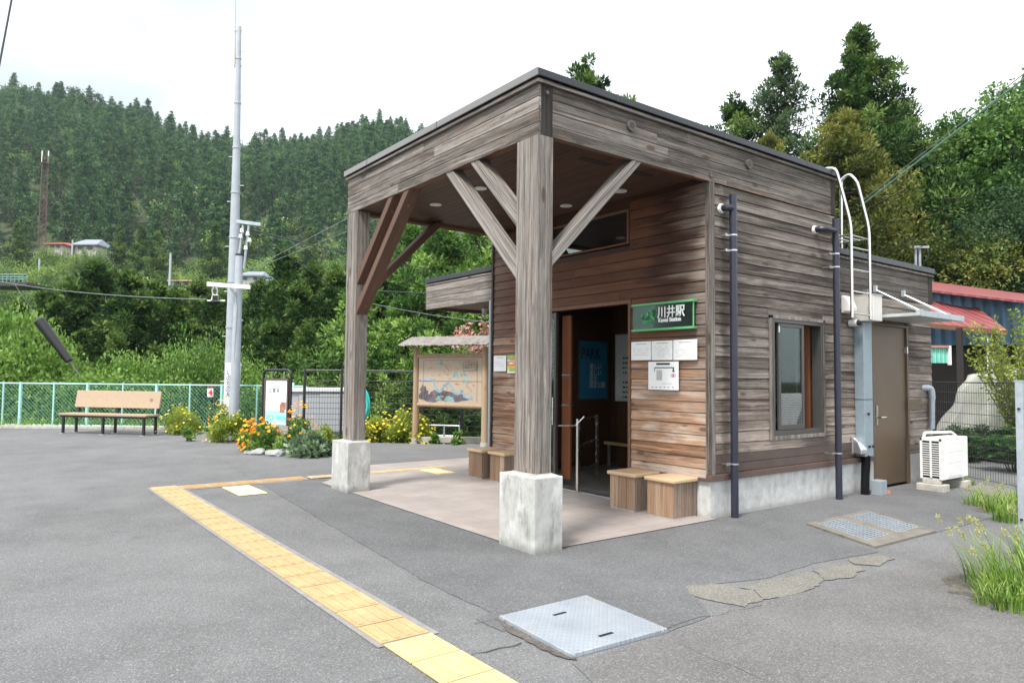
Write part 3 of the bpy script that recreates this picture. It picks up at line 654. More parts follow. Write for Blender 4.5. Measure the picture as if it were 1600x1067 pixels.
m = MB(); m.box((2.79, Y1+.012, LZ1+.031), (8.5, 6.75, LZ1+.05)); m.box((X1+.03, Y0+.0, LZ1+.031), (8.5, Y1, LZ1+.05)); m.build('shadow_gap', MAT['black'], ST)
m = MB(); m.box((2.745, Y1+.013, LZ1+.05), (8.56, 6.80, LZ1+.135)); m.box((X1+.025, Y0-.045, LZ1+.05), (8.56, Y1+.0125, LZ1+.135)); cp = m.build('roof_cap', MAT['cap'], ST, bevel=.006)
m = MB(); m.box((2.742, 6.05, LZ1+.048), (2.748, 6.062, LZ1+.137)); m.build('seam', MAT['capseam'], cp)
for x in (8.0,): m = MB(); m.box((x, 6.55, 0), (x+.12, 6.67, LZ0)); m.build('canopy_post', MAT['wgz'], ST)

# --- pillars with concrete bases and braces
def pillar(y0, sgn):
    m = MB(); m.box((X0+.0, y0, .70), (X0+.185, y0+.335, ZF0-.002), rnd=.62 if sgn < 0 else .66); P_ = m.build('pillar', MAT['wgz'], ST, bevel=.006)
    bx0, by0, bx1, by1, h = 0., y0-.117 if sgn < 0 else y0-.08, .335, 0, .682
    by0 = 0. if sgn < 0 else 4.02; by1 = by0+.54
    m = MB(); m.box((bx0, by0, -.05), (bx1, by1, h))
    m.hexa([(bx0+.012, by0+.012, h), (bx1-.012, by0+.012, h), (bx1-.012, by1-.012, h), (bx0+.012, by1-.012, h), (X0-.03, y0-.03, h+.010), (X0+.21, y0-.03, h+.010), (X0+.21, y0+.365, h+.010), (X0-.03, y0+.365, h+.010)])
    m.build('concrete_base', MAT['conc'], P_, bevel=.012)
    m = MB(); m.box((X0-.012, y0-.012, h+.006), (X0+.197, y0+.347, .70)); m.build('base_plate', plain('base_plate_pale', (.42, .38, .34), .7), P_, bevel=.003)
    return P_
PN = pillar(Y0, -1); PL = pillar(Y1-.335, 1)
def brace_yz(par, ya, za, yb, zb, mat, x0=X0+.008, x1=X0+.178, t=.10):
    # lower-left edge line from (ya,za) to (yb,zb); thickness t
    d = np.array([yb-ya, zb-za]); L_ = np.linalg.norm(d); d /= L_; n_ = np.array([-d[1], d[0]]); n_ *= math.copysign(1, n_[1])*t
    poly = [(ya, za), (yb, zb), (yb+n_[0], zb+n_[1]), (ya+n_[0], za+n_[1])]
    m = MB(); m.prism(poly, 'x', x0, x1)
    o = m.build('brace', mat, par, bevel=.004)
    return o, d
def diagmat(name, rot, ax, tone=1.0, warm=.1):
    """weathered wood with the grain along a 45 degree diagonal"""
    m_, t, b, o = newmat(name); q = NB(t); P = q.mapp(q.pos(), (1, 1, 1), (0, 0, 0), rot)
    g = q.noise(q.mapp(P, ax), 1., 6, .68); g2 = q.noise(q.mapp(P, tuple(a*.3 for a in ax), (4, 4, 4)), 1., 4, .6)
    f = q.math('ADD', q.math('MULTIPLY', g, .65), q.math('MULTIPLY', g2, .4))
    if tone > .5: c = q.ramp(f, [(p, tuple(x*tone for x in col)) for p, col in GRAY])
    else: c = q.ramp(f, [(.25, (.045, .022, .014)), (.5, (.10, .052, .034)), (.8, (.19, .11, .075))])
    c = q.mix(q.math('MULTIPLY', q.math('SUBTRACT', 1., q.step(q.vor(q.mapp(P, tuple(max(1.3, a*.05) for a in ax)), 1.), .05, .12)), .7), c, (.06, .04, .03))
    q.l(c, b.inputs['Base Color']); b.inputs['Roughness'].default_value = .75; q.l(q.bump(g, .5, .004), b.inputs['Normal']); return m_
dg1 = diagmat('diagonal_wood_a', (R(-45), 0, 0), (90, 1.3, 90), 1.05)      # y+z grain
dg2 = diagmat('diagonal_wood_b', (0, R(45), 0), (1.3, 90, 90), 1.0)
dgd = diagmat('diagonal_wood_brown', (R(45), 0, 0), (90, 1.3, 90), .45)
dgd2 = diagmat('diagonal_wood_brown_b', (0, R(45), 0), (1.3, 90, 90), .45)
ZT = ZF0+.03
def clipb(par, pts, axis, a, b, mat, nm='brace'):
    m = MB(); m.prism(pts, axis, a, b); return m.build(nm, mat, par, bevel=.004)
yn = Y0+.335                                     # inner face of the near pillar
for c in (2.09, 2.60):                           # z = y + c lower edge
    clipb(PN, [(yn-.0, yn+c), (ZT-c, ZT), (ZT-c-.15, ZT), (yn-.0, yn+c+.15)], 'x', X0+.012, X0+.176, dg1)
yl = Y1-.335
for c in (6.68, 7.10):                           # upper edge z = -y + c
    b_ = clipb(PL, [(yl+.0, -yl+c), (c-ZT, ZT), (c-ZT-.14, ZT), (yl-.0, -yl+c-.14)] , 'x', X0+.012, X0+.176, dgd)
    m = MB()
    for yy in (yl-.13, c-ZT+.05):
        zc = -yy+c-.14-.005; m.cyl((X0+.09, yy-.01, zc-.012), (X0+.09, yy+.012, zc+.012), .022, seg=10)
    m.build('bolt', MAT['brownbeam'], b_)
xn = X0+.185
clipb(PN, [(xn, xn+2.36), (ZT-2.36, ZT), (ZT-2.36-.14, ZT), (xn, xn+2.50)], 'y', Y0+.01, Y0+.175, dg2)
clipb(PL, [(xn, xn+2.36), (ZT-2.36, ZT), (ZT-2.36-.14, ZT), (xn, xn+2.50)], 'y', Y1-.25, Y1-.09, dgd2)

# --- window
WN = MB(); f_ = .055
for a in ((WX0-.055, WZ0-.06, WX0-.012, WZ1+.055), (WX1+.012, WZ0-.06, WX1+.05, WZ1+.055), (WX0-.055, WZ1+.012, WX1+.05, WZ1+.055), (WX0-.012, WZ0-.06, WX1+.012, WZ0-.012)):
    WN.box((a[0], Y0-.035, a[1]), (a[2], Y0+.04, a[3]))
m = MB(); m.box((WX0-.06, Y0+.004, WZ1+.056), (WX1+.06, Y0+.029, WZ1+.20)); m.build('head_board', MAT['side'], ST)
win = WN.build('window', MAT['wgz'], ST, bevel=.003)
m = MB()
for a in ((WX0-.01, WZ0-.01, WX0+.035, WZ1+.01), (WX1-.035, WZ0-.01, WX1+.01, WZ1+.01), (WX0+.035, WZ1-.035, WX1-.035, WZ1+.01), (WX0+.035, WZ0-.01, WX1-.035, WZ0+.05)):
    m.box((a[0], Y0-.028, a[1]), (a[2], Y0+.11, a[3]))
m.build('frame', MAT['bronze'], win, bevel=.003)
m = MB(); xs0, xs1 = WX0+.13, WX0+.72
for a in ((xs0, WZ0+.055, xs0+.05, WZ1-.04), (xs1-.05, WZ0+.055, xs1, WZ1-.04), (xs0+.05, WZ1-.085, xs1-.05, WZ1-.04), (xs0+.05, WZ0+.055, xs1-.05, WZ0+.12)):
    m.box((a[0], Y0-.018, a[1]), (a[2], Y0+.012, a[3]))
m.build('sash', MAT['bronze'], win, bevel=.003)
m = MB(); m.box((xs0+.05, Y0-.004, WZ0+.12), (xs1-.05, Y0, WZ1-.085)); m.box((WX0+.036, Y0+.03, WZ0+.055), (WX0+.62, Y0+.034, WZ1-.04)); m.build('pane', MAT['glass'], win)
m = MB(); m.box((xs0-.01, Y0-.028, WZ1-.16), (xs0+.015, Y0-.019, WZ1-.08)); m.build('latch', MAT['alu'], win)
m = MB()                                         # expanded metal mesh in the lower half of the sash
mx0, mx1, mz0, mz1 = xs0+.05, xs1-.05, WZ0+.12, WZ0+.52; st = .045
for k in range(-12, 26):
    for s_ in (1, -1):
        pts = []
        for u in range(0, 200):
            x = mx0+(mx1-mx0)*u/199; z = mz0+(k*st)+s_*(x-mx0)*1.6
            if mz0 <= z <= mz1: pts.append((x, z))
        if len(pts) > 2: m.beam((pts[0][0], Y0-.008, pts[0][1]), (pts[-1][0], Y0-.008, pts[-1][1]), .004, .004, (0, 1, 0))
m.build('grille', MAT['alu'], win)
# --- steel door in the low wing
m = MB(); m.box((DXA+.03, Y0+.03, .03), (DXB-.03, Y0+.07, DZB-.03)); sdr = m.build('steel_door', MAT['brownpaint'], ST, bevel=.003)
m = MB(); m.box((DXA-.02, Y0-.004, .0), (DXA+.03, Y0+.11, DZB)); m.box((DXB-.03, Y0-.004, .0), (DXB+.02, Y0+.11, DZB)); m.box((DXA+.03, Y0-.004, DZB-.03), (DXB-.03, Y0+.11, DZB)); m.build('door_frame', MAT['brownpaint'], ST, bevel=.003)
m = MB(); hx = DXA+.14
m.box((hx-.025, Y0+.015, .93), (hx+.025, Y0+.03, 1.22)); m.tube([(hx, Y0+.02, 1.05), (hx, Y0-.04, 1.05), (hx+.14, Y0-.045, 1.05)], .011, 8)
m.build('handle', MAT['steel'], sdr, smooth=True)
m = MB(); m.box((DXB-.06, Y0-.02, 2.02), (DXB-.03, Y0+.03, 2.12)); m.build('hinge', MAT['alu'], sdr)
# round vents on the side fascia
for k, (x, z) in enumerate(((1.35, 4.245), (3.43, 4.235))):
    m = MB(); pr = []
    m.tube([(x, Y0+.01, z), (x, Y0-.028, z)], [.062, .058], 24); v = m.build('vent_ring', plain('vent_ring_paint', (.095, .082, .068), .6), ST, smooth=True)
    m = MB(); m.tube([(x, Y0-.0285, z), (x, Y0-.030, z)], [.036, .036], 20); m.build('vent_hole', MAT['black'], v)
m = MB(); m.tube([(2.70, Y0+.01, 3.975), (2.70, Y0-.012, 3.975)], .036, 18); m.tube([(.2, Y0+.01, 4.31), (.2, Y0-.02, 4.31)], .018, 10); m.build('plug', MAT['wgx'], ST)
m = MB(); m.box((2.4, Y0-.014, 3.888), (5.3, Y0+.0, 3.897)); m.build('drip_edge', MAT['brownbeam'], ST)

# ================================================================== OBJECTS AT THE STATION
# ---- stools
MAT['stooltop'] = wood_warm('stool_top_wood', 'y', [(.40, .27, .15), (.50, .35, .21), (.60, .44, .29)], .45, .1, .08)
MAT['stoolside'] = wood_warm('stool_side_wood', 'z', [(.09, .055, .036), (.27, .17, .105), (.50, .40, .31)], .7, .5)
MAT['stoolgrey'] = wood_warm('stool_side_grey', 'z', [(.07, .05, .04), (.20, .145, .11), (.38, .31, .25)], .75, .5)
def stool(x0, x1, y0, y1, label, h=.40):
    o = thing('stool', ((x0+x1)/2, (y0+y1)/2, .013), label, 'stool', 'wooden box stools along the front wall')
    z = .013
    m = MB()
    for ax in range(4):
        L_ = (x1-x0) if ax in (0, 1) else (y1-y0); k = 3 if L_ < .42 else 3; e = 0
        for i in range(k):
            a = i/k; b = (i+1)/k; j = random.uniform(-.002, .002)
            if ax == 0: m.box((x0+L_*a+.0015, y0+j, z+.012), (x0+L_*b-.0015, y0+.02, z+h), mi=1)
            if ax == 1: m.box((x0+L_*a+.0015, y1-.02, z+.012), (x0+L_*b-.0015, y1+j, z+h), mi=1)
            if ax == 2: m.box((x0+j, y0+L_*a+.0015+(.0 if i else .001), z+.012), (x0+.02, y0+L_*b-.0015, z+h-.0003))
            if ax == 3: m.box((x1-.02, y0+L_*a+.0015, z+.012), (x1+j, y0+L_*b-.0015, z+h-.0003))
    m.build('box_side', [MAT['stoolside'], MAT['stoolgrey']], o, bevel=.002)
    m = MB(); m.box((x0+.004, y0+.004, z), (x1-.004, y1-.004, z+.0115)); m.build('base', MAT['alu'], o)
    m = MB(); m.box((x0-.03, y0-.03, z+h+.001), (x1+.03, y1+.03, z+h+.047)); m.build('seat', MAT['stooltop'], o, bevel=.014)
stool(2.22, 2.62, .86, 1.27, 'small wooden box stool against the wall just right of the doorway')
stool(2.24, 2.64, .29, .68, 'small wooden box stool nearest the wall corner and the dark downpipe')
stool(2.23, 2.63, 4.06, 4.42, 'small wooden box stool beside the log map board, half hidden by its neighbour')
stool(2.25, 2.65, 3.50, 3.87, 'small wooden box stool just left of the tall near pillar')

# ---- station sign
sx = XW-.075
s0, s1 = on('x', sx, 989, 478), on('x', sx, 1084, 513)
SY1, SY0, SZ1, SZ0 = s0[1], s1[1], on('x', sx, 1084, 467)[2], s1[2]
o = thing('station_sign', (sx, (SY0+SY1)/2, SZ0), 'translucent green railed station name sign on the front wall above the notices', 'sign')
m = MB(); m.box((sx-.004, SY0+.02, SZ0+.02), (sx+.004, SY1, SZ1-.02)); m.build('panel', MAT['signglass'], o)
for z in (SZ0, SZ1-.028):
    m = MB(); m.box((sx-.022, SY0, z), (XW-.012, SY1+.01, z+.028)); m.build('rail', MAT['signgreen'], o, bevel=.003)
m = MB(); m.box((sx+.006, SY0+.002, SZ0+.029), (sx+.012, SY0+.03, SZ1-.029)); m.build('end_strip', MAT['signgreen'], o)
def sgn(px_, py_): return on('x', sx-.009, px_, py_)
p = sgn(1027, 495.3); text_mesh('川井駅', .152, 'station_name', MAT['letter'], o, p, (0, -1, 0), (0, 0, 1), depth=.003, bold=.002, squash=.93)
p = sgn(1028.5, 503.5); text_mesh('Kawai Station', .072, 'latin_name', MAT['letter'], o, p, (0, -1, 0), (0, 0, 1), depth=.003, bold=.0022, squash=.88)
p = sgn(1005.5, 504.8); text_mesh('JR東日本', .034, 'company_name', MAT['logogreen'], o, p, (0, -1, 0), (0, 0, 1), depth=.003, bold=.0006)
# logo: J and R joined by one continuous bar
m = MB(); LW = .0175
def lg(u, v): # u 0..1 left to right, v 0..1 bottom to top
    a = sgn(1002, 501); b = sgn(1023, 499.5); c = sgn(1002, 486.5); return (sx-.008, a[1]+(b[1]-a[1])*u, a[2]+(c[2]-a[2])*v)
def stroke(pts, w=LW):
    for a, b in zip(pts[:-1], pts[1:]):
        A_ = Vector(lg(*a)); B_ = Vector(lg(*b)); d = (B_-A_).normalized(); m.beam(A_-d*w*.3, B_+d*w*.3, .006, w, (1, 0, 0)) if False else m.beam(A_-d*w*.35, B_+d*w*.35, w, .006, (1, 0, 0))
arc = [(.06+.21*(1-math.cos(t)), .32-.22*math.sin(t)) for t in np.linspace(0, math.pi, 9)]
stroke([(.06, .62)]+arc+[(.48, .96)]); stroke([(.40, .94), (.86, .94)])
stroke([(.86, .94)]+[(.84+.10*math.sin(t), .73+.21*math.cos(t)) for t in np.linspace(0, math.pi, 7)]+[(.60, .52)]); stroke([(.66, .52), (.97, .06)])
m.build('logo', MAT['logogreen'], o)

# ---- notices
def notice(y0, y1, z0, z1, label, marks, name='paper_notice', cat='notice', group=None, x=XW-.032, mat='paper'):
    m = MB(); n = 6
    for i in range(n):                           # gently curled sheet
        for j in range(1):
            ya, yb = y0+(y1-y0)*i/n, y0+(y1-y0)*(i+1)/n; f = lambda y: x-.006*math.sin(math.pi*(y-y0)/(y1-y0))
            m.hexa([(f(ya), ya, z0), (f(yb), yb, z0), (f(yb)-.002, yb, z0), (f(ya)-.002, ya, z0), (f(ya), ya, z1), (f(yb), yb, z1), (f(yb)-.002, yb, z1), (f(ya)-.002, ya, z1)], .5)
    mats = [MAT[mat]]; names = []
    for (u0, u1, v0, v1, mn) in marks:           # u from the left edge as seen, v from top
        if mn not in names: names.append(mn); mats.append(MAT[mn])
        k = max(1, int((u1-u0)*n+.99))
        for i in range(k):
            a = y1-(y1-y0)*(u0+(u1-u0)*i/k); b = y1-(y1-y0)*(u0+(u1-u0)*(i+1)/k); f = lambda y: x-.006*math.sin(math.pi*(y-y0)/(y1-y0))-.0035
            za, zb = z1-(z1-z0)*v1, z1-(z1-z0)*v0
            m.sheet([(f(a), a, za), (f(b), b, za), (f(b), b, zb), (f(a), a, zb)], mi=1+names.index(mn))
    for yy in (y0+.012, y1-.012):
        for zz in (z0+.012, z1-.012): m.cyl((x, yy, zz), (x-.006, yy, zz), .004, seg=6, mi=0)
    return tag(m.build(name, mats, None), label, cat, group)
def lines(n, v0=.25, v1=.9, col='fade', seed=1, u=(.12, .88)):
    r_ = random.Random(seed); L_ = [(.25, .8, .10, .145, col)]
    for i in range(n):
        v = v0+(v1-v0)*i/n; x = u[0]
        while x < u[1]:
            w = r_.uniform(.02, .10)
            if r_.random() < .7: L_.append((x, min(u[1], x+w), v, v+.022, col if r_.random() < .75 else 'fadered'))
            x += w+.025
    return L_
notice(.985, 1.318, 1.822, 2.055, 'white paper sheet, leftmost of three under the green station sign', lines(5, .35, .8, seed=3))
notice(.643, .975, 1.818, 2.055, 'white paper sheet, middle of three under the green station sign', lines(6, .3, .9, seed=4))
notice(.277, .632, 1.816, 2.057, 'white paper sheet, rightmost of three under the green station sign', lines(6, .4, .9, seed=5))
mk = [(.28, .73, .05, .12, 'ink'), (.22, .24, .20, .36, 'ink'), (.22, .86, .20, .235, 'ink'), (.82, .86, .20, .33, 'ink'), (.79, .89, .33, .345, 'ink'), (.81, .87, .345, .365, 'ink'), (.83, .85, .365, .385, 'ink'),
      (.29, .48, .30, .66, 'fade'), (.76, .79, .43, .55, 'fadered'), (.81, .86, .43, .56, 'mag'), (.88, .90, .44, .55, 'mag'), (.46, .80, .77, .785, 'fade')]
MAT['mag'] = plain('magenta_print', (.55, .10, .28), .7)
for i in range(6): mk.append((.12+i*.135, .18+i*.135, .895, .915, 'ink'))
notice(.55, 1.028, 1.455, 1.80, 'square white map notice with a black arrow below the three papers', mk, 'map_notice', 'map notice')
a_ = on('x', XW-.03, 772, 556); b_ = on('x', XW-.03, 791, 580)
notice(b_[1], a_[1], b_[2], a_[2], 'small blank white paper on the wall strip beside the log map board', lines(3, .4, .8, seed=9))
MAT['stickg'] = plain('sticker_green', (.25, .50, .12), .6); MAT['stickr'] = plain('sticker_orange', (.75, .25, .08), .6); MAT['sticky'] = plain('sticker_yellow', (.75, .60, .12), .6)
a_ = on('x', XW-.03, 793, 555); b_ = on('x', XW-.03, 806, 583)
notice(b_[1], a_[1], b_[2], a_[2], 'narrow colourful sticker sheet beside the near pillar', [(.0, 1, .0, .25, 'stickg'), (.3, 1, .12, .3, 'stickr'), (.0, 1, .33, .6, 'stickr'), (.2, .8, .40, .5, 'paper'), (0, 1, .6, .85, 'sticky'), (.3, 1, .7, .9, 'stickg')], 'sticker_sheet', 'sticker')

# ---- inside the hall
YP = Y1-.13
P0 = on('y', YP, 905, 533); P1 = on('y', YP, 948, 622)
o = thing('poster', ((P0[0]+P1[0])/2, YP, P1[2]), 'large blue poster in a dark frame on the inner wall seen through the doorway', 'poster')
m = MB(); m.box((P0[0], YP-.004, P1[2]), (P1[0], YP+.006, P0[2])); m.build('sheet', MAT['poster'], o)
m = MB(); w_ = .03
for a in ((P0[0]-w_, P1[2]-w_, P0[0], P0[2]+w_), (P1[0], P1[2]-w_, P1[0]+w_, P0[2]+w_), (P0[0], P0[2], P1[0], P0[2]+w_), (P0[0], P1[2]-w_, P1[0], P1[2])): m.box((a[0], YP-.015, a[1]), (a[2], YP+.009, a[3]))
m.build('frame', MAT['bronze'], o)
WP_ = P1[0]-P0[0]; HP_ = P0[2]-P1[2]
text_mesh('PARK', WP_*.40, 'poster_title', plain('poster_dark_letter', (.004, .03, .06), .5), o, (P0[0]+.04, YP-.006, P0[2]-HP_*.30), (1, 0, 0), (0, 0, 1), depth=.001, bold=.006, squash=.72)
lt = plain('poster_pale_letter', (.50, .62, .66), .6)
text_mesh('美しい\n楽しい\n国立\n国定公園', HP_*.12, 'poster_text', lt, o, (P0[0]+WP_*.36, YP-.006, P0[2]-HP_*.48), (1, 0, 0), (0, 0, 1), depth=.001, bold=.001, squash=.8)
P0 = on('x', 5.0, 963, 524); P1 = on('x', 5.0, 1012, 627)
o = thing('whiteboard', (5.0, (P0[1]+P1[1])/2, P1[2]), 'grey framed white notice board inside the hall right of the blue poster', 'notice board')
m = MB(); m.box((5.0, P1[1], P1[2]), (5.02, P0[1], P0[2])); m.build('board', plain('board_white', (.55, .57, .56), .4), o)
m = MB()
for a in ((P1[1]-.02, P1[2]-.02, P1[1], P0[2]+.02), (P0[1], P1[2]-.02, P0[1]+.02, P0[2]+.02), (P1[1], P0[2], P0[1], P0[2]+.02), (P1[1], P1[2]-.02, P0[1], P1[2])): m.box((4.985, a[0], a[1]), (5.03, a[2], a[3]))
m.build('frame', MAT['alu'], o)
m = MB(); r_ = random.Random(5)
for i in range(9):
    yy = P0[1]-.16; z = P0[2]-.42-i*.085
    if i == 4: continue
    while yy > P1[1]+.08:
        w_ = r_.uniform(.02, .07); m.box((4.997, yy-w_, z), (4.9995, yy, z+.028)); yy -= w_+.02
m.build('writing', MAT['ink'], o)
m = MB(); m.box((5.03, P1[1], 0.02), (5.27, P0[1], 2.88)); tag(m.build('inner_pier', bpy.data.materials['interior_boards_v'], ST))
# indoor bench
b0 = on('z', .46, 943, 690)
o = thing('indoor_bench', (b0[0]+.9, b0[1]-.4, 0.02), 'low bench with a pale timber edge just inside the doorway', 'bench')
m = MB(); m.box((b0[0], b0[1]-.9, .42), (b0[0]+.05, b0[1], .47)); m.build('front_edge', wood_warm('bench_edge', 'y', [(.40, .24, .11), (.5, .32, .16), (.6, .42, .24)], .5), o, bevel=.004)
m = MB(); m.box((b0[0]+.051, b0[1]-.9, .43), (b0[0]+.42, b0[1], .465)); m.build('seat', MAT['dark'], o, bevel=.004)
for dx, dy in ((.04, -.06), (.04, -.80), (.36, -.06), (.36, -.80)):
    m = MB(); m.box((b0[0]+dx, b0[1]+dy-.04, .02), (b0[0]+dx+.04, b0[1]+dy, .428)); m.build('leg', MAT['alu'], o)
# stainless rail by the ticket side
h0 = gnd(903, 768, .02); hr = np.array([h0[0], h0[1]])
ht = 1.02
o = thing('handrail', (h0[0], h0[1], .02), 'thin stainless guard rail standing inside the doorway', 'handrail')
m = MB(); m.box((h0[0]-.02, h0[1]-.02, .02), (h0[0]+.02, h0[1]+.02, ht)); m.build('post', MAT['steel'], o)
m = MB(); m.box((h0[0]+.92, h0[1]+.58, .02), (h0[0]+.96, h0[1]+.62, ht)); m.build('post', MAT['steel'], o)
for z in (ht-.02, .66, .3):
    m = MB(); m.beam((h0[0]+.02, h0[1], z), (h0[0]+.92, h0[1]+.59, z), .02, .02); m.build('rail', MAT['steel'], o)
m = MB(); m.tube([(h0[0]-.28, h0[1]+.10, .93), (h0[0]-.05, h0[1], .93), (h0[0]+.02, h0[1]-.10, 1.06)], .009, 6); m.build('lever', MAT['steel'], o)
# door-side standing timber
m = MB(); q0 = on('x', 2.86, 886, 600); m.box((2.84, q0[1]-.09, .12), (2.88, q0[1]+.09, 2.5)); m.build('inner_door_edge', wood_warm('inner_edge', 'z', [(.08, .025, .012), (.17, .06, .026), (.28, .11, .05)], .4), ST, bevel=.004)
for z in (1.18, 1.62):
    m = MB(); m.box((2.835, q0[1]-.09, z), (2.8805, q0[1]+.09, z+.02)); m.build('edge_band', MAT['alu'], ST)

# green timetable board behind the window
o = thing('timetable_board', (4.45, .75, .9), 'green and white timetable board standing behind the side window', 'notice board')
MAT['boardgreen'] = plain('board_green', (.03, .30, .16), .4); MAT['boardwhite'] = plain('board_pale', (.70, .80, .76), .5)
m = MB(); m.box((3.95, .34, 1.02), (4.86, .36, 2.45)); m.build('panel', MAT['boardwhite'], o)
m = MB(); m.box((3.95, .33, 1.88), (4.86, .339, 2.45)); m.box((3.95, .33, 1.10), (4.86, .339, 1.30)); m.build('colour_band', MAT['boardgreen'], o)
m = MB(); m.box((4.50, .31, .9), (4.56, .325, 2.45)); m.box((3.98, .39, .02), (4.02, .43, 2.4)); m.box((4.68, .39, .02), (4.72, .43, 2.4)); m.build('stand', MAT['dark'], o)
m = MB(); r_ = random.Random(8)
for i in range(10):
    x = 4.0
    while x < 4.38: w_ = r_.uniform(.02, .07); m.box((x, .336, 1.36+i*.045), (x+w_, .3385, 1.375+i*.045)); x += w_+.02
for i in range(3): m.box((4.60+i*.07, .335, 1.36), (4.63+i*.07, .338, 1.42+i*.03))
m.build('print', MAT['boardgreen'], o)
text_mesh('みどりの\n   出口', .11, 'lettering', plain('dim_letter', (.25, .45, .36), .6), o, (4.12, .325, 2.2), (1, 0, 0), (0, 0, 1), depth=.001)
m = MB(); m.box((5.02, .26, .9), (5.08, .9, 2.5)); m.build('window_inner_board', wood_warm('inner_orange', 'z', [(.10, .03, .014), (.22, .08, .035), (.40, .18, .08)], .4), ST)

# ---- downpipes
def downpipe(x, y, zt, elbow, label, zb=0):
    o = thing('downpipe', (x, y, zb), label, 'downpipe', 'dark downpipes on the side wall')
    m = MB(); m.tube([(x, y, zb), (x, y, zt)], .044, 18); m.build('pipe', MAT['pipe'], o, smooth=True)
    m = MB(); m.tube([(x, y, zt-.36), (x, y, zt-.30)], .0475, 18); m.build('socket', MAT['pipe'], o, smooth=True)
    m = MB(); m.tube(elbow, .040, 14); m.build('elbow', MAT['pipe'], o, smooth=True)
    e = elbow[0]; m = MB(); m.tube([(e[0], Y0+.01, e[2]), (e[0], Y0-.03, e[2])], [.062, .055], 16); m.build('collar', MAT['white'], o, smooth=True)
    for z in (zt-.50, zt-.68, .60):
        m = MB(); m.box((x-.115, y+.02, z), (x-.04, y+.035, z+.03)); m.box((x-.10, y+.035, z+.008), (x-.085, Y0+.01, z+.022)); m.tube([(x, y, z+.008), (x, y, z+.024)], .0460, 16); m.build('bracket', MAT['alu'], o)
downpipe(2.985, .018, 3.765, [(2.985-.10, Y0, 3.60), (2.985-.10, .05, 3.60), (2.985-.05, .02, 3.60), (2.985, .018, 3.60)], 'dark navy downpipe on the side wall nearest the porch corner')
downpipe(5.215, -.03, 3.79, [(4.93, Y0, 3.62), (4.93, .02, 3.62), (4.97, -.03, 3.62), (5.10, -.035, 3.62), (5.215, -.03, 3.62)], 'dark navy downpipe between the side window and the grey cable duct')

# ---- roof ladder
o = thing('roof_ladder', (5.6, -.16, 2.45), 'stainless ladder hooked over the roof edge with bent hand rails', 'ladder')
def curve(pts, n=6, rm=.42, rmax=.14):
    P = [Vector(p) for p in pts]; res = [P[0]]
    for i in range(1, len(P)-1):
        a, b, c = P[i-1], P[i], P[i+1]; r_ = min(min((b-a).length, (c-b).length)*rm, rmax); s = b+(a-b).normalized()*r_; e = b+(c-b).normalized()*r_
        for k in range(n+1): t = k/n; res.append(s*(1-t)**2+b*2*t*(1-t)+e*t*t)
    res.append(P[-1]); return res
for x, back, lab in ((5.36, .10, None), (5.86, .24, None)):
    pts = [(x, -.165, 2.44), (x, -.165, 3.72), (x, -.01, 4.42), (x, .10, 4.56), (x, .225, 4.50), (x, .235, 3.45)] if x > 5.5 else [(x, -.165, 2.44), (x, -.165, 3.72), (x, -.01, 4.36), (x, .04, 4.53), (x, .18, 4.56), (x, .22, 4.50)]
    m = MB(); m.tube(curve(pts), .021, 12); m.build('side_rail', MAT['steel'], o, smooth=True)
m = MB(); m.tube([(5.36, .235, 4.46), (5.36, .235, 4.3), (5.50, .235, 3.45)], .021, 10); m.build('side_rail', MAT['steel'], o, smooth=True)
for z in (2.50, 2.80, 3.10, 3.40): m = MB(); m.cyl((5.36, -.165, z), (5.86, -.165, z), .012, seg=8); m.build('rung', MAT['steel'], o, smooth=True)
m = MB()
for y in (-.15, -.03, .09, .22): m.cyl((5.36, y, 3.57), (5.86, y, 3.57), .010, seg=8)
for x in (5.36, 5.86): m.cyl((x, -.165, 3.57), (x, .235, 3.57), .012, seg=8)
m.build('step_platform', MAT['steel'], o)

# ---- electrics on the low wing wall
o = thing('junction_box', (6.02, 0, 2.43), 'cream metal junction box on the low wing wall above the grey cable duct', 'junction box')
m = MB(); m.box((5.90, -.19, 2.43), (6.16, Y0+.0, 2.79)); m.build('housing', MAT['cream'], o, bevel=.006)
m = MB(); m.box((5.895, -.20, 2.792), (6.165, Y0, 2.802)); m.build('lid', MAT['cream'], o, bevel=.003)
m = MB(); m.box((6.03, -.05, 2.803), (6.06, .0, 2.85)); m.box((6.10, -.02, 2.803), (6.12, .05, 2.90)); m.build('bracket', MAT['alu'], o)
o = thing('cable_duct', (6.07, .05, .5), 'tall grey cable duct running down beside the brown steel door', 'cable duct')
m = MB(); m.box((5.95, -.02, .52), (6.20, Y0-.002, 2.425)); m.build('duct', MAT['conduit'], o, bevel=.006)
m = MB(); m.box((5.947, -.024, 1.32), (6.203, Y0-.002, 1.328)); m.build('joint', MAT['black'], o)
for x, z in ((6.05, 1.12), (6.06, .66), (6.17, .66)):
    m = MB(); m.cyl((x, -.021, z), (x, -.045, z), .018, seg=10); m.build('knob', MAT['black'], o)
o = thing('cable_hose', (6.05, .02, 0), 'black corrugated cable hose rising from the ground under the grey duct', 'hose')
m = MB(); pts = curve([(5.93, -.02, .0), (5.95, -.02, .28), (6.06, .02, .52)], 10); n = 46; res = []; rad = []
P_ = pts; cum = [0]
for a, b in zip(P_[:-1], P_[1:]): cum.append(cum[-1]+(b-a).length)
for i in range(n*2+1):
    s = cum[-1]*i/(n*2); k = max(j for j in range(len(cum)) if cum[j] <= s+1e-9); k = min(k, len(P_)-2); t = (s-cum[k])/(cum[k+1]-cum[k]); res.append(P_[k].lerp(P_[k+1], t)); rad.append(.062 if i % 2 else .052)
m.tube(res, rad, 14); m.build('corrugated_hose', MAT['black'], o)
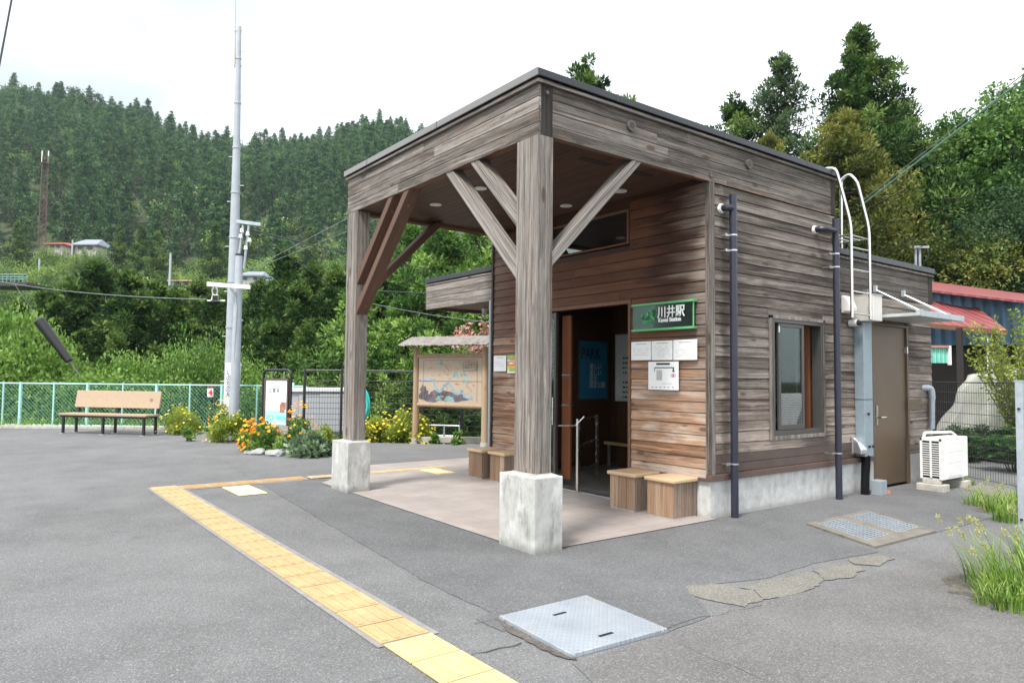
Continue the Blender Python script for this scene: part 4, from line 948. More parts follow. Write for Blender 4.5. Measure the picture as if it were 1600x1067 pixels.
m = MB(); m.box((6.02, -.20, .0), (6.20, -.06, .20)); tag(m.build('ground_box', MAT['greybox'], None, bevel=.006), 'small grey square box on the asphalt beside the black cable hose', 'electrical box')
m = MB(); m.hexa([(6.24, -.22, .005), (6.40, -.14, .005), (6.36, -.10, .005), (6.22, -.16, .005), (6.24, -.22, .05), (6.34, -.15, .03), (6.34, -.12, .04), (6.22, -.17, .07)]); tag(m.build('orange_scrap', MAT['orange'], None, bevel=.004), 'bright orange plastic scrap lying beside the small grey box', 'scrap')
def hood(x, z, s, label, name='vent_hood'):
    o = thing(name, (x, Y0-.02, z), label, 'vent hood', 'white vent hoods on the side wall')
    w, d, h = s
    m = MB(); m.prism([(Y0-.02, z), (Y0-.03-d, z-.01), (Y0-.035-d, z+h*.25), (Y0-.02-d*.7, z+h*.75), (Y0-.05, z+h), (Y0-.02, z+h)], 'x', x-w/2, x+w/2); m.build('hood', MAT['white'] if z > 2 else MAT['alu'], o, bevel=.018)
    m = MB(); m.box((x-w*.55, Y0-.03, z-.015), (x+w*.55, Y0-.002, z+h*1.04)); m.build('flange', MAT['white'] if z > 2 else MAT['alu'], o, bevel=.006)
a_ = on('y', Y0-.05, 1323, 487); hood(a_[0]+.03, a_[2], (.17, .11, .22), 'white vent hood beside the ladder foot, higher of two')
a_ = on('y', Y0-.05, 1347, 707); hood(a_[0]-.13, a_[2], (.16, .12, .22), 'silver vent hood low on the wall beside the grey duct')
o = thing('wall_lamp', (5.93, .0, 2.38), 'small round wall lamp tucked under the cream junction box', 'lamp')
m = MB(); m.tube([(5.80, Y0-.02, 2.40), (5.80, -.02, 2.40)], [.045, .05], 14); m.build('lamp_body', MAT['white'], o, smooth=True)
m = MB(); m.tube([(5.80, -.021, 2.40), (5.80, -.05, 2.39)], [.047, .03], 14); m.build('lamp_glass', MAT['dark'], o, smooth=True)

# ---- canopy over the steel door
o = thing('door_canopy', (7.0, -.2, 2.5), 'pale flat canopy hung on two rods above the brown steel door', 'canopy')
m = MB(); m.box((6.36, -.62, 2.50), (7.75, Y0-.004, 2.545)); m.build('canopy_slab', plain('canopy_panel', (.55, .58, .58), .35, .2), o, bevel=.004)
m = MB(); m.box((6.34, -.64, 2.49), (7.77, -.622, 2.57)); m.build('gutter', MAT['galv'], o, bevel=.003)
for x in (6.55, 7.45):
    m = MB(); m.cyl((x, Y0-.03, 2.93), (x, -.52, 2.585), .020, seg=10); m.build('rod', MAT['alu'], o, smooth=True)
    m = MB(); m.box((x-.03, Y0-.05, 2.90), (x+.03, Y0-.004, 3.0)); m.box((x-.025, -.56, 2.548), (x+.025, -.48, 2.60)); m.build('bracket', MAT['galv'], o, bevel=.003)

# ---- air conditioner outdoor unit
cx, cy, _ = on('z', .16, 1472, 751)
ax1 = cx+.42; 
for k in range(60):
    pr = None
def pxof(P):
    d = np.array(P)-CC; z = d@_fw; return 800+CF*(d@_r)/z, 533.5-CF*(d@_u)/z
xx = cx
while pxof((xx, cy, .16))[0] < 1513 and xx < cx+2: xx += .01
yy = cy
while pxof((cx, yy, .16))[0] > 1439.5 and yy < cy+2: yy += .01
zz = .3
while pxof((cx, cy, zz))[1] > 686: zz += .005
print('ac', cx, cy, xx, yy, zz)
o = thing('air_conditioner_unit', (cx, cy, 0), 'white outdoor air conditioner unit with black louvres on concrete blocks', 'air conditioner')
m = MB(); m.box((cx+.012, cy, .16), (xx, yy, zz)); m.build('casing', MAT['white'], o, bevel=.010)
m = MB(); m.box((cx+.004, cy+.02, .19), (cx+.0135, yy-.02, zz-.04)); m.build('louvre_recess', MAT['black'], o)
m = MB(); n = 15; 
for i in range(n):
    z = .20+(zz-.27)*i/n; m.box((cx-.008, cy+.03, z+.018), (cx+.0035, yy-.03, z+.018+(zz-.27)/n*.38))
m.box((cx-.010, (cy+yy)/2-.012, .19), (cx+.0035, (cy+yy)/2+.012, zz-.04)); m.box((cx-.010, cy, .17), (cx+.011, cy+.03, zz)); m.box((cx-.010, yy-.03, .17), (cx+.011, yy, zz)); m.box((cx-.010, cy, zz-.04), (cx+.011, yy, zz)); m.build('louvre', MAT['white'], o, bevel=.0015)
m = MB(); wf = xx-cx
m.box((cx+wf*.22, cy-.006, .20), (cx+wf*.78, cy+.001, .38)); m.box((cx+wf*.22, cy-.006, .39), (cx+wf*.78, cy+.001, .54)); m.box((cx+wf*.22, cy-.006, .55), (cx+wf*.78, cy+.001, zz-.05)); m.build('side_panel', MAT['white'], o, bevel=.003)
for k in (0, 1):
    m = MB(); x = cx-.02+k*(wf-.16); m.box((x-.04, cy-.04, -.03), (x+.18, yy+.04, .10)); m.box((x+.02, cy+.02, .10), (x+.08, yy-.02, .16)); m.build('concrete_block', MAT['paleconc'], o, bevel=.01)
m = MB(); m.tube(curve([(cx+.2, yy+.03, zz-.1), (cx+.2, yy+.03, zz+.06), (xx+.10, yy-.03, zz+.04), (xx+.13, yy-.1, zz-.04), (xx+.10, yy-.12, zz-.3)]), .022, 8); m.build('insulated_hose', MAT['white'], o, smooth=True)
m = MB(); m.tube(curve([(xx+.01, cy+.15, zz-.22), (xx+.11, cy+.14, zz-.24), (xx+.11, cy+.16, .1)]), .018, 8); m.build('insulated_hose', MAT['alu'], o, smooth=True)
# refrigerant pipe cover on the wall end
a0 = on('y', Y0-.05, 1455, 604); a1 = on('y', Y0-.05, 1455, 672)
o = thing('pipe_cover', (8.44, 0, .9), 'grey pipe cover with an angled elbow above the white outdoor unit', 'pipe cover')
m = MB(); m.tube([(a0[0], Y0-.06, a0[2]-.12), (a1[0], Y0-.06, a1[2]+.02)], .045, 12); m.build('cover', MAT['galv'], o, smooth=True)
m = MB(); m.tube(curve([(a0[0]-.20, Y0+.04, a0[2]-.02), (a0[0], Y0-.05, a0[2]-.02), (a0[0], Y0-.06, a0[2]-.2)]), .052, 12); m.build('elbow', MAT['galv'], o, smooth=True)
m = MB(); n0 = on('y', Y0-.02, 1419.5, 624); n1 = on('y', Y0-.02, 1441, 640); m.box((n0[0], Y0-.012, n1[2]), (n1[0], Y0-.002, n0[2])); tag(m.build('name_plate', MAT['brownpaint'], None, bevel=.002), 'small brown plate screwed to the boards right of the steel door', 'plate')

# ---- drain grates in their concrete slab
g = [gnd(1260, 820), gnd(1355, 799), gnd(1463, 832), gnd(1368, 857)]
gx0, gx1 = 3.02, 4.40; gy1, gy0 = -.70, -1.62
print('grate', g, [gnd(*q) for q in ((1283, 822), (1325, 815), (1370, 833), (1325, 842), (1338, 810), (1378, 804), (1425, 823), (1383, 829))])
o = thing('drain_grate', (3.7, -1.15, 0), 'concrete drain slab with two steel gratings set in the asphalt', 'drain cover')
def bil(u, v):
    return g[0]*(1-u)*(1-v)+g[1]*u*(1-v)+g[2]*u*v+g[3]*(1-u)*v
def bq(u0, u1, v0, v1, z): return [tuple(bil(a, b)+np.array([0, 0, z])) for a, b in ((u0, v0), (u0, v1), (u1, v1), (u1, v0))]
MAT['slab'] = concrete('drain_slab_concrete', (.17, .155, .13), (.09, .08, .07), (.23, .21, .18), .6, .4, False)
m = MB()
H = [(.10, .44, .10, .80), (.60, .94, .10, .80)]
def slab(u0, u1, v0, v1): m.hexa(bq(u0, u1, v0, v1, -.1)+bq(u0, u1, v0, v1, .022), .5)
slab(0, 1, 0, .10); slab(0, 1, .80, 1); slab(0, .10, .10, .80); slab(.44, .60, .10, .80); slab(.94, 1, .10, .80); m.build('slab', MAT['slab'], o)
m = MB(); 
for h in H: m.sheet(bq(h[0], h[1], h[2], h[3], -.06))
m.build('drain_pit', MAT['black'], o)
for h in H:
    m = MB(); n1, n2 = 14, 6
    for i in range(n1+1):
        v = h[2]+(h[3]-h[2])*i/n1; a = bil(h[0], v); b = bil(h[1], v); m.beam((a[0], a[1], .014), (b[0], b[1], .014), .012, .018)
    for i in range(n2+1):
        u = h[0]+(h[1]-h[0])*i/n2; a = bil(u, h[2]); b = bil(u, h[3]); m.beam((a[0], a[1], .015), (b[0], b[1], .015), .014, .018)
    m.build('grating', MAT['galv'], o)
# second grating by the far end of the wall
g2 = [gnd(1508, 765), gnd(1530, 757), gnd(1585, 770), gnd(1570, 782)]
m = MB(); m.hexa([(p[0], p[1], -.02) for p in g2][::-1]+[(p[0], p[1], .012) for p in g2][::-1], .5); tag(m.build('drain_cover', MAT['slab'], None), 'weathered drain cover below the wire fence at the far right', 'drain cover')
# ---- steel manhole plate
g = [gnd(780, 968), gnd(916, 935), gnd(1043, 988), gnd(893, 1029)]
def plate_mat():
    m_, t, b, o_ = newmat('checker_plate'); q = NB(t); P = q.mapp(q.pos(), (1, 1, 1))
    a = q.noise(P, 3, 5, .6); c = q.ramp(a, [(.3, (.32, .36, .41)), (.7, (.46, .50, .54))])
    ru = q.step(q.noise(q.mapp(P, (1, 1, 1), (2, 1, 0)), 1.9, 5, .6), .55, .72); c = q.mix(q.math('MULTIPLY', ru, .35), c, (.55, .42, .28))
    X, Y, Z = q.sep(P)
    def tr(u, s): return q.math('ABSOLUTE', q.math('SUBTRACT', q.math('FRACT', q.math('MULTIPLY', u, s)), .5))
    s1 = q.math('ADD', X, Y); s2 = q.math('SUBTRACT', X, Y)
    k1 = q.math('MULTIPLY', q.step(tr(s1, 26), .30, .12), q.step(tr(s2, 13), .42, .30)); k2 = q.math('MULTIPLY', q.step(tr(q.math('ADD', s2, .019), 26), .30, .12), q.step(tr(q.math('ADD', s1, .019), 13), .42, .30))
    h = q.math('MAXIMUM', k1, k2); q.l(q.mix(q.math('MULTIPLY', h, .35), c, (.30, .34, .40)), b.inputs['Base Color']); b.inputs['Metallic'].default_value = .35; b.inputs['Roughness'].default_value = .42
    q.l(q.bump(h, .8, .004), b.inputs['Normal']); return m_
o = thing('manhole_plate', ((g[0]+g[2])/2)*np.array([1, 1, 0]), 'square checkered steel access plate with two finger slots in the asphalt', 'manhole cover')
m = MB(); c_ = sum(g)/4
m.hexa([(p[0], p[1], .0) for p in (g[0], g[3], g[2], g[1])]+[(p[0], p[1], .028) for p in (g[0], g[3], g[2], g[1])]); m.build('plate', plate_mat(), o, bevel=.004)
m = MB()
for p, q_ in (((865, 961), (884, 956)), ((936, 994), (957, 988))):
    a = gnd(*p, .028); b = gnd(*q_, .028); m.beam((a[0], a[1], .0295), (b[0], b[1], .0295), .022, .003)
m.build('finger_slot', MAT['black'], o)
m = MB()
for p in ((787, 967), (917, 938), (1036, 986), (897, 1024)): a = gnd(*p, .028); m.cyl((a[0], a[1], .028), (a[0], a[1], .034), .008, seg=8)
m.build('bolt', MAT['galv'], o)
dm = plain('loose_dirt', (.115, .10, .09), .95, var=.5, scale=40)
m = MB(); fillpoly(m, wobble([(p[0], p[1], .0075) for p in px((776, 964), (782, 977), (804, 993), (838, 1012), (868, 1025), (886, 1031), (905, 1033), (893, 1026), (850, 1008), (790, 975))], .008, .04)); struct(m.build('dirt_edge', dm, org=(0, 0, 0)))

# ---- yard bench
f0, f1 = gnd(98, 677), gnd(224, 681); d = f1-f0; L_ = np.linalg.norm(d); ang = math.atan2(d[1], d[0]); D_ = (((f0+f1)/2-CC)@_fw)
zs = zat(D_, 653); zb = zat(D_+.35, 617); print('bench', L_, D_, zs, zb)
o = thing('yard_bench', tuple((f0+f1)/2*np.array([1, 1, 0])), 'long beige plank bench with black legs in front of the mint green fence', 'bench')
MAT['benchwood'] = wood_warm('bench_plank', 'x', [(.30, .22, .145), (.38, .285, .195), (.46, .36, .26)], .5, .05, .05)
Lh = L_/2+.10; parts = []
def loc(name, mat, fn, bevel=.004, par=None):
    m = MB(); fn(m); ob = m.build(name, mat, None, bevel=bevel, org=(0, 0, 0)); ob.parent = o; return ob
# local frame: x along the bench, y away from the viewer
zs += .0
loc('seat', MAT['benchwood'], lambda m: (m.box((-Lh, -.06, zs-.05), (Lh, .17, zs)), m.box((-Lh, .185, zs-.05), (Lh, .42, zs))), .008)
loc('backrest', MAT['benchwood'], lambda m: m.hexa([(-Lh+.02, .43, zs+.14), (Lh-.02, .43, zs+.14), (Lh-.02, .48, zs+.14), (-Lh+.02, .48, zs+.14), (-Lh+.02, .50, zb), (Lh-.02, .50, zb), (Lh-.02, .56, zb), (-Lh+.02, .56, zb)]), .01)
for x in (-L_/2, 0, L_/2):
    loc('leg', MAT['black'], lambda m: m.box((x-.03, -.02, 0), (x+.03, .03, zs-.051)))
    loc('leg', MAT['black'], lambda m: (m.box((x-.03, .40, 0), (x+.03, .45, zs-.051)), m.hexa([(x-.03, .431, zs-.05), (x+.03, .431, zs-.05), (x+.03, .49, zs-.05), (x-.03, .49, zs-.05), (x-.03, .501, zs+.3), (x+.03, .501, zs+.3), (x+.03, .56, zs+.3), (x-.03, .56, zs+.3)]) if False else None))
    loc('back_support', MAT['black'], lambda m: m.hexa([(x-.03, .44, zs-.06), (x+.03, .44, zs-.06), (x+.03, .50, zs-.06), (x-.03, .50, zs-.06), (x-.03, .535, zb-.12), (x+.03, .535, zb-.12), (x+.03, .585, zb-.12), (x-.03, .585, zb-.12)]), .003)
    loc('foot', MAT['galv'], lambda m: (m.box((x-.07, -.06, 0), (x+.07, .07, .012)), m.box((x-.07, .36, 0), (x+.07, .49, .012))), 0)
loc('seat_frame', MAT['black'], lambda m: (m.box((-Lh+.03, -.03, zs-.10), (Lh-.03, .0, zs-.051)), m.box((-Lh+.03, .37, zs-.10), (Lh-.03, .40, zs-.051))), .003)
loc('emblem', plain('bench_emblem', (.30, .22, .15), .7), lambda m: m.tube([(Lh-.28, .462, zs+.36), (Lh-.28, .455, zs+.36)], .05, 12), 0)
o.rotation_euler = (0, 0, ang)
for ob in o.children: ob.location = (0, 0, 0)

# ---- log map board
p0, p1 = gnd(649, 691), gnd(757, 698)
D0 = (p0-CC)@_fw; D1 = (p1-CC)@_fw; print('mapboard', p0, p1, D0, D1)
zt0 = far(D0, 649, 543)[2]; zb0 = far(D0, 649, 632)[2]; zu0 = far(D0, 649, 556)[2]
logw = wood_warm('peeled_log', 'z', [(.24, .155, .09), (.36, .255, .165), (.48, .37, .26)], .55, .5); logh = wood_warm('peeled_log_h', 'y', [(.24, .155, .09), (.36, .255, .165), (.48, .37, .26)], .55, .5)
o = thing('map_board', tuple((p0+p1)/2), 'peeled log notice board with a faded hand drawn route map under a shingled roof', 'map board')
for p in (p0, p1):
    m = MB(); m.tube([(p[0], p[1], 0), (p[0], p[1], 1.0), (p[0], p[1], zt0)], [.085, .078, .072], 16); l_ = m.build('log_post', logw, o, smooth=True)
    m = MB(); m.tube([(p[0], p[1], -.02), (p[0], p[1], .10)], .10, 12); m.build('concrete_foot', MAT['paleconc'], o, smooth=True)
for z in (zu0, zb0):
    m = MB(); m.tube([tuple(p0[:2])+(z,), tuple(p1[:2])+(z,)], .055, 12); m.build('log_rail', logh, o, smooth=True)
dv = (p1-p0)/np.linalg.norm(p1-p0); nv = np.array([dv[1], -dv[0], 0.])          # towards the viewer
if nv@(CC-p0) < 0: nv = -nv
WB = np.linalg.norm(p1-p0)
def bp_(u, v, e=0.): # board coords 0..1
    q_ = p0+dv*(.08+(WB-.16)*u)+nv*(.02+e); return (q_[0], q_[1], zb0+.05+(zu0-zb0-.10)*v)
MAT['mapwood'] = wood_warm('map_panel', 'x', [(.33, .25, .18), (.41, .325, .245), (.48, .40, .32)], .7, .05, .05)
m = MB(); m.hexa([bp_(0, 0, -.02), bp_(1, 0, -.02), bp_(1, 0, 0), bp_(0, 0, 0), bp_(0, 1, -.02), bp_(1, 1, -.02), bp_(1, 1, 0), bp_(0, 1, 0)]); m.build('panel', MAT['mapwood'], o)
MAT['mapteal'] = plain('map_teal', (.20, .34, .33), .8, var=.3); MAT['mapdark'] = plain('map_dark_wash', (.12, .105, .12), .9, var=.6, scale=30); MAT['mapblue'] = plain('map_river', (.24, .36, .45), .8, var=.3); MAT['mapline'] = plain('map_line', (.20, .16, .14), .9)
m = MB(); e = .002
for (cx_, cy_, w_, h_) in ((.36, .86, .11, .12), (.60, .58, .12, .14), (.73, .62, .09, .10), (.76, .48, .13, .13), (.33, .07, .10, .11), (.50, .05, .18, .20)):
    m.sheet([bp_(cx_-w_/2, cy_, e), bp_(cx_-w_*.2, cy_+h_*.6, e), bp_(cx_, cy_+h_, e), bp_(cx_+w_*.22, cy_+h_*.6, e), bp_(cx_+w_/2, cy_, e)])
m.build('map_hills', MAT['mapteal'], o)
m = MB(); r_ = random.Random(2)
def blob(cx_, cy_, w_, h_, e):
    n = 14; m.sheet([bp_(min(.995, max(.005, cx_+w_*math.cos(t)*r_.uniform(.7, 1.1))), max(.01, cy_+h_*math.sin(t)*r_.uniform(.6, 1.15)), e) for t in np.linspace(0, 2*math.pi, n, endpoint=False)])
for k, b_ in enumerate(((.10, .16, .10, .15), (.22, .10, .14, .09), (.42, .10, .15, .06), (.62, .09, .16, .05), (.14, .50, .13, .035), (.28, .22, .12, .08), (.72, .11, .12, .04), (.40, .22, .17, .07), (.62, .18, .14, .06), (.08, .30, .06, .10))): blob(*b_, .0012+.00015*k)
m.build('map_wash', MAT['mapdark'], o)
m = MB(); pts = [(.02+.02, .50), (.14, .52), (.24, .52), (.27, .38), (.32, .26), (.38, .26), (.41, .40), (.48, .46), (.54, .34), (.60, .22), (.66, .22), (.70, .30), (.74, .16), (.86, .12)]
for a, b in zip(pts[:-1], pts[1:]):
    m.beam(bp_(a[0], a[1], .0035), bp_(b[0], b[1], .0035), .055, .002, tuple(nv))
m.build('map_river', MAT['mapblue'], o)
m = MB()
def ln(a, b, w=.010): m.beam(bp_(a[0], a[1], .0045), bp_(b[0], b[1], .0045), w, .001, tuple(nv))
ln((.08, .03), (.08, .95)); ln((.08, .95), (.93, .95)); ln((.93, .95), (.93, .03)); ln((.0, .49), (1, .49), .012)
ln((.72, .72), (.92, .72)); ln((.72, .91), (.92, .91)); ln((.72, .72), (.72, .91)); ln((.92, .72), (.92, .91)); ln((.42, .86), (.50, .70)); ln((.76, .44), (.86, .25))
for i in range(60):
    u, v = r_.uniform(.1, .9), r_.uniform(.1, .93); w_ = r_.uniform(.008, .035)
    if r_.random() < .5: ln((u, v), (u+w_, v), .012)
    else: ln((u, v), (u, v+w_*2), .009)
m.build('map_lines', MAT['mapline'], o)
text_mesh('川井駅周辺\n案内マップ', .075, 'map_title', MAT['mapline'], o, Vector(bp_(.735, .83, .004)), tuple(dv), (0, 0, 1), depth=.0005)
# shingled roof with a wavy front edge
m = MB(); mid = (p0+p1)/2; ov = .25; zr = far(D0, 649, 536)[2]
n = 26
for row, (dn, dz) in enumerate(((.42, -.05), (.30, .0), (.16, .045))):
    for i in range(n):
        t0, t1 = -ov+(WB+2*ov)*i/n, -ov+(WB+2*ov)*(i+1.15)/n; j = random.uniform(0, .02)
        a = p0+dv*t0+nv*dn; b = p0+dv*t1+nv*dn; a2 = p0+dv*t0+nv*(dn-.30); b2 = p0+dv*t1+nv*(dn-.30); z = zr+dz-.03
        m.hexa([(a[0], a[1], z+j), (b[0], b[1], z+j-.02), (b2[0], b2[1], z+.12), (a2[0], a2[1], z+.14), (a[0], a[1], z+.014+j), (b[0], b[1], z+j-.005), (b2[0], b2[1], z+.135), (a2[0], a2[1], z+.155)])
m.build('shingle_roof', wood_warm('grey_shingle', 'z', [(.10, .09, .082), (.19, .17, .155), (.29, .27, .25)], .8), o)
m = MB(); m.beam(tuple((p0-dv*.2+nv*.3)[:2])+(zr-.06,), tuple((p1+dv*.2+nv*.3)[:2])+(zr-.06,), .05, .06); m.build('eaves_beam', MAT['brownbeam'], o)
for p in (p0, p1): m = MB(); m.beam(tuple((p-nv*.3)[:2])+(zr+.03,), tuple((p+nv*.38)[:2])+(zr-.07,), .06, .07); m.build('roof_bracket', MAT['brownbeam'], o)

# ---- information sign in the flower bed
p0, p1 = gnd(409, 694), gnd(452, 697); D0 = (p0-CC)@_fw; dv = (p1-p0)/np.linalg.norm(p1-p0); nv = np.array([dv[1], -dv[0], 0.]); WB = np.linalg.norm(p1-p0)
if nv@(CC-p0) < 0: nv = -nv
zt = far(D0, 409, 578)[2]; z1 = far(D0, 415, 591)[2]; z0 = far(D0, 415, 662)[2]; print('info', p0, p1, WB, zt, z1, z0)
o = thing('information_sign', tuple((p0+p1)/2), 'upright sign with white panel in a black bent pipe frame among orange flowers', 'sign')
a, b = tuple(p0[:2]), tuple(p1[:2])
m = MB(); m.tube(curve([a+(0,), a+(zt,), b+(zt,), b+(0,)]), .032, 12); m.build('pipe_frame', MAT['black'], o, smooth=True)
def ip(u, v, e=0.): q_ = p0+dv*(.05+(WB-.10)*u)+nv*e; return (q_[0], q_[1], z0+(z1-z0)*v)
def iq(u0, u1, v0, v1, e0, e1, m): m.hexa([ip(u0, v0, e0), ip(u1, v0, e0), ip(u1, v0, e1), ip(u0, v0, e1), ip(u0, v1, e0), ip(u1, v1, e0), ip(u1, v1, e1), ip(u0, v1, e1)])
m = MB(); iq(.06, .94, .0, .97, -.02, .012, m); m.build('panel', plain('sign_face', (.74, .82, .84), .4), o)
m = MB(); iq(0, .06, -.02, 1, -.03, .03, m); iq(.94, 1, -.02, 1, -.03, .03, m); iq(.06, .94, .965, 1.0, -.03, .03, m); m.build('panel_frame', MAT['skirt2'], o, bevel=.003)
m = MB()
for u in (.28, .78): q1 = ip(u, 1.0); m.cyl(q1, (q1[0], q1[1], zt), .008, seg=6)
m.build('hanger', MAT['alu'], o)
m = MB(); iq(.07, .93, .04, .30, .013, .015, m); m.build('blue_band', plain('pale_blue_print', (.38, .70, .78), .5), o)
m = MB(); iq(.10, .42, .10, .19, .016, .018, m); iq(.52, .90, .10, .19, .016, .018, m); m.build('caption_boxes', plain('teal_print', (.20, .58, .60), .5), o)
m = MB(); iq(.66, .86, .26, .44, .016, .018, m); iq(.70, .90, .33, .49, .0185, .0195, m); m.build('picture', plain('brown_print', (.36, .17, .11), .6, var=.5, scale=30), o)
text_mesh('三 鉄 井', (z1-z0)*.105, 'lettering', MAT['ink'], o, Vector(ip(.20, .70, .016)), tuple(dv), (0, 0, 1), depth=.001, squash=.82)
text_mesh('KAWAI', (z1-z0)*.04, 'small_lettering', MAT['fade'], o, Vector(ip(.42, .58, .016)), tuple(dv), (0, 0, 1), depth=.001)

# ---- grey storage shed
D_ = 19.0
a = flat(D_, 428); b = flat(D_, 548); dv = (b-a)/np.linalg.norm(b-a); nv = np.array([-dv[1], dv[0], 0.]); WS = np.linalg.norm(b-a)
if nv@(CC-a) > 0: nv = -nv
zt = far(D_, 490, 606)[2]
o = thing('storage_shed', tuple((a+b)/2), 'low grey steel storage shed with sliding doors behind the flower bed', 'storage shed')
def sh(name, mat, u0, u1, e0, e1, z0, z1, bevel=.005):
    m = MB(); P = [a+dv*u0*WS+nv*e0, a+dv*u1*WS+nv*e0, a+dv*u1*WS+nv*e1, a+dv*u0*WS+nv*e1]
    m.hexa([(p[0], p[1], z0) for p in P]+[(p[0], p[1], z1) for p in P]); return m.build(name, mat, o, bevel=bevel)
sh('body', MAT['shed'], 0, 1, .04, .8, .05, zt-.12); sh('roof', MAT['shedtop'], -.02, 1.02, -.05, .85, zt-.11, zt, .01); sh('plinth_rail', MAT['galv'], 0, 1, .03, .8, 0, .05)
sh('door', MAT['shed'], .33, .60, .0, .039, .07, zt-.16); sh('door', MAT['shed'], .605, .99, -.02, .018, .07, zt-.16); sh('door', MAT['shed'], .02, .325, .02, .039, .07, zt-.16)
sh('lock', MAT['black'], .945, .97, -.03, -.021, zt*.72, zt*.80); sh('label_plate', MAT['paper'], .92, .95, -.03, -.021, zt*.52, zt*.58)
o = MB(); c_ = flat(19.6, 452); o2 = o
m = MB(); m.box((c_[0]-.15, c_[1]-.1, zt+.001), (c_[0]+.12, c_[1]+.1, zt+.13)); tag(m.build('turquoise_box', MAT['fencepost'], None, bevel=.02), 'small turquoise plastic box standing on the grey shed roof', 'box')

# ---- turquoise hose on the black fence
m = MB(); pts = [far(17.6, 570, 609), far(17.6, 575, 618), far(17.6, 577, 635), far(17.6, 574, 650), far(17.6, 567, 660)]
m.tube(curve([tuple(p) for p in pts]), .035, 8); m.tube(curve([tuple(far(17.55, x-1.5, y)) for x, y in ((568, 610), (574, 622), (576, 636), (572, 650), (566, 661))]), .03, 8); tag(m.build('garden_hose', MAT['hose'], None, smooth=True), 'coiled turquoise garden hose hung on the black wire fence', 'hose')

# ---- fences
def tilt(A, B): d = (B-A); L_ = np.linalg.norm(d[:2]); return d/L_, L_
def link_fence(A, B, h, label, postpx, cell=.07, wire=.0035, mats=('fencepost', 'netgreen')):
    o = thing('mesh_fence', tuple((A+B)/2), label, 'fence'); d, L_ = tilt(A, B)
    for u in (.05, h):
        m = MB(); m.tube([tuple((A+np.array([0, 0, u]))), tuple((B+np.array([0, 0, u])))], .022, 8); m.build('rail', MAT[mats[0]], o, smooth=True)
    for t, r_ in postpx:
        p = A+d*t; m = MB(); m.tube([(p[0], p[1], -.1), (p[0], p[1], h+.04)], r_, 8); m.build('post', MAT[mats[0]], o, smooth=True)
    m = MB()
    for k in range(int(-(h)/cell/1.0)-1, int(L_/cell)+1):
        for s_ in (1, -1):
            x0, x1 = k*cell, k*cell+(h-.08); z0, z1 = .06, h-.02
            if s_ < 0: z0, z1 = z1, z0
            ta, tb = 0., 1.
            if x0 < 0: ta = -x0/(x1-x0)
            if x1 > L_: tb = (L_-x0)/(x1-x0)
            if tb <= ta: continue
            pa = A+d*(x0+(x1-x0)*ta); pb = A+d*(x0+(x1-x0)*tb); za = z0+(z1-z0)*ta; zb_ = z0+(z1-z0)*tb
            m.tube([(pa[0], pa[1], za), (pb[0], pb[1], zb_)], wire, 3, cap=False)
    m.build('chain_link', MAT[mats[1]], o); return o
A = gnd(-40, 665); B = gnd(478, 672); d, L_ = tilt(A, B)
def tpx(px_):        # parameter along A-B for a pixel column
    lo, hi = 0., L_
    for _ in range(40):
        md = (lo+hi)/2
        if pxof(A+d*md)[0] < px_: lo = md
        else: hi = md
    return lo
hh = far(((A+B)/2-CC)@_fw, 240, 601)[2]; print('fence', A, B, hh)
link_fence(A, B, hh, 'long mint green chain link fence behind the yard bench', [(tpx(p), .045 if i % 2 == 0 else .025) for i, p in enumerate((-22, 3, 30, 82, 135, 190, 243, 295, 345, 400, 455))], cell=.11, wire=.0032)
def wire_fence(A, B, h, label, posts, upper=None, name='wire_fence', hs=.10, vs=.05, mat='blackfence', low=.05, w=.003, top=.06):
    o = thing(name, tuple((A+B)/2), label, 'fence'); d, L_ = tilt(A, B)
    for t in posts:
        p = A+d*t; m = MB(); m.box((p[0]-.025, p[1]-.025, -.1), (p[0]+.025, p[1]+.025, h+.03)); m.build('post', MAT[mat], o)
    m = MB(); z = low; hv = upper if upper else h
    while z < h:
        m.tube([tuple(A+np.array([0, 0, z])), tuple(B+np.array([0, 0, z]))], w*1.6 if z < hv else w*2.4, 4, cap=False); z += hs if z < hv else hs*1.6
    m.tube([tuple(A+np.array([0, 0, h])), tuple(B+np.array([0, 0, h]))], w*3.5, 6)
    t = 0
    while t < L_: p = A+d*t; m.tube([(p[0], p[1], low), (p[0], p[1], hv)], w, 3, cap=False); t += vs
    m.build('wire_mesh', MAT[mat], o); return o
A = flat(17.9, 474)*1.; B = flat(17.9, 780); h_ = far(17.9, 600, 579)[2]; d, L_ = tilt(A, B)
wire_fence(A, B, h_, 'black wire mesh fence behind the left pillar and the log map board', [tpx(474), tpx(532), tpx(660), tpx(721), L_], upper=far(17.9, 600, 602)[2], hs=.14, vs=.07, w=.004)
A = gnd(1455, 738); B = gnd(1596, 766); h_ = far((A-CC)@_fw, 1465, 597)[2]; d, L_ = tilt(A, B); print('rf', A, B, h_)
wire_fence(A, B, h_, 'dark wire mesh fence behind the white outdoor unit', [0.02, L_-.02], hs=.17, vs=.052, w=.003, mat='blackfence')
p = gnd(1600, 872); o = thing('fence_post', tuple(p), 'pale galvanised square post at the right edge above the grass clump', 'post')
m = MB(); hz = far((p-CC)@_fw, 1596, 596)[2]; m.box((p[0]-.03, p[1]-.03, -.05), (p[0]+.03, p[1]+.03, hz)); m.build('shaft', MAT['galv'], o, bevel=.004)
m = MB(); m.box((p[0]-.033, p[1]-.033, hz), (p[0]+.033, p[1]+.033, hz+.012)); m.build('cap', MAT['galv'], o)
m = MB()
for z in (.35, 1.35): m.cyl((p[0]-.045, p[1]-.0, z), (p[0]-.03, p[1]-.0, z), .012, seg=8)
m.build('bolt', MAT['black'], o)

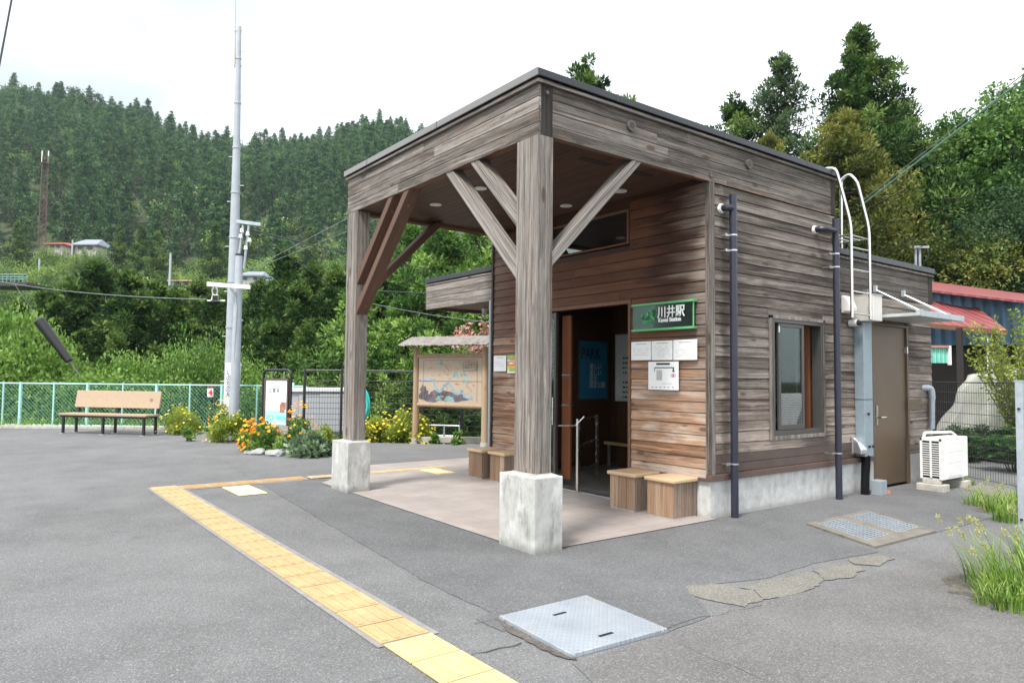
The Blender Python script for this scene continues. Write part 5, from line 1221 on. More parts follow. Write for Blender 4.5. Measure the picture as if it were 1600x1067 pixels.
# ---- poles
def wp(D, x, y): return tuple(far(D, x, y))
DP = 20.
bp0 = flat(DP, 362); tx = wp(DP, 374, 42)
MAT['polegrey'] = plain('pole_grey', (.40, .43, .47), .5, .2, .1, 6)
o = thing('radio_pole', tuple(bp0), 'tall tapered grey steel pole with a thin whip antenna, behind the shorter pole', 'pole')
zt = far(DP, 374, 42)[2]
base = np.array([bp0[0], bp0[1], 0]);
def along(D, pts): return [wp(D, *p) for p in pts]
top = np.array(wp(DP, 374, 42)); 
m = MB(); K = 9; c = [base+(top-base)*k/K for k in range(K+1)]
rad = [.215+(.055-.215)*(k/K)**.9 for k in range(K+1)]
m.tube([tuple(q_) for q_ in c], rad, 20); m.build('shaft', MAT['polegrey'], o, smooth=True)
for k in range(1, 9):
    q_ = base+(top-base)*(k/9+.03); rr_ = .215+(.055-.215)*(k/9+.03); m = MB(); m.tube([tuple(q_), tuple(q_+np.array([0, 0, .05]))], rr_+.012, 16); m.build('band', MAT['galv'], o, smooth=True)
    for s_ in (-1, 1):
        q2 = base+(top-base)*(k/9+.01+.04*(s_ > 0)); m = MB(); m.cyl(tuple(q2), tuple(q2+_rt*s_*(rr_+.11)), .010, seg=6); m.build('step_bolt', MAT['galv'], o)
m = MB(); m.tube([wp(DP, 366.5, 104), wp(DP, 367.5, 48), wp(DP, 368.5, -40)], [.03, .022, .010], 8); m.build('whip_antenna', plain('antenna_pale', (.55, .50, .46), .5), o, smooth=True)
for y in (48, 103): m = MB(); m.beam(wp(DP, 365, y), wp(DP, 378, y), .04, .04); m.build('clamp', MAT['galv'], o)
DQ = 19.2
bq0 = flat(DQ, 367); tq = np.array(wp(DQ, 374, 400))
o = thing('cable_pole', tuple(bq0), 'shorter grey pole carrying cable fittings and a white crossarm, in front of the tall pole', 'pole')
m = MB(); m.tube([(bq0[0], bq0[1], 0), tuple((bq0+tq)/2), tuple(tq)], [.135, .12, .10], 18); m.build('shaft', MAT['polegrey'], o, smooth=True)
m = MB(); m.tube([tuple(tq), tuple(tq+np.array([0, 0, .05]))], .105, 16); m.build('cap', MAT['black'], o, smooth=True)
m = MB(); m.beam(wp(DQ, 370, 346.5), wp(DQ, 408, 351.5), .09, .09); m.build('top_arm', MAT['galv'], o, bevel=.004)
m = MB(); m.beam(wp(DQ-.25, 324, 444), wp(DQ-.25, 391, 449), .08, .11); m.build('crossarm', MAT['white'], o, bevel=.004)
for a, b in (((380, 352), (374, 398)), ((389, 352), (381, 420))):
    m = MB(); m.tube([wp(DQ, *a), wp(DQ, *b)], .035, 8); m.build('riser', MAT['galv'], o, smooth=True)
for x, y in ((378, 357), (376, 366), (387, 362), (390, 372), (384, 384)): m = MB(); m.tube([wp(DQ-.1, x, y), wp(DQ-.1, x, y+6)], [.04, .055], 8); m.build('insulator', MAT['white'], o, smooth=True)
m = MB(); m.tube([wp(DQ, x, y) for x, y in ((392, 360), (400, 375), (407, 380), (405, 388), (395, 391))], .010, 5); m.tube([wp(DQ, x, y) for x, y in ((386, 356), (384, 370), (389, 382), (382, 392))], .010, 5); m.build('cable_loop', MAT['hose'] if False else MAT['black'], o)
m = MB(); m.tube([wp(DQ-.15, x, y) for x, y in ((360, 450), (367, 460), (370, 480), (366, 560), (364, 640))], .02, 6); m.build('cable', MAT['galv'], o)
o = thing('yard_lamp', wp(DQ-.3, 335.5, 470), 'small boxy yard lamp hanging under the white crossarm', 'lamp')
q_ = wp(DQ-.3, 335.5, 461)
m = MB(); m.hexa([wp(DQ-.4, 329, 469), wp(DQ-.4, 341.5, 469), wp(DQ-.2, 341.5, 469), wp(DQ-.2, 329, 469), wp(DQ-.4, 332, 460), wp(DQ-.4, 340, 460), wp(DQ-.2, 340, 460), wp(DQ-.2, 332, 460)]); m.build('lamp_housing', MAT['white'], o)
m = MB(); m.hexa([wp(DQ-.42, 331.5, 468.8), wp(DQ-.42, 340.5, 468.8), wp(DQ-.4, 340.5, 468.8), wp(DQ-.4, 331.5, 468.8), wp(DQ-.42, 332, 461.5), wp(DQ-.42, 340, 461.5), wp(DQ-.4, 340, 461.5), wp(DQ-.4, 332, 461.5)]); m.build('lens', MAT['black'], o)
m = MB(); m.tube([wp(DQ-.3, 335, 447), wp(DQ-.3, 331.5, 454), wp(DQ-.3, 333, 461)], .02, 6); m.tube([wp(DQ-.3, 337, 447), wp(DQ-.3, 340, 454), wp(DQ-.3, 339, 461)], .02, 6); m.tube([wp(DQ-.3, 324, 470), wp(DQ-.3, 352, 470)], .02, 6); m.build('lamp_bracket', MAT['galv'], o)
# vertical slogan board strapped to the poles
o = thing('slogan_board', tuple(flat(DQ-.05, 356)), 'tall narrow white board with vertical dark lettering strapped between the two poles', 'sign')
DS = DQ+.25
m = MB(); P = [wp(DS, 348.5, 645), wp(DS, 372, 645), wp(DS, 376, 566), wp(DS, 352.5, 567)]; off = np.array([_fw[0], _fw[1], 0])*.04
m.hexa([P[0], P[1], tuple(np.array(P[1])+off), tuple(np.array(P[0])+off), P[3], P[2], tuple(np.array(P[2])+off), tuple(np.array(P[3])+off)]); m.build('board', MAT['letter'], o)
u_ = (np.array(P[3])-np.array(P[0])); u_ /= np.linalg.norm(u_)
for i, ch in enumerate('いのちの大'):
    q_ = wp(DS-.03, 353.2-i*.62, 585.5+i*8.6); text_mesh(ch, .17, 'letter', plain('slogan_letter', (.10, .12, .22), .7) if i == 0 else bpy.data.materials['slogan_letter'], o, q_, tuple(_rt), tuple(u_), depth=.001, bold=.0015)
# number plate on the fence
A4 = gnd(-40, 665); B4 = gnd(478, 672)
def on_fence(x, y, e=.05):
    n_ = np.cross(B4-A4, [0, 0, 1]); n_ = n_/np.linalg.norm(n_); r0 = ray(x, y); P0_ = A4-n_*0; t = ((P0_-CC)@n_)/(r0@n_); return CC+r0*(t*(1-.004))
a, b = on_fence(323, 619), on_fence(335, 605)
o = thing('number_plate', tuple((a+b)/2), 'small white plate with a red number four on the mint green fence', 'sign')
m = MB(); off = np.array([_fw[0], _fw[1], 0])*.015; P = [on_fence(324, 620), on_fence(333, 620), on_fence(333, 605), on_fence(324, 605)]
m.hexa([tuple(P[0]), tuple(P[1]), tuple(P[1]+off), tuple(P[0]+off), tuple(P[3]), tuple(P[2]), tuple(P[2]+off), tuple(P[3]+off)]); m.build('plate', MAT['letter'], o)
text_mesh('4', .24, 'digit', MAT['red'], o, tuple(on_fence(325.2, 617.5)*.9985+CC*.0015), tuple(_rt), (0, 0, 1), depth=.001, bold=.006)
m = MB(); P = [on_fence(324, 606.5), on_fence(333, 606.5), on_fence(333, 605), on_fence(324, 605)]; off2 = -off*.3
m.hexa([tuple(P[0]+off2*2), tuple(P[1]+off2*2), tuple(P[1]+off2), tuple(P[0]+off2), tuple(P[3]+off2*2), tuple(P[2]+off2*2), tuple(P[2]+off2), tuple(P[3]+off2)]); m.build('top_band', MAT['red'], o)
# guy wire guard
o = thing('guy_guard', wp(24, 107, 566), 'thick black tube sleeving a slanting guy wire above the bushes', 'cable guard')
m = MB(); m.tube([wp(24, 60, 499), wp(24, 62, 501.5), wp(24, 108, 564)], [.12, .185, .12], 16); m.build('sleeve', MAT['black'], o, smooth=True)
m = MB(); m.tube([wp(24, -30, 366), wp(24, 60, 499)], .009, 5); m.tube([wp(24, 108, 564), wp(24, 135, 600)], .018, 6); m.build('guy_wire', plain('guy_wire_dull', (.16, .16, .15), .6), o)

# ---- overhead wires
MAT['wire'] = plain('cable_dark', (.05, .055, .06), .6); MAT['wirepale'] = plain('cable_pale', (.17, .19, .19), .6); MAT['wiregreen'] = plain('cable_green', (.16, .30, .22), .6)
def wire(pts, D, r_, label, mat='wire', Ds=None, sag=0):
    Ds = Ds or [D]*len(pts); m = MB(); (a, b) = (np.array(wp(Ds[0], *pts[0])), np.array(wp(Ds[-1], *pts[-1]))); res = []
    for k in range(17): t = k/16; q_ = a+(b-a)*t; q_[2] -= 4*sag*t*(1-t); res.append(tuple(q_))
    m.tube(res, r_, 5); o = m.build('overhead_cable', MAT[mat], None); return tag(o, label, 'cable', 'overhead cables')
wire([(20, -10), (-10, 150)], 9, .012, 'dark cable crossing the sky at the upper left corner')
wire([(-10, 438), (324, 468)], 22, .013, 'pale thin cable running left from the white crossarm', 'wirepale', Ds=[30, 19.2], sag=.15)
wire([(391, 359), (700, 425)], 22, .022, 'thick dark cable running right from the cable pole top', Ds=[19.2, 34], sag=.1)
wire([(402, 367), (534, 458)], 22, .016, 'dark cable slanting steeply down right from the pole', Ds=[19.2, 26])
wire([(385, 424), (640, 290)], 22, .012, 'pale thin cable rising right behind the left pillar', 'wirepale', Ds=[24, 40])
wire([(395, 421), (650, 318)], 22, .012, 'pale thin cable, lower of two rising right behind the left pillar', 'wirepale', Ds=[24, 40])
wire([(545, 452), (900, 470)], 26, .014, 'dark level cable passing under the porch braces', 'wire')
wire([(570, 472), (900, 512)], 26, .012, 'pale sagging cable below the level cable behind the porch', 'wirepale', sag=.2)
wire([(1345, 322), (1640, 92)], 22, .014, 'pale green cable, lower of a pair rising to the right edge', 'wiregreen', Ds=[14, 9])
wire([(1345, 316), (1640, 84)], 22, .008, 'thin cable, upper of a pair rising to the right edge', 'wirepale', Ds=[14, 9])
wire([(1440, 400), (1640, 414)], 30, .02, 'grey cable running right from the small crossbar pole', 'wirepale', sag=.05)
wire([(1360, 412), (1430, 394)], 30, .015, 'short grey cable left of the small crossbar pole', 'wirepale')
wire([(940, 76), (1055, -4)], 40, .012, 'faint thin cable in the sky above the porch roof', 'wirepale')
wire([(350, 500), (300, 560)], 21, .012, 'dark slack cable slanting down left from the tall pole')

# ================================================================== VEGETATION
def unit(v): return v/(np.linalg.norm(v, axis=-1, keepdims=True)+1e-9)
def leaves(C, Rr, n, size, aspect=.4, outward=.6, upb=.3, squash=1., tintc=None, tvar=.12, shell=.55, jit=.35, bend=0.):
    """C (k,3) clump centres, Rr (k,) radii; n leaves per clump; each a pointed quad"""
    k = len(C); N_ = k*n
    d = unit(rng.normal(size=(N_, 3))); rad = (shell+(1-shell)*rng.random(N_))[:, None]
    rr = np.repeat(Rr, n)[:, None]; off = d*rad*rr*np.array([1, 1, squash])
    P = np.repeat(C, n, 0)+off
    dr = unit(d*outward+rng.normal(size=(N_, 3))*jit+np.array([0, 0, upb]))
    s = size*(.6+.8*rng.random(N_))[:, None]
    wv = unit(np.cross(dr, rng.normal(size=(N_, 3))))*s*aspect*.5
    V = np.empty((N_, 4, 3)); V[:, 0] = P; V[:, 1] = P+dr*s*.5+wv; V[:, 2] = P+dr*s+np.array([0, 0, -bend])*s; V[:, 3] = P+dr*s*.5-wv
    if tintc is None: tintc = .5+.22*rng.normal(size=k)
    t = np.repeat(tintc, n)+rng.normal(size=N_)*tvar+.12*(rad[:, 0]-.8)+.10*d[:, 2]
    return V.reshape(-1, 3), np.arange(N_*4).reshape(-1, 4), np.repeat(t, 4)
def join(parts):
    V = []; F = []; T = []; o = 0
    for v, f, t in parts: V.append(v); F.append(f+o); T.append(t); o += len(v)
    return np.concatenate(V), np.concatenate(F), np.concatenate(T)

BARK = plain('bark', (.055, .04, .03), .9, var=.4, scale=9, bump=.5)
BARKG = plain('bark_grey', (.16, .14, .12), .9, var=.35, scale=7, bump=.5)
def G(lo, mid, hi, k=1.15): return [(.05, tuple(x*k for x in lo)), (.5, tuple(x*k for x in mid)), (.95, tuple(min(.9, x*k) for x in hi))]
G1 = lambda a, b, c: G(a, b, c, 1.)
LM = dict(
    cedar=leafmat('cedar_foliage', G((.012, .030, .010), (.035, .078, .022), (.115, .17, .045), 1.3), .24),
    cedarb=leafmat('cedar_foliage_bright', G((.022, .048, .014), (.065, .13, .032), (.19, .27, .075), 1.6), .28),
    olive=leafmat('cedar_foliage_olive', G((.025, .035, .010), (.085, .105, .025), (.20, .20, .055), 1.2), .25),
    sparse=leafmat('fir_foliage', G((.020, .034, .018), (.048, .080, .040), (.11, .15, .07), 1.7), .25),
    broad=leafmat('broad_foliage', G((.020, .048, .016), (.055, .125, .035), (.15, .25, .07)), .32),
    broadd=leafmat('broad_foliage_dark', G((.012, .028, .014), (.030, .062, .030), (.07, .12, .055), 1.2), .25),
    hillc=leafmat('hill_cedar_foliage', G((.009, .030, .015), (.026, .068, .030), (.085, .15, .055), 1.6), .22, noise=.3),
    hillb=leafmat('hill_broad_foliage', G((.016, .040, .014), (.065, .115, .035), (.17, .22, .07), 1.9), .3, noise=.3),
    vine=leafmat('vine_foliage', G1((.035, .075, .018), (.12, .22, .05), (.27, .40, .12)), .38),
    shrub=leafmat('shrub_foliage', G((.03, .07, .02), (.095, .18, .045), (.22, .32, .09), 1.25), .35),
    yellowgreen=leafmat('yellowgreen_foliage', G1((.08, .12, .02), (.24, .30, .05), (.45, .48, .12)), .4),
    grass=leafmat('grass_blade', G1((.07, .13, .025), (.18, .30, .06), (.38, .48, .15)), .4),
    seed=leafmat('seed_head', G1((.25, .27, .09), (.42, .42, .18), (.55, .50, .26)), .3),
    yflower=leafmat('yellow_petals', G1((.48, .34, .02), (.75, .55, .04), (.85, .72, .12)), .3),
    oflower=leafmat('orange_petals', G1((.65, .18, .01), (.85, .38, .02), (.90, .58, .04)), .3),
    dusty=leafmat('dusty_green_leaves', G((.04, .07, .04), (.11, .17, .10), (.24, .31, .21)), .25),
    fern=leafmat('feathery_leaves', G((.03, .07, .03), (.08, .17, .07), (.17, .29, .12)), .35),
    pink=leafmat('pink_blossom', G1((.45, .18, .20), (.65, .32, .34), (.8, .5, .5)), .3),
)
def trunk_mesh(o, H, r0, mat, branches=(), top=.02, lean=(0, 0)):
    m = MB(); K = 6
    m.tube([(lean[0]*k/K+random.gauss(0, r0*.15)*(k > 0), lean[1]*k/K, -.6+(H+.6)*k/K) for k in range(K+1)], [max(top, r0*(1-k/K*.92)) for k in range(K+1)], 9, cap=False)
    for a, b, r_ in branches:
        a = Vector(a); b = Vector(b); mid = (a+b)/2+Vector((0, 0, -.04*(b-a).length)); m.tube([a, mid, b], [r_, r_*.7, r_*.3], 5, cap=False)
    ob = m.build('trunk', mat, None, org=(0, 0, 0), smooth=True); ob.parent = o; ob.location = (0, 0, 0); return ob
def cedar(H, Rm, mat, dens=1., leaf=.20, levels=24, sparse=0., crown0=.08, top_narrow=.85, name='cedar_tree', aspect=.36, nb=7, trunkr=None, per=46, droop=.15, seed=0):
    """conifer prototype at the origin: whorls of branches carrying tufts"""
    global rng; rng = np.random.default_rng(seed+100); random.seed(seed)
    o = thing(name); Cs = []; Rs = []; Ts = []; br = []
    for i in range(levels):
        t = (i+rng.random()*.7)/levels; z = H*(crown0+(1-crown0)*t)
        Lb = Rm*(1-t)**top_narrow*(.78+.45*rng.random())+.12
        if t < .12: Lb *= .6+t*3.3
        if rng.random() < sparse: Lb *= .5
        nb_ = max(3, int(nb*(1-.45*t))); a0 = rng.random()*6.28
        for j in range(nb_):
            a = a0+6.283*j/nb_+rng.normal()*.25; Lj = Lb*(.7+.5*rng.random())
            if rng.random() < sparse*.6: continue
            tip = np.array([math.cos(a)*Lj, math.sin(a)*Lj, z-Lj*droop*rng.random()+Lj*.12])
            br.append(((0, 0, z), tuple(tip), .012+.022*Lj/max(1, Rm)*3))
            tb = .5+.28*rng.normal()
            for f in ((.42, .72, 1.) if Lj > .8 else (.55, 1.)):
                Cs.append(np.array([0, 0, z])*(1-f)+tip*f+rng.normal(size=3)*.10*Lj*.5); Rs.append((.16+.20*Lj*(.62 if f < 1 else .5))*(.8+.5*rng.random())); Ts.append(tb+.10*(f-.7)+.06*rng.normal())
    Cs.append(np.array([0, 0, H])); Rs.append(.2); Ts.append(.6)
    V, F, T = leaves(np.array(Cs), np.array(Rs), int(per*dens), leaf, aspect, .75, .35, .8, np.array(Ts), .13, .45, .4)
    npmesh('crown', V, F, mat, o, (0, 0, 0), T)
    trunk_mesh(o, H*.97, trunkr or H*.016+.05, BARK, br if levels > 14 else br[::3]); return o
def broad(H, Rm, mat, nclump=70, per=150, leaf=.16, crown0=.25, name='broadleaf_tree', seed=0, aspect=.6, rz=1., lump=.36, trunkr=None, bark=None):
    global rng; rng = np.random.default_rng(seed+500); random.seed(seed+50)
    o = thing(name); zc = H*(crown0+1)/2; hz = H*(1-crown0)/2
    d = unit(rng.normal(size=(nclump, 3))); d[:, 2] = d[:, 2]*.9+.08; rad = .62+.34*rng.random(nclump)
    C = d*rad[:, None]*np.array([Rm, Rm, hz])+np.array([0, 0, zc]); Rr = Rm*lump*(.65+.7*rng.random(nclump))
    Tn = .5+.27*rng.normal(size=nclump)+.08*d[:, 2]
    V, F, T = leaves(C, Rr, per, leaf, aspect, .7, .15, .7, Tn, .13, .5, .5, .15)
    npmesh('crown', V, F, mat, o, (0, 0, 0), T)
    br = [((0, 0, H*(crown0*.6+.25*random.random())), tuple(C[i]), .03+.02*Rm*.5) for i in range(0, nclump, max(1, nclump//14))]
    trunk_mesh(o, H*.75, trunkr or H*.02+.05, bark or BARKG, br); return o
RELABEL = []
def place(o, P, label, cat='tree', group=None, s=1., rz=None):
    o.location = P; o.scale = (s, s, s) if not isinstance(s, tuple) else s; o.rotation_euler = (0, 0, random.random()*6.28 if rz is None else rz); return tag(o, label, cat, group)

# ---- terrain: one sheet, rising from the valley behind the fence to the wooded ridge
def ridge_px(x):
    xs = [-900, -300, 0, 60, 120, 200, 290, 400, 480, 560, 620, 650, 760, 900, 1200, 1480, 1540, 1600, 1800, 2600]
    ys = [172, 168, 164, 168, 172, 192, 230, 252, 244, 214, 208, 226, 300, 380, 430, 400, 340, 300, 280, 300]
    return np.interp(x, xs, ys)
def terrain(D, x):
    """ground height at camera depth D, photo column x"""
    left = np.clip((1150-x)/250, 0, 1)
    rz_ = (588-ridge_px(x))/CF
    zr = 1.6+rz_*430
    prof = np.interp(D, [0, 19.5, 23, 30, 45, 70, 100, 150, 190, 430, 520, 900], [0, -.25, -1.6, -3.5, -5.5, -4, 4, 17, 24, 0, 0, 0])
    up = np.interp(D, [190, 300, 430, 520, 900], [0, .5, 1., 1.0, .8]); z_l = np.where(D < 190, prof, 24*(1-up)+zr*up)
    prof_r = np.interp(D, [0, 16, 25, 60, 120, 250, 430, 900], [0, -.1, .2, 4, 14, 30, 0, 0]); z_r = np.where(D < 250, prof_r, 30+(zr*.6-30)*np.interp(D, [250, 430], [0, 1]))
    z_r = np.where(D < 250, prof_r, z_r)
    w_ = left*left*(3-2*left)
    return z_l*w_+z_r*(1-w_)
Dl = np.concatenate([np.arange(6, 30, 1.5), np.arange(30, 120, 5), np.arange(120, 460, 10), [500, 560, 700, 900]])
xl = np.arange(-1400, 3001, 40)
DD, XX = np.meshgrid(Dl, xl, indexing='ij'); TZ = terrain(DD, XX)
def gp(D, x, z):      # world position of ground point at depth D (horizontal), column x
    fh = np.array([math.cos(YAW), math.sin(YAW), 0]); rh = np.array([math.sin(YAW), -math.cos(YAW), 0])
    base = CC*np.array([1, 1, 0]); s = (x-800)/CF*D
    return base+fh*np.asarray(D)[..., None]+rh*np.asarray(s)[..., None]+np.stack([0*np.asarray(z), 0*np.asarray(z), z], -1)
hill_n = (np.sin(XX*.013+DD*.02)*1.2+np.sin(XX*.031+DD*.047))*np.clip((DD-60)/200, 0, 1)*1.5
TP = gp(DD, XX, TZ+hill_n-.12)
nD, nX = DD.shape; idx = np.arange(nD*nX).reshape(nD, nX)
F = np.stack([idx[:-1, :-1], idx[:-1, 1:], idx[1:, 1:], idx[1:, :-1]], -1).reshape(-1, 4)
def earth_mat():
    m_, t, b, o_ = newmat('undergrowth_soil'); q = NB(t); P = q.pos(); n = q.noise(P, .6, 6, .7)
    q.l(q.ramp(n, [(.3, (.02, .03, .012)), (.5, (.04, .06, .02)), (.7, (.08, .085, .035))]), b.inputs['Base Color']); b.inputs['Roughness'].default_value = .95; return m_
te = npmesh('hill_terrain', TP.reshape(-1, 3), F, earth_mat()); struct(te)
m = MB(); m.sheet([(-3000, -3000, -14), (3000, -3000, -14), (3000, 3000, -14), (-3000, 3000, -14)]); struct(m.build('ground', earth_mat(), org=(0, 0, 0)))
def tz(D, x): return float(terrain(np.array(D, float), np.array(x, float)))
def tpos(D, x, sink=.15): return tuple(gp(np.array(float(D)), np.array(float(x)), np.array(tz(D, x)-sink)))
def height_for(D, x, ytop): return float(far(D, x, ytop)[2])-tz(D, x)

# ---- forest on the far slope
hc = [cedar(14, 3.1, LM['hillc'], 1, .55, 16, nb=7, per=9, aspect=.55, seed=s, crown0=.15, top_narrow=.68, droop=.3) for s in range(4)]
hb = [broad(9, 4.2, LM['hillb'], 26, 26, .75, .15, seed=s, aspect=.7) for s in range(3)]
hd = [broad(9, 3.8, LM['broadd'], 26, 26, .7, .15, name='dark_broadleaf_tree', seed=s+7, aspect=.7) for s in range(1)]
R2 = np.random.default_rng(42)
pts = []; cell = {}
for _ in range(60000):
    D = 195+(455-195)*math.sqrt(R2.random()); x = R2.uniform(-60, 700)
    gpv = gp(np.array(D), np.array(x), np.array(0.)); k = (int(gpv[0]//6.3), int(gpv[1]//6.3)); bad = False
    for i in (-1, 0, 1):
        for j in (-1, 0, 1):
            for q_ in cell.get((k[0]+i, k[1]+j), ()):
                if (q_[0]-gpv[0])**2+(q_[1]-gpv[1])**2 < 6.3**2: bad = True; break
    if bad: continue
    cell.setdefault(k, []).append((gpv[0], gpv[1])); pts.append((D, x))
pts.sort()
n_ind = 0; stuffV = []; protoarr = []
def arr(o):
    me = [c for c in o.children if c.name.startswith('crown')][0].data; n = len(me.vertices); co = np.empty(n*3, np.float32); me.vertices.foreach_get('co', co)
    t = np.empty(n, np.float32); me.attributes['tint'].data.foreach_get('value', t); return co.reshape(-1, 3), t
hill_objs = hc+hb+hd; arrs = [arr(o) for o in hill_objs]; used = set()
SV = []; ST_ = []
for D, x in pts:
    r_ = R2.random(); species = R2.integers(0, 4) if r_ < .74 else (4+R2.integers(0, 3) if r_ < .87 else 7)
    # broadleaves gather on the ridge and at the foot
    if D > 400 and R2.random() < .35: species = 7 if R2.random() < .6 else 4+R2.integers(0, 3)
    s = float(R2.uniform(.62, 1.34)); p = gp(np.array(D), np.array(x), np.array(tz(D, x)+float(np.interp(0, [0], [0]))-.3)); hn = (math.sin(x*.013+D*.02)*1.2+math.sin(x*.031+D*.047))*min(1, max(0, (D-60)/200))*1.5; p[2] += hn
    if n_ind < 292:
        src = hill_objs[species]; ob = src if species not in used else copy_tree(src); used.add(species); n_ind += 1
        if species < 4: place(ob, tuple(p), 'dark green cedar, one of many packed on the lower wooded slope', 'tree', 'cedars on the lower wooded slope', s)
        elif species < 7: place(ob, tuple(p), 'round mid green tree standing among the cedars on the wooded slope', 'tree', 'round green trees among the slope cedars', s)
        else: place(ob, tuple(p), 'dark rounded tree standing among the cedars on the wooded slope', 'tree', 'dark rounded trees among the slope cedars', s)
    else:
        co, t = arrs[species]; t = t.copy(); a = R2.random()*6.28; c, s_ = math.cos(a), math.sin(a); v = co*s; v = np.stack([v[:, 0]*c-v[:, 1]*s_, v[:, 0]*s_+v[:, 1]*c, v[:, 2]], -1)+p
        SV.append(v); ST_.append(t+R2.normal()*.13)
V = np.concatenate(SV); T = np.concatenate(ST_); print('forest', len(pts), len(V))
fo_ = npmesh('distant_forest', V, np.arange(len(V)).reshape(-1, 4), LM['hillc'], None, (0, 0, 0), T); tag(fo_, 'dense far cedar forest covering the upper hillside to the ridge', 'forest', kind='stuff')
# skyline trees
for i, (x, y, s, sp) in enumerate([(100, 128, 1.25, 7), (132, 136, 1.2, 7), (395, 200, .9, 7), (565, 188, .9, 7)]):
    D = 428; z = far(D, x, y)[2]-9.4*s*.95; c = copy_tree(hill_objs[sp]); p = gp(np.array(float(D)), np.array(float(x)), np.array(float(z)))
    place(c, tuple(p), 'dark pine standing proud on the ridge skyline, '+('second from the left', 'third from the left', 'just right of the tall pole', 'nearest the porch roof')[min(i, 3)] if i else 'leftmost dark pine standing proud on the ridge skyline', 'tree', 'dark pines on the ridge skyline', s)

# ---- mid slope: broadleaf trees, houses, poles (D 80..190)
mb_ = [broad(8, 4.2, LM['hillb'], 60, 95, .30, .05, seed=s+20, aspect=.65, name='hillside_tree') for s in range(4)]
mc_ = [cedar(11, 2.6, LM['cedar'], 1, .30, 20, nb=7, per=22, aspect=.5, seed=s+30, name='cedar_tree') for s in range(2)]
usedm = set(); k = 0
spec = []
for D, xs in ((178, range(-20, 700, 44)), (150, range(-30, 700, 46)), (122, range(0, 700, 55)), (98, range(-30, 700, 60))):
    for x in xs: spec.append((D+R2.uniform(-8, 8), x+R2.uniform(-16, 16)))
clear = [(75, 100, 376, 386, 168), (112, 160, 368, 387, 170), (262, 312, 428, 442, 140), (372, 450, 415, 440, 140), (505, 545, 415, 434, 150)]   # windows kept open in front of the houses
for D, x in spec:
    s = float(R2.uniform(.7, 1.15)); y_top = 588-(tz(D, x)+8*s-1.6)*CF/D; half = 4.4*s*CF/D
    hid = False
    for (a, b, ya, yb, dh) in clear:
        if D < dh and x+half > a and x-half < b and y_top < yb-2:
            s2 = ((588-(yb+4))*D/CF+1.6-tz(D, x))/8
            if s2 < .35: hid = True
            else: s = min(s, s2)
    if hid: continue
    i = int(R2.integers(0, 4)); src = mb_[i]; ob = src if i not in usedm else copy_tree(src); usedm.add(i)
    place(ob, tpos(D, x), 'rounded light green tree on the lower slope around the far houses', 'tree', 'rounded trees around the far houses', s)
for j, (D, x, y) in enumerate([(150, 240, 360), (160, 215, 350), (140, 560, 350), (165, 20, 345), (170, 480, 352), (165, 330, 345), (168, 180, 352)]):
    h = height_for(D, x, y); ob = mc_[j % 2] if j < 2 else copy_tree(mc_[j % 2]); place(ob, tpos(D, x), 'tall dark cedar above the rounded far trees, '+('left of the tall pole', 'right of the blue grey roofed house', 'near the left pillar', 'left of the lattice mast', 'midway between tall pole and left pillar', 'nearest the tall pole', 'beside the blue grey roofed house')[j], 'tree', 'cedars rising above the rounded trees', h/11)

hx_ = [(80, 384, 168), (96, 385, 168), (64, 382, 168), (120, 386, 172), (136, 386, 172), (152, 385, 172), (270, 443, 140), (288, 444, 140), (306, 442, 140), (378, 437, 140), (396, 437, 140), (414, 443, 138), (432, 444, 138), (450, 440, 138), (514, 434, 150), (528, 434, 150), (542, 432, 150)]
for j, (x, y, D) in enumerate(hx_):
    D -= 9; ob = copy_tree(mb_[j % 4]); s = max(.25, height_for(D, x, y)/8.3); place(ob, tpos(D, x), 'rounded light green tree on the lower slope around the far houses', 'tree', 'rounded trees around the far houses', (min(s, .6), min(s, .6), s))
# ---- cedar row behind the fence (D 30..45)
cr = [cedar(9, 3.0, LM['cedar'], 1, .18, 26, nb=8, per=90, aspect=.34, seed=s+60, crown0=.03, top_narrow=.95, name='cedar_tree') for s in range(3)]
cb = [cedar(9, 3.2, LM['cedarb'], 1, .18, 26, nb=8, per=90, aspect=.34, seed=s+70, crown0=.03, top_narrow=.85, name='bright_cedar_tree') for s in range(2)]
row = [(44, 70, 450, 0), (40, 108, 436, 1), (42, 143, 410, 2), (43, 168, 418, 0), (38, 200, 424, 1), (42, 240, 440, 2), (40, 276, 446, 0), (44, 310, 436, 1), (38, 30, 468, 2), (46, 350, 455, 0), (44, 405, 438, 1), (39, 90, 470, 2), (39, 225, 455, 0), (41, 330, 462, 2),
       (40, 442, 392, 2), (43, 488, 408, 0), (39, 522, 418, 1), (38, 465, 440, 1), (47, 425, 440, 2), (38, 300, 500, 1), (36, 130, 515, 2), (36, 185, 520, 0), (37, 420, 500, 1), (36, 480, 500, 0), (45, -20, 470, 1)]
uc = set()
sides = {0: 'at the far left', 30: '', }
for j, (D, x, y, i) in enumerate(row):
    h = height_for(D, x, y); ob = cr[i] if i not in uc else copy_tree(cr[i]); uc.add(i); s = h/9
    place(ob, tpos(D, x), 'deep green cedar in the close row behind the mint green fence', 'tree', 'cedars in the row behind the mint green fence', (s*1.0, s*1.0, s))
ub = set()
for j, (D, x, y, i) in enumerate([(34, 590, 372, 0), (38, 640, 352, 1), (33, 690, 340, 0), (37, 745, 345, 1), (32, 620, 470, 1), (31, 720, 480, 0), (30, 580, 520, 1), (34, 790, 352, 0), (31, 665, 500, 0)]):
    h = height_for(D, x, y); ob = cb[i] if i not in ub else copy_tree(cb[i]); ub.add(i); s = h/9
    place(ob, tpos(D, x), 'bright green cedar seen under the porch roof behind the black wire fence', 'tree', 'bright cedars behind the porch', s)

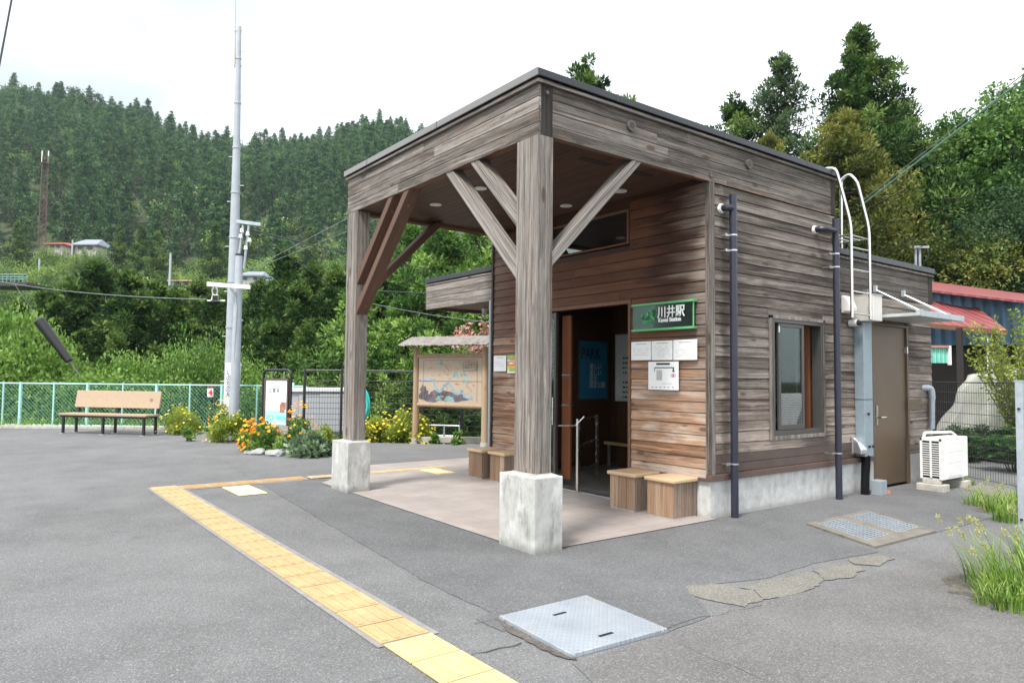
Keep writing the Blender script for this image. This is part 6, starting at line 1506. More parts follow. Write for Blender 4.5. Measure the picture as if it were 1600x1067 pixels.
# ---- tall trees behind the station on the right
T1 = cedar(19, 6.3, LM['cedar'], 1, .24, 44, nb=11, per=100, aspect=.30, seed=90, crown0=.12, sparse=.16, top_narrow=.9, name='tall_cedar_tree', droop=.3)
D = 33; s = height_for(D, 1348, 26)/19; place(T1, tpos(D, 1350), 'tallest conifer behind the station with a ragged narrow top', s=s, rz=.5)
T2 = cedar(17, 4.6, LM['sparse'], 1, .22, 38, nb=8, per=80, aspect=.28, seed=91, crown0=.2, sparse=.2, top_narrow=.8, name='sparse_fir_tree', droop=.1)
D = 34; s = height_for(D, 1222, 74)/17; place(T2, tpos(D, 1224), 'thin see-through fir left of the tallest conifer', s=(s*.9, s*.9, s), rz=2.)
T3 = cedar(14, 4.2, LM['cedar'], 1, .22, 28, nb=8, per=95, aspect=.30, seed=92, crown0=.2, sparse=.15, top_narrow=.6, name='small_cedar_tree')
D = 36; s = height_for(D, 1142, 140)/14; place(T3, tpos(D, 1150), 'small light green conifer peeking over the station roof edge, left of the thin fir', s=s, rz=1.)
T4 = cedar(14, 3.9, LM['olive'], 1, .22, 30, nb=8, per=95, aspect=.32, seed=93, crown0=.1, top_narrow=.55, name='olive_cedar_tree')
D = 29; s = height_for(D, 1325, 165)/14; place(T4, tpos(D, 1322), 'olive green conifer in front of the tallest conifer', s=s, rz=.3)
T5 = cedar(13, 4.2, LM['cedar'], 1, .22, 32, nb=10, per=95, aspect=.32, seed=94, crown0=.05, top_narrow=.5, name='dense_cedar_tree')
D = 32; s = height_for(D, 1440, 222)/13; place(T5, tpos(D, 1440), 'dense dark conifer right of the tallest conifer above the red roofs', s=s, rz=.3)
T6 = copy_tree(T5); D = 37; s = height_for(D, 1400, 150)/13; place(T6, tpos(D, 1400), 'dense conifer tucked behind the right flank of the tallest conifer', s=(s*.8, s*.8, s), rz=2.3)
T7 = copy_tree(T3); D = 38; s = height_for(D, 918, 82)/14; place(T7, tpos(D, 918), 'lone light conifer top showing above the middle of the porch roof', s=(s*.8, s*.8, s), rz=2.3)
T8 = copy_tree(T5); D = 40; s = height_for(D, 1270, 250)/13; place(T8, tpos(D, 1275), 'dense conifer low behind the thin fir, just over the roof ladder side of the roof', s=s, rz=1.3)
T9 = copy_tree(T4); D = 31; s = height_for(D, 1180, 200)/14; place(T9, tpos(D, 1205), 'olive conifer low behind the station roof, left of the ladder', s=(s*.7, s*.7, s), rz=1.9)
T10 = copy_tree(T5); D = 38; s = height_for(D, 1485, 270)/13; place(T10, tpos(D, 1490), 'dense conifer between the red roofs and the big leafy tree', s=s, rz=3.3)
B1 = broad(15, 5.6, LM['broad'], 480, 250, .17, .10, seed=95, name='leafy_tree', lump=.15, aspect=.7)
D = 36; s = height_for(D, 1590, 108)/15; place(B1, tpos(D, 1610), 'big leafy tree filling the upper right corner', s=s, rz=.2)
B2 = copy_tree(B1); D = 42; s = height_for(D, 1520, 175)/15; place(B2, tpos(D, 1532), 'leafy tree just left of the big corner tree', s=(s*.75, s*.75, s), rz=2.)
B3 = broad(12, 4.6, LM['broadd'], 260, 200, .16, .0, seed=96, name='dark_leafy_tree', lump=.17)
D = 30; s = height_for(D, 1565, 270)/12; place(B3, tpos(D, 1572), 'dark leafy tree below the big corner tree above the red roofs', s=s, rz=1.)
B4 = broad(8, 3.2, LM['olive'], 160, 200, .12, .0, seed=97, name='yellowish_tree', lump=.18)
D = 29; s = height_for(D, 1500, 345)/8; place(B4, tpos(D, 1502), 'yellowish leafy tree behind the small crossbar pole', s=s, rz=1.)

# ---- shrubs right behind the mint fence (D 24..29)
vs_ = [broad(3, 2.2, LM['vine'], 70, 230, .10, -.05, seed=s+110, name='vine_shrub', aspect=.85, lump=.32, trunkr=.05) for s in range(3)]
for j, (D, x, y) in enumerate([(26, -10, 505), (25, 35, 525), (25, 62, 540), (24.5, 10, 560), (25, 95, 572), (24.5, 130, 580), (25.5, 185, 556), (24.7, 215, 572), (26, 20, 492), (24.5, 160, 585), (26, -15, 470)]):
    h = height_for(D, x, y); ob = vs_[j] if j < 3 else copy_tree(vs_[j % 3]); s = max(.3, h/3)
    place(ob, tpos(D, x), 'bright vine covered shrub crowding the mint green fence at the left', 'shrub', 'vine covered shrubs behind the mint green fence', (min(s, 1.1)*.9, min(s, 1.1)*.9, s))
ss_ = [broad(3, 1.6, LM['shrub'], 60, 110, .10, -.05, seed=s+120, name='leafy_shrub', aspect=.5, lump=.34, trunkr=.05) for s in range(2)]
for j, (D, x, y) in enumerate([(24.5, 262, 540), (25, 300, 512), (24.5, 330, 535), (25.5, 345, 520), (25, 400, 560), (24, 285, 560), (25, 425, 570), (24.4, 240, 570), (25, 462, 582), (25.2, 500, 588)]):
    h = height_for(D, x, y); ob = ss_[j] if j < 2 else copy_tree(ss_[j % 2]); s = max(.3, h/3)
    place(ob, tpos(D, x), 'fine leaved green shrub behind the mint fence around the grey poles', 'shrub', 'fine leaved shrubs around the grey poles', (min(s, 1.0)*.85, min(s, 1.0)*.85, s))

# ---- garden plants
def bush(D, x, ybase, w_px, h_px, leafm, leaf, flowers, label, name='flowering_bush', cat='bush', group=None, nf=60, seed=0, fl=.05, ncl=36, per=110, aspect=.35, zb=0., src=None):
    global rng; rng = np.random.default_rng(seed+900)
    o = thing(name, (0, 0, 0)); W_ = w_px*D/CF/2; H_ = h_px*D/CF
    d = unit(rng.normal(size=(ncl, 3))); d[:, 2] = abs(d[:, 2]); C = d*np.array([W_*.8, W_*.8, H_*.86])*(.45+.5*rng.random(ncl))[:, None]+np.array([0, 0, .02])
    V, F, T = leaves(C, np.full(ncl, W_*.30), per, leaf, aspect, .6, .5, .8, .5+.2*rng.normal(size=ncl), .14, .3, .5, .1)
    npmesh('foliage', V, F, leafm, o, (0, 0, 0), T)
    m = MB()
    for i in range(12): c = C[rng.integers(0, ncl)]; m.tube([(c[0]*.1, c[1]*.1, -.05), tuple(c*.6), tuple(c)], [.010, .007, .004], 4, cap=False)
    st_ = m.build('stem', LM['shrub'], None, org=(0, 0, 0)); st_.parent = o; st_.location = (0, 0, 0)
    if flowers:
        # flower heads: little rosettes of petals on the outside
        d = unit(rng.normal(size=(nf, 3))); d[:, 2] = abs(d[:, 2])*1.1+.05; d = unit(d); P = d*np.array([W_, W_, H_])*(.9+.2*rng.random(nf))[:, None]
        k = 9; Pr = np.repeat(P, k, 0); a = np.tile(np.arange(k)*6.283/k, nf)+np.repeat(rng.random(nf)*6, k); nrm = np.repeat(unit(d+np.array([-.35, -.35, .5])), k, 0)
        u = unit(np.cross(nrm, np.array([.3, .1, 1.]))); v = np.cross(nrm, u); dr = unit(u*np.cos(a)[:, None]+v*np.sin(a)[:, None]+nrm*.35); s = (fl*(.7+.6*rng.random(len(a))))[:, None]; wv = unit(np.cross(dr, nrm))*s*.30
        VV = np.stack([Pr, Pr+dr*s*.6+wv, Pr+dr*s, Pr+dr*s*.6-wv], 1).reshape(-1, 3); TT = np.repeat(.5+.25*rng.normal(size=nf), k*4)
        npmesh('blossom', VV, np.arange(len(VV)).reshape(-1, 4), flowers, o, (0, 0, 0), TT)
    p = gnd(x, ybase); p[2] = zb; o.location = p; tag(o, label, cat, group); return o
bush(15.5, 358, 690, 78, 52, LM['yellowgreen'], .07, LM['yflower'], 'rounded yellow green bush left of the information sign', nf=50, seed=1, fl=.03)
bush(17, 345, 676, 46, 60, LM['shrub'], .06, LM['oflower'], 'orange flowered bush at the foot of the grey poles', nf=90, seed=2, fl=.028, per=60)
bush(15, 408, 706, 74, 50, LM['shrub'], .06, LM['oflower'], 'low marigold bush with big orange flowers before the information sign', nf=60, seed=3, fl=.042)
bush(14.8, 390, 704, 36, 46, LM['shrub'], .06, LM['oflower'], 'marigold clump with orange flowers at the left corner of the bed', nf=60, seed=4, fl=.042, per=70)
bush(15.8, 468, 700, 54, 68, LM['shrub'], .06, LM['oflower'], 'tall orange flowered bush right of the information sign', nf=110, seed=5, fl=.028, per=60)
bush(15.4, 502, 704, 50, 44, LM['yellowgreen'], .06, None, 'yellow green bush against the grey shed', seed=6)
bush(14.4, 484, 712, 84, 36, LM['dusty'], .13, None, 'low dusty green leafy plant at the right of the bed', seed=7, ncl=30, per=36, aspect=.5)
bush(14.2, 438, 710, 34, 26, LM['shrub'], .09, None, 'small bright leafy plant between marigolds and dusty plant', seed=8, ncl=14, per=40)
bush(18.5, 282, 678, 66, 46, LM['yellowgreen'], .07, LM['yflower'], 'rounded yellow green bush right of the yard bench', nf=50, seed=9, fl=.03)
bush(17.5, 292, 689, 28, 20, LM['shrub'], .09, None, 'small weed sprouting from the asphalt edge right of the bench', name='weed', cat='weed', seed=10, ncl=9, per=34)
for j, (x, y, w, h) in enumerate([(590, 688, 60, 44), (632, 688, 64, 50), (660, 690, 40, 42), (560, 690, 50, 38)]):
    bush(19.5, x, y, w, h, LM['yellowgreen'], .08, LM['yflower'], 'yellow flowering bush behind the black wire fence, '+('just right of the left pillar', 'left of the log board', 'under the left log post', 'behind the left pillar')[j], group='yellow bushes behind the black wire fence', nf=60, seed=20+j, fl=.035, ncl=44, zb=-.1)
for j, (x, y, w, h) in enumerate([(712, 694, 26, 34), (678, 693, 12, 16)]):
    bush(16.6, x, y, w, h, LM['shrub'], .10, None, ['small leafy sapling under the log map board', 'tiny weed under the left part of the log map board'][j], name='weed', cat='weed', seed=30+j, ncl=9, per=22, aspect=.5)
# rocks edging the bed
MAT['rock'] = concrete('rock_stone', (.30, .30, .30), (.15, .15, .145), (.42, .42, .42), .5, .4, False)
for j, (x, y, s) in enumerate([(404, 710, .14), (420, 709, .10), (432, 712, .15), (445, 710, .10), (458, 711, .17), (505, 711, .12), (388, 709, .09)]):
    rg = np.random.default_rng(j); p = gnd(x, y); bm = bmesh.new(); bmesh.ops.create_icosphere(bm, subdivisions=2, radius=s)
    for v in bm.verts: v.co = Vector((v.co.x*1.25, v.co.y, v.co.z*.6))*(1+.16*math.sin(v.co.x*31+j*5)+.12*math.sin(v.co.y*27+j)+rg.normal()*.03)
    me = bpy.data.meshes.new('rock'); bm.to_mesh(me); bm.free(); me.materials.append(MAT['rock']); ob = bpy.data.objects.new('rock', me); COL.objects.link(ob); ob.location = (p[0], p[1], s*.25); ob.rotation_euler = (0, 0, j*1.3)
    tag(ob, 'rough grey stone edging the flower bed, '+('second from the left', 'third from the left', 'fourth from the left', 'fifth from the left', 'sixth from the left', 'rightmost', 'leftmost')[j], 'rock', 'stones edging the flower bed')
m = MB(); fillpoly(m, wobble([flat(22.5, 120), flat(22.5, 345), flat(20.5, 345), flat(20.5, 290), flat(20.8, 120)], .05, .6)) if False else None

# ---- right edge: grass clump, mimosa, hedge, net and shrub
def grass(center, n, hmin, hmax, spread, mat, seed=0, w=.006, lean=(0, 0), name='blades'):
    rg = np.random.default_rng(seed); K = 7; V = []; T = []; F = []; tips = []
    for i in range(n):
        a = rg.random()*6.283; r_ = spread*math.sqrt(rg.random()); b = np.array([math.cos(a)*r_*1.0, math.sin(a)*r_*1.0, 0]); h = rg.uniform(hmin, hmax); dr = unit(np.array([math.cos(a), math.sin(a), 0])*.8+np.array([lean[0], lean[1], 0])+rg.normal(size=3)*np.array([.7, .7, 0]))
        out = h*rg.uniform(.25, .75); side = np.array([-dr[1], dr[0], 0]); tv = .45+.30*rg.normal(); n0 = len(V)
        for k in range(K+1):
            t = k/K; p = b+dr*out*t*t+np.array([0, 0, h*(t-.35*t*t*out/h*1.2)]); ww = w*(1-t)**.6*(.6+.9*rg.random() if False else 1)+.0006
            V += [p-side*ww, p+side*ww]; T += [tv+.18*t]*2
        tips.append(V[-1])
        for k in range(K): F.append((n0+2*k, n0+2*k+1, n0+2*k+3, n0+2*k+2))
    return np.array(V), np.array(F), np.array(T), tips
def grass_clump(p, n, h0, h1, spread, label, seeds=0, seed=0, lean=(0, 0), w=.006, name='grass_clump', group=None):
    V, F, T, tips = grass(p, n, h0, h1, spread, None, seed, w, lean)
    o = thing(name, tuple(p), label, 'grass', group); npmesh('blades', V, F, LM['grass'], o, (0, 0, 0), T)
    if seeds:
        V2, F2, T2, tips2 = grass(p, seeds, h1*.85, h1*1.25, spread*.7, None, seed+5, .0022, lean); npmesh('stalks', V2, F2, LM['grass'], o, (0, 0, 0), T2)
        rg = np.random.default_rng(seed+9); C = []
        for t in tips2:
            for u in range(5): C.append(np.array(t)+np.array([lean[0]*.5, lean[1]*.5, .6])*.018*(u-2))
        V3, F3, T3 = leaves(np.array(C), np.full(len(C), .010), 14, .018, .35, .8, .3, 1., None, .15, .3, .4); npmesh('seed_heads', V3, F3, LM['seed'], o, (0, 0, 0), T3)
    return o
gc = gnd(1592, 925); cam_l = -_rt*.8
grass_clump(gc+_rt*.05, 400, .15, .50, .42, 'tall grass clump with foxtail seed heads at the right edge', 22, 1, (cam_l[0]*.8, cam_l[1]*.8), .0055)
grass_clump(gnd(1650, 880), 130, .2, .5, .3, 'grass tuft behind the foxtail clump at the right edge', 10, 2, (cam_l[0]*.4, cam_l[1]*.4))
grass_clump(gnd(1580, 948), 200, .10, .25, .22, 'short grass at the foot of the foxtail clump', 0, 3)
for j, (x, y) in enumerate([(1560, 800), (1585, 790), (1530, 790), (1575, 815)]):
    grass_clump(gnd(x, y), 90, .12, .35, .16, 'thin weed tuft under the wire fence, '+('nearest the foxtail clump', 'nearest the pale square post', 'nearest the drain cover', 'lowest beside the pale square post')[j], 3, 10+j, name='weed_tuft', group='weed tufts under the wire fence')
grass_clump(gnd(1512, 757), 60, .05, .16, .10, 'small weed tuft between the outdoor unit and the drain cover', 0, 21, name='weed_tuft')
for j, (x, y) in enumerate([(10, 668), (60, 667), (110, 667), (150, 668), (205, 668), (250, 670), (310, 674)]):
    grass_clump(gnd(x, y)+_fw*.35*np.array([1, 1, 0]), 130, .12, .38, .75, 'dry grass tuft under the mint fence '+('at the left edge', 'under the black guy guard', 'behind the left bench leg', 'behind the left part of the bench', 'behind the middle of the bench', 'behind the right end of the bench', 'under the number plate')[j], 0, 40+j, w=.010, name='grass_tuft', group='grass tufts along the mint green fence')
dirtm = plain('soil_litter', (.125, .112, .095), .95, var=.6, scale=60)
for (x, y, r_) in ((1592, 925, .55), (1650, 880, .5), (1580, 800, .45)):
    c = gnd(x, y); m = MB(); fillpoly(m, wobble([c+np.array([math.cos(t)*r_*random.uniform(.7, 1.1), math.sin(t)*r_*random.uniform(.7, 1.1), .0065+r_*.002]) for t in np.linspace(0, 6.283, 15, endpoint=False)], .015, .05)); struct(m.build('soil_patch', dirtm, org=(0, 0, 0)))
# mimosa: feathery fronds
def fronds(o, C, n, L_, mat, seed):
    rg = np.random.default_rng(seed); V = []; T = []
    for c in C:
        for i in range(n):
            a = rg.random()*6.28; d = np.array([math.cos(a), math.sin(a), rg.uniform(-.1, .6)]); d /= np.linalg.norm(d); l = L_*rg.uniform(.6, 1.1); sd = np.array([-d[1], d[0], 0]); tv = .5+.2*rg.normal()
            for k in range(14):
                t = (k+1)/14; p = c+d*l*t+np.array([0, 0, -.35*l*t*t])
                for s_ in (-1, 1):
                    tip = p+(sd*s_*.8+d*.45)*l*.30*math.sin(math.pi*min(1, t*.85+.1)); w_ = d*.010
                    V += [p-w_, (p+tip)/2-w_*1.2, tip, (p+tip)/2+w_*1.2]; T += [tv+.1*t]*4
    return npmesh('fronds', np.array(V), np.arange(len(V)).reshape(-1, 4), mat, o, (0, 0, 0), np.array(T))
o = thing('mimosa_plant', tuple(gnd(1590, 755)), 'feathery leaved plant leaning through the wire fence at the right', 'plant'); rg = np.random.default_rng(3)
C = [np.array([rg.uniform(-.45, .45), rg.uniform(-.5, .4), rg.uniform(.15, .72)]) for _ in range(24)]; fronds(o, C, 8, .42, LM['fern'], 4)
m = MB(); [m.tube([(c[0]*.2, c[1]*.2, 0), tuple(c)], [.012, .006], 4, cap=False) for c in C[:14]]; s_ = m.build('stem', BARK, None, org=(0, 0, 0)); s_.parent = o; s_.location = (0, 0, 0)
o.location = tuple(gp(np.array(12.6), np.array(1580.), np.array(0.)))
hg = broad(1.15, .75, LM['broadd'], 46, 150, .07, -.1, seed=130, name='hedge_bush', aspect=.6, lump=.34, trunkr=.03)
for j, (D, x) in enumerate([(14.2, 1490), (14.4, 1535), (13.9, 1580), (14.6, 1625)]):
    ob = hg if j == 0 else copy_tree(hg); place(ob, tuple(gp(np.array(D), np.array(float(x)), np.array(0.))), 'low dark hedge bush behind the wire fence, '+('just right of the outdoor unit', 'below the left edge of the pale net', 'below the middle of the pale net', 'behind the pale square post')[j], 'hedge', 'hedge bushes behind the wire fence', .58)
# net draped shrub
o = thing('netted_shrub', tuple(gp(np.array(15.5), np.array(1580.), np.array(0.))), 'shrub wrapped in pale draped bird netting on a thin stake', 'shrub')
rg = np.random.default_rng(12); C = unit(rg.normal(size=(40, 3)))*np.array([.8, .8, .75])*.8+np.array([0, 0, 1.0]); V, F, T = leaves(C, np.full(40, .28), 90, .08, .5, .6, .3, .8); npmesh('foliage', V, F, LM['shrub'], o, (0, 0, 0), T)
bm = bmesh.new(); nU, nV = 48, 22; prof = [(0.02, 2.15), (.10, 1.98), (.35, 1.80), (.75, 1.72), (.98, 1.4), (1.08, 1.0), (1.22, .7), (1.35, .45)]
vv = []
for j in range(nV):
    t = j/(nV-1)*(len(prof)-1); k = min(int(t), len(prof)-2); f_ = t-k; r0 = prof[k][0]*(1-f_)+prof[k+1][0]*f_; z0_ = prof[k][1]*(1-f_)+prof[k+1][1]*f_; rw = []
    for i in range(nU):
        a = 6.283*i/nU; rr_ = r0*(1+.09*math.sin(a*7+j*.3)*min(1, j/6)+.05*math.sin(a*13-j*.4)); cx_ = -.55*max(0, (z0_-1.7))/.45
        rw.append(bm.verts.new(((rr_*math.cos(a)+cx_*_rt[0]), (rr_*math.sin(a)+cx_*_rt[1]), z0_+.03*math.sin(a*9)*min(1, j/6))))
    vv.append(rw)
for j in range(nV-1):
    for i in range(nU): bm.faces.new((vv[j][i], vv[j][(i+1) % nU], vv[j+1][(i+1) % nU], vv[j+1][i]))
me = bpy.data.meshes.new('net'); bm.to_mesh(me); bm.free()
m_, t, b, oo = newmat('bird_net'); q = NB(t); b.inputs['Base Color'].default_value = (.60, .60, .54, 1); b.inputs['Roughness'].default_value = .8
tr = q.n('ShaderNodeBsdfTransparent'); mxx = q.n('ShaderNodeMixShader'); mxx.inputs[0].default_value = .42; q.l(tr.outputs[0], mxx.inputs[1]); q.l(b.outputs[0], mxx.inputs[2]); q.l(mxx.outputs[0], oo.inputs[0])
me.materials.append(m_); ob = bpy.data.objects.new('net', me); COL.objects.link(ob); ob.parent = o; me.polygons.foreach_set('use_smooth', [True]*len(me.polygons))
m = MB(); m.tube([(-.55*_rt[0], -.55*_rt[1], 0), (-.50*_rt[0], -.50*_rt[1], 2.55)], .012, 6); s_ = m.build('stake', MAT['white'], None, org=(0, 0, 0)); s_.parent = o; s_.location = (0, 0, 0)
# yellow green upright shrub at the right edge
def sprays(name, P, label, n, hmin, hmax, spread, leaf, mat, seed=0, lean=(0, 0)):
    rg = np.random.default_rng(seed); o = thing(name, tuple(P), label, 'shrub'); m = MB(); C = []; T0 = []
    for i in range(n):
        a = rg.random()*6.28; h = rg.uniform(hmin, hmax); out = rg.uniform(.2, 1)*spread; tip = np.array([math.cos(a)*out+lean[0], math.sin(a)*out+lean[1], h]); b = tip*np.array([.15, .15, 0]); mid = b*.4+tip*.6+np.array([0, 0, -.0]); m.tube([tuple(b), tuple(mid), tuple(tip)], [.014, .009, .004], 4, cap=False); tv = .55+.2*rg.normal()
        for k in range(20): t = .25+.75*k/19; C.append(b+(tip-b)*t); T0.append(tv+.2*(t-.5))
    V, F, T = leaves(np.array(C), np.full(len(C), .05), 7, leaf, .45, .9, .4, 1., np.array(T0), .10, .2, .4); npmesh('foliage', V, F, mat, o, (0, 0, 0), T)
    s_ = m.build('stem', BARKG, None, org=(0, 0, 0)); s_.parent = o; s_.location = (0, 0, 0); return o
sprays('upright_shrub', gp(np.array(13.6), np.array(1625.), np.array(0.)), 'yellow green upright shrub with arching twigs above the pale net', 60, 1.6, 3.0, .95, .07, LM['yellowgreen'], 3, (-.5*_rt[0], -.5*_rt[1]))
o = thing('blossom_shrub', tuple(gp(np.array(26.), np.array(750.), np.array(-.5)))); rg = np.random.default_rng(31)
C = unit(rg.normal(size=(24, 3)))*np.array([.8, .8, .6])+np.array([0, 0, 3.4]); V, F, T = leaves(C, np.full(24, .30), 40, .10, .7, .6, .3, .8); npmesh('blossom', V, F, LM['pink'], o, (0, 0, 0), T)
C2 = unit(rg.normal(size=(30, 3)))*np.array([.9, .9, 1.5])+np.array([0, 0, 2.2]); V, F, T = leaves(C2, np.full(30, .35), 50, .12, .5, .6, .3, .8); npmesh('foliage', V, F, LM['cedar'], o, (0, 0, 0), T)
m = MB(); m.tube([(0, 0, 0), (0, 0, 3)], [.05, .02], 6); s_ = m.build('stem', BARK, None, org=(0, 0, 0)); s_.parent = o; s_.location = (0, 0, 0)
tag(o, 'pink blossoming shrub between the log board roof and the wing canopy', 'shrub')

# ---- tell look-alikes apart by what they stand behind
LAND = [(0, 'the left edge of the picture'), (45, 'the top of the black guy guard'), (85, 'the black guy guard'), (128, 'the left end of the yard bench'), (190, 'the middle of the yard bench'), (250, 'the right end of the yard bench'), (292, 'the small weed beside the bench'), (328, 'the number plate'),
        (362, 'the tall grey pole'), (430, 'the information sign'), (500, 'the grey shed'), (555, 'the left pillar'), (610, 'the turquoise hose'), (650, 'the left post of the log board'), (700, 'the middle of the log board'), (757, 'the right post of the log board'), (800, 'the near pillar')]
def relabel(noun, members):
    """members: (object, column)"""
    by = {}
    for ob, x in members:
        k = min(range(len(LAND)), key=lambda i: abs(LAND[i][0]-x)); by.setdefault(k, []).append((ob, x))
    for k, L_ in by.items():
        L_.sort(key=lambda t: t[0].location.z+t[0].scale[2]*100, reverse=True)
        for i, (ob, x) in enumerate(L_):
            rank = '' if len(L_) == 1 else ('taller of two, ' if i == 0 else 'shorter of two, ') if len(L_) == 2 else ('tallest, ', 'second tallest, ', 'third tallest, ', 'fourth tallest, ', 'fifth tallest, ', 'sixth tallest, ')[min(i, 5)]
            ob['label'] = '%s%s behind %s' % (rank.replace(', ', ' ') if False else rank, noun, LAND[k][1])
def colof(o): return pxof(np.array([o.location.x, o.location.y, 1.6]))[0]
for grp, noun in (('cedars in the row behind the mint green fence', 'deep green cedar'), ('bright cedars behind the porch', 'bright green cedar'), ('vine covered shrubs behind the mint green fence', 'bright vine covered shrub'), ('fine leaved shrubs around the grey poles', 'fine leaved shrub')):
    relabel(noun, [(o, colof(o)) for o in SC.objects if o.get('group') == grp])

# ================================================================== FAR BUILDINGS
def obox(o, name, mat, D, x0, x1, ybot, ytop, depth, proud=0., mats=None, bevel=0):
    """box facing the viewer at depth D spanning photo columns; a real volume"""
    a = far(D, x0, ybot); b = far(D, x1, ybot); fh = np.array([_fw[0], _fw[1], 0]); fh /= np.linalg.norm(fh)
    z0, z1 = a[2], far(D, x0, ytop)[2]; a = a*np.array([1, 1, 0])-fh*proud; b = b*np.array([1, 1, 0])-fh*proud
    P = [a, b, b+fh*depth, a+fh*depth]; m = MB(); m.hexa([(p[0], p[1], z0) for p in P]+[(p[0], p[1], z1) for p in P]); return m.build(name, mat, o, bevel=bevel)
WALLP = plain('house_wall_pale', (.50, .47, .42), .7); WALLW = plain('house_wall_white', (.62, .61, .58), .7); ROOFG = plain('roof_grey_tile', (.22, .25, .30), .5); ROOFR = plain('roof_red', (.42, .08, .05), .5); WIN = plain('house_window', (.04, .05, .06), .2); ROOFT = plain('roof_tan', (.42, .30, .20), .6)
def roof(o, D, x0, x1, y_e, y_r, depth, mat, over=.6):
    fh = np.array([_fw[0], _fw[1], 0]); fh /= np.linalg.norm(fh); a = far(D, x0, y_e); b = far(D, x1, y_e); zr = far(D, x0, y_r)[2]
    rt = unit(b-a); a = a-rt*over-fh*over; b = b+rt*over-fh*over; dd = depth+2*over
    mids = [(a+rt*1.2+fh*dd/2), (b-rt*1.2+fh*dd/2)]
    for p in mids: p[2] = zr
    m = MB(); A, B_ = a, b; C_, D_ = b+fh*dd, a+fh*dd; M0, M1 = mids
    vs = [tuple(A), tuple(B_), tuple(C_), tuple(D_), tuple(M0), tuple(M1)]; lo = [(p[0], p[1], p[2]-.25) for p in (A, B_, C_, D_)]
    m._add(vs+lo, [(0, 1, 5, 4), (2, 3, 4, 5), (3, 0, 4), (1, 2, 5), (0, 6, 7, 1), (1, 7, 8, 2), (2, 8, 9, 3), (3, 9, 6, 0), (6, 9, 8, 7)]); return m.build('roof', mat, o)
def house(D, x0, x1, ybase, yeave, yridge, wall, rf, label, wins):
    o = thing('far_house', tuple(far(D, (x0+x1)/2, ybase)), label, 'house')
    obox(o, 'wall', wall, D, x0, x1, ybase+10, yeave, 7)
    roof(o, D, x0, x1, yeave, yridge, 7, rf)
    for (a, b, yb, yt) in wins: obox(o, 'window', WIN, D, a, b, yb, yt, .1, .12)
    return o
house(168, 74, 97, 390, 381, 375, WALLP, ROOFR, 'small red roofed hut high on the slope at the left', [(78, 84, 387, 383), (88, 93, 387, 383)])
house(172, 116, 150, 392, 382, 370, WALLP, ROOFG, 'blue grey roofed house beside the red roofed hut on the slope', [(122, 130, 389, 385), (136, 144, 389, 385)])
house(140, 268, 306, 446, 438, 434, WALLW, ROOFT, 'low tan roofed house with white windows, left of the grey poles', [(272, 280, 445, 440), (286, 294, 445, 440)])
house(140, 374, 408, 440, 430, 420, WALLW, ROOFG, 'white house with a grey roof just right of the grey poles', [(380, 386, 437, 433), (396, 401, 437, 433)])
house(138, 412, 442, 444, 439, 432, WALLP, ROOFG, 'low house with a long blue grey roof beside the white house', [(418, 434, 443, 440)])
house(150, 514, 536, 436, 428, 420, WALLP, ROOFG, 'small grey roofed house left of the far porch pillar', [(517, 522, 433, 430), (526, 532, 433, 430)])
for j, (x, y0_, y1_, D) in enumerate([(60, 435, 404, 150), (265, 432, 395, 138), (112, 400, 375, 165), (445, 440, 402, 138), (18, 392, 370, 170)]):
    m = MB(); a = far(D, x, y0_+14); b = far(D, x, y1_); m.tube([tuple(a), (a[0], a[1], b[2])], [.25, .18], 8); tag(m.build('utility_pole', MAT['galv'], None, smooth=True), 'thin pale far utility pole '+('left of the blue grey roofed house', 'beside the tan roofed house', 'between the red and the blue grey roofed houses', 'right of the white house', 'nearest the left edge of the picture')[j], 'pole', 'thin poles among the hillside trees')
# lattice mast
o = thing('antenna_mast', tuple(far(190, 65, 375)), 'brown lattice antenna mast with white aerials on the wooded slope', 'mast')
D = 188; m = MB(); a = far(D, 65, 385); zt = far(D, 65, 243)[2]; w_ = .85
for dx, dy in ((-1, -1), (1, -1), (1, 1), (-1, 1)): m.tube([(a[0]+dx*w_, a[1]+dy*w_, a[2]), (a[0]+dx*w_*.75, a[1]+dy*w_*.75, zt)], .11, 5)
n = 16
for k in range(n):
    f0 = w_*(1-.25*k/n); f1 = w_*(1-.25*(k+1)/n); z0 = a[2]+(zt-a[2])*k/n; z1 = a[2]+(zt-a[2])*(k+1)/n; cs = ((-1, -1), (1, -1), (1, 1), (-1, 1))
    for i in range(4):
        p, q_ = cs[i], cs[(i+1) % 4]; m.tube([(a[0]+p[0]*f0, a[1]+p[1]*f0, z0), (a[0]+q_[0]*f1, a[1]+q_[1]*f1, z1)], .06, 4, cap=False); m.tube([(a[0]+p[0]*f1, a[1]+p[1]*f1, z1), (a[0]+q_[0]*f1, a[1]+q_[1]*f1, z1)], .06, 4, cap=False)
m.build('lattice', plain('mast_brown', (.10, .055, .045), .6), o)
m = MB(); m.box((a[0]-1., a[1]-1., zt-2), (a[0]+1., a[1]+1., zt-1.8)); m.build('platform', plain('mast_platform', (.12, .07, .06), .6), o)
for dx in (-1, .9):
    m = MB(); m.tube([(a[0]+dx*_rt[0]*.9, a[1]+dx*_rt[1]*.9, zt-1.5), (a[0]+dx*_rt[0]*.9, a[1]+dx*_rt[1]*.9, zt+1.6)], .15, 8); m.build('aerial', MAT['white'], o)
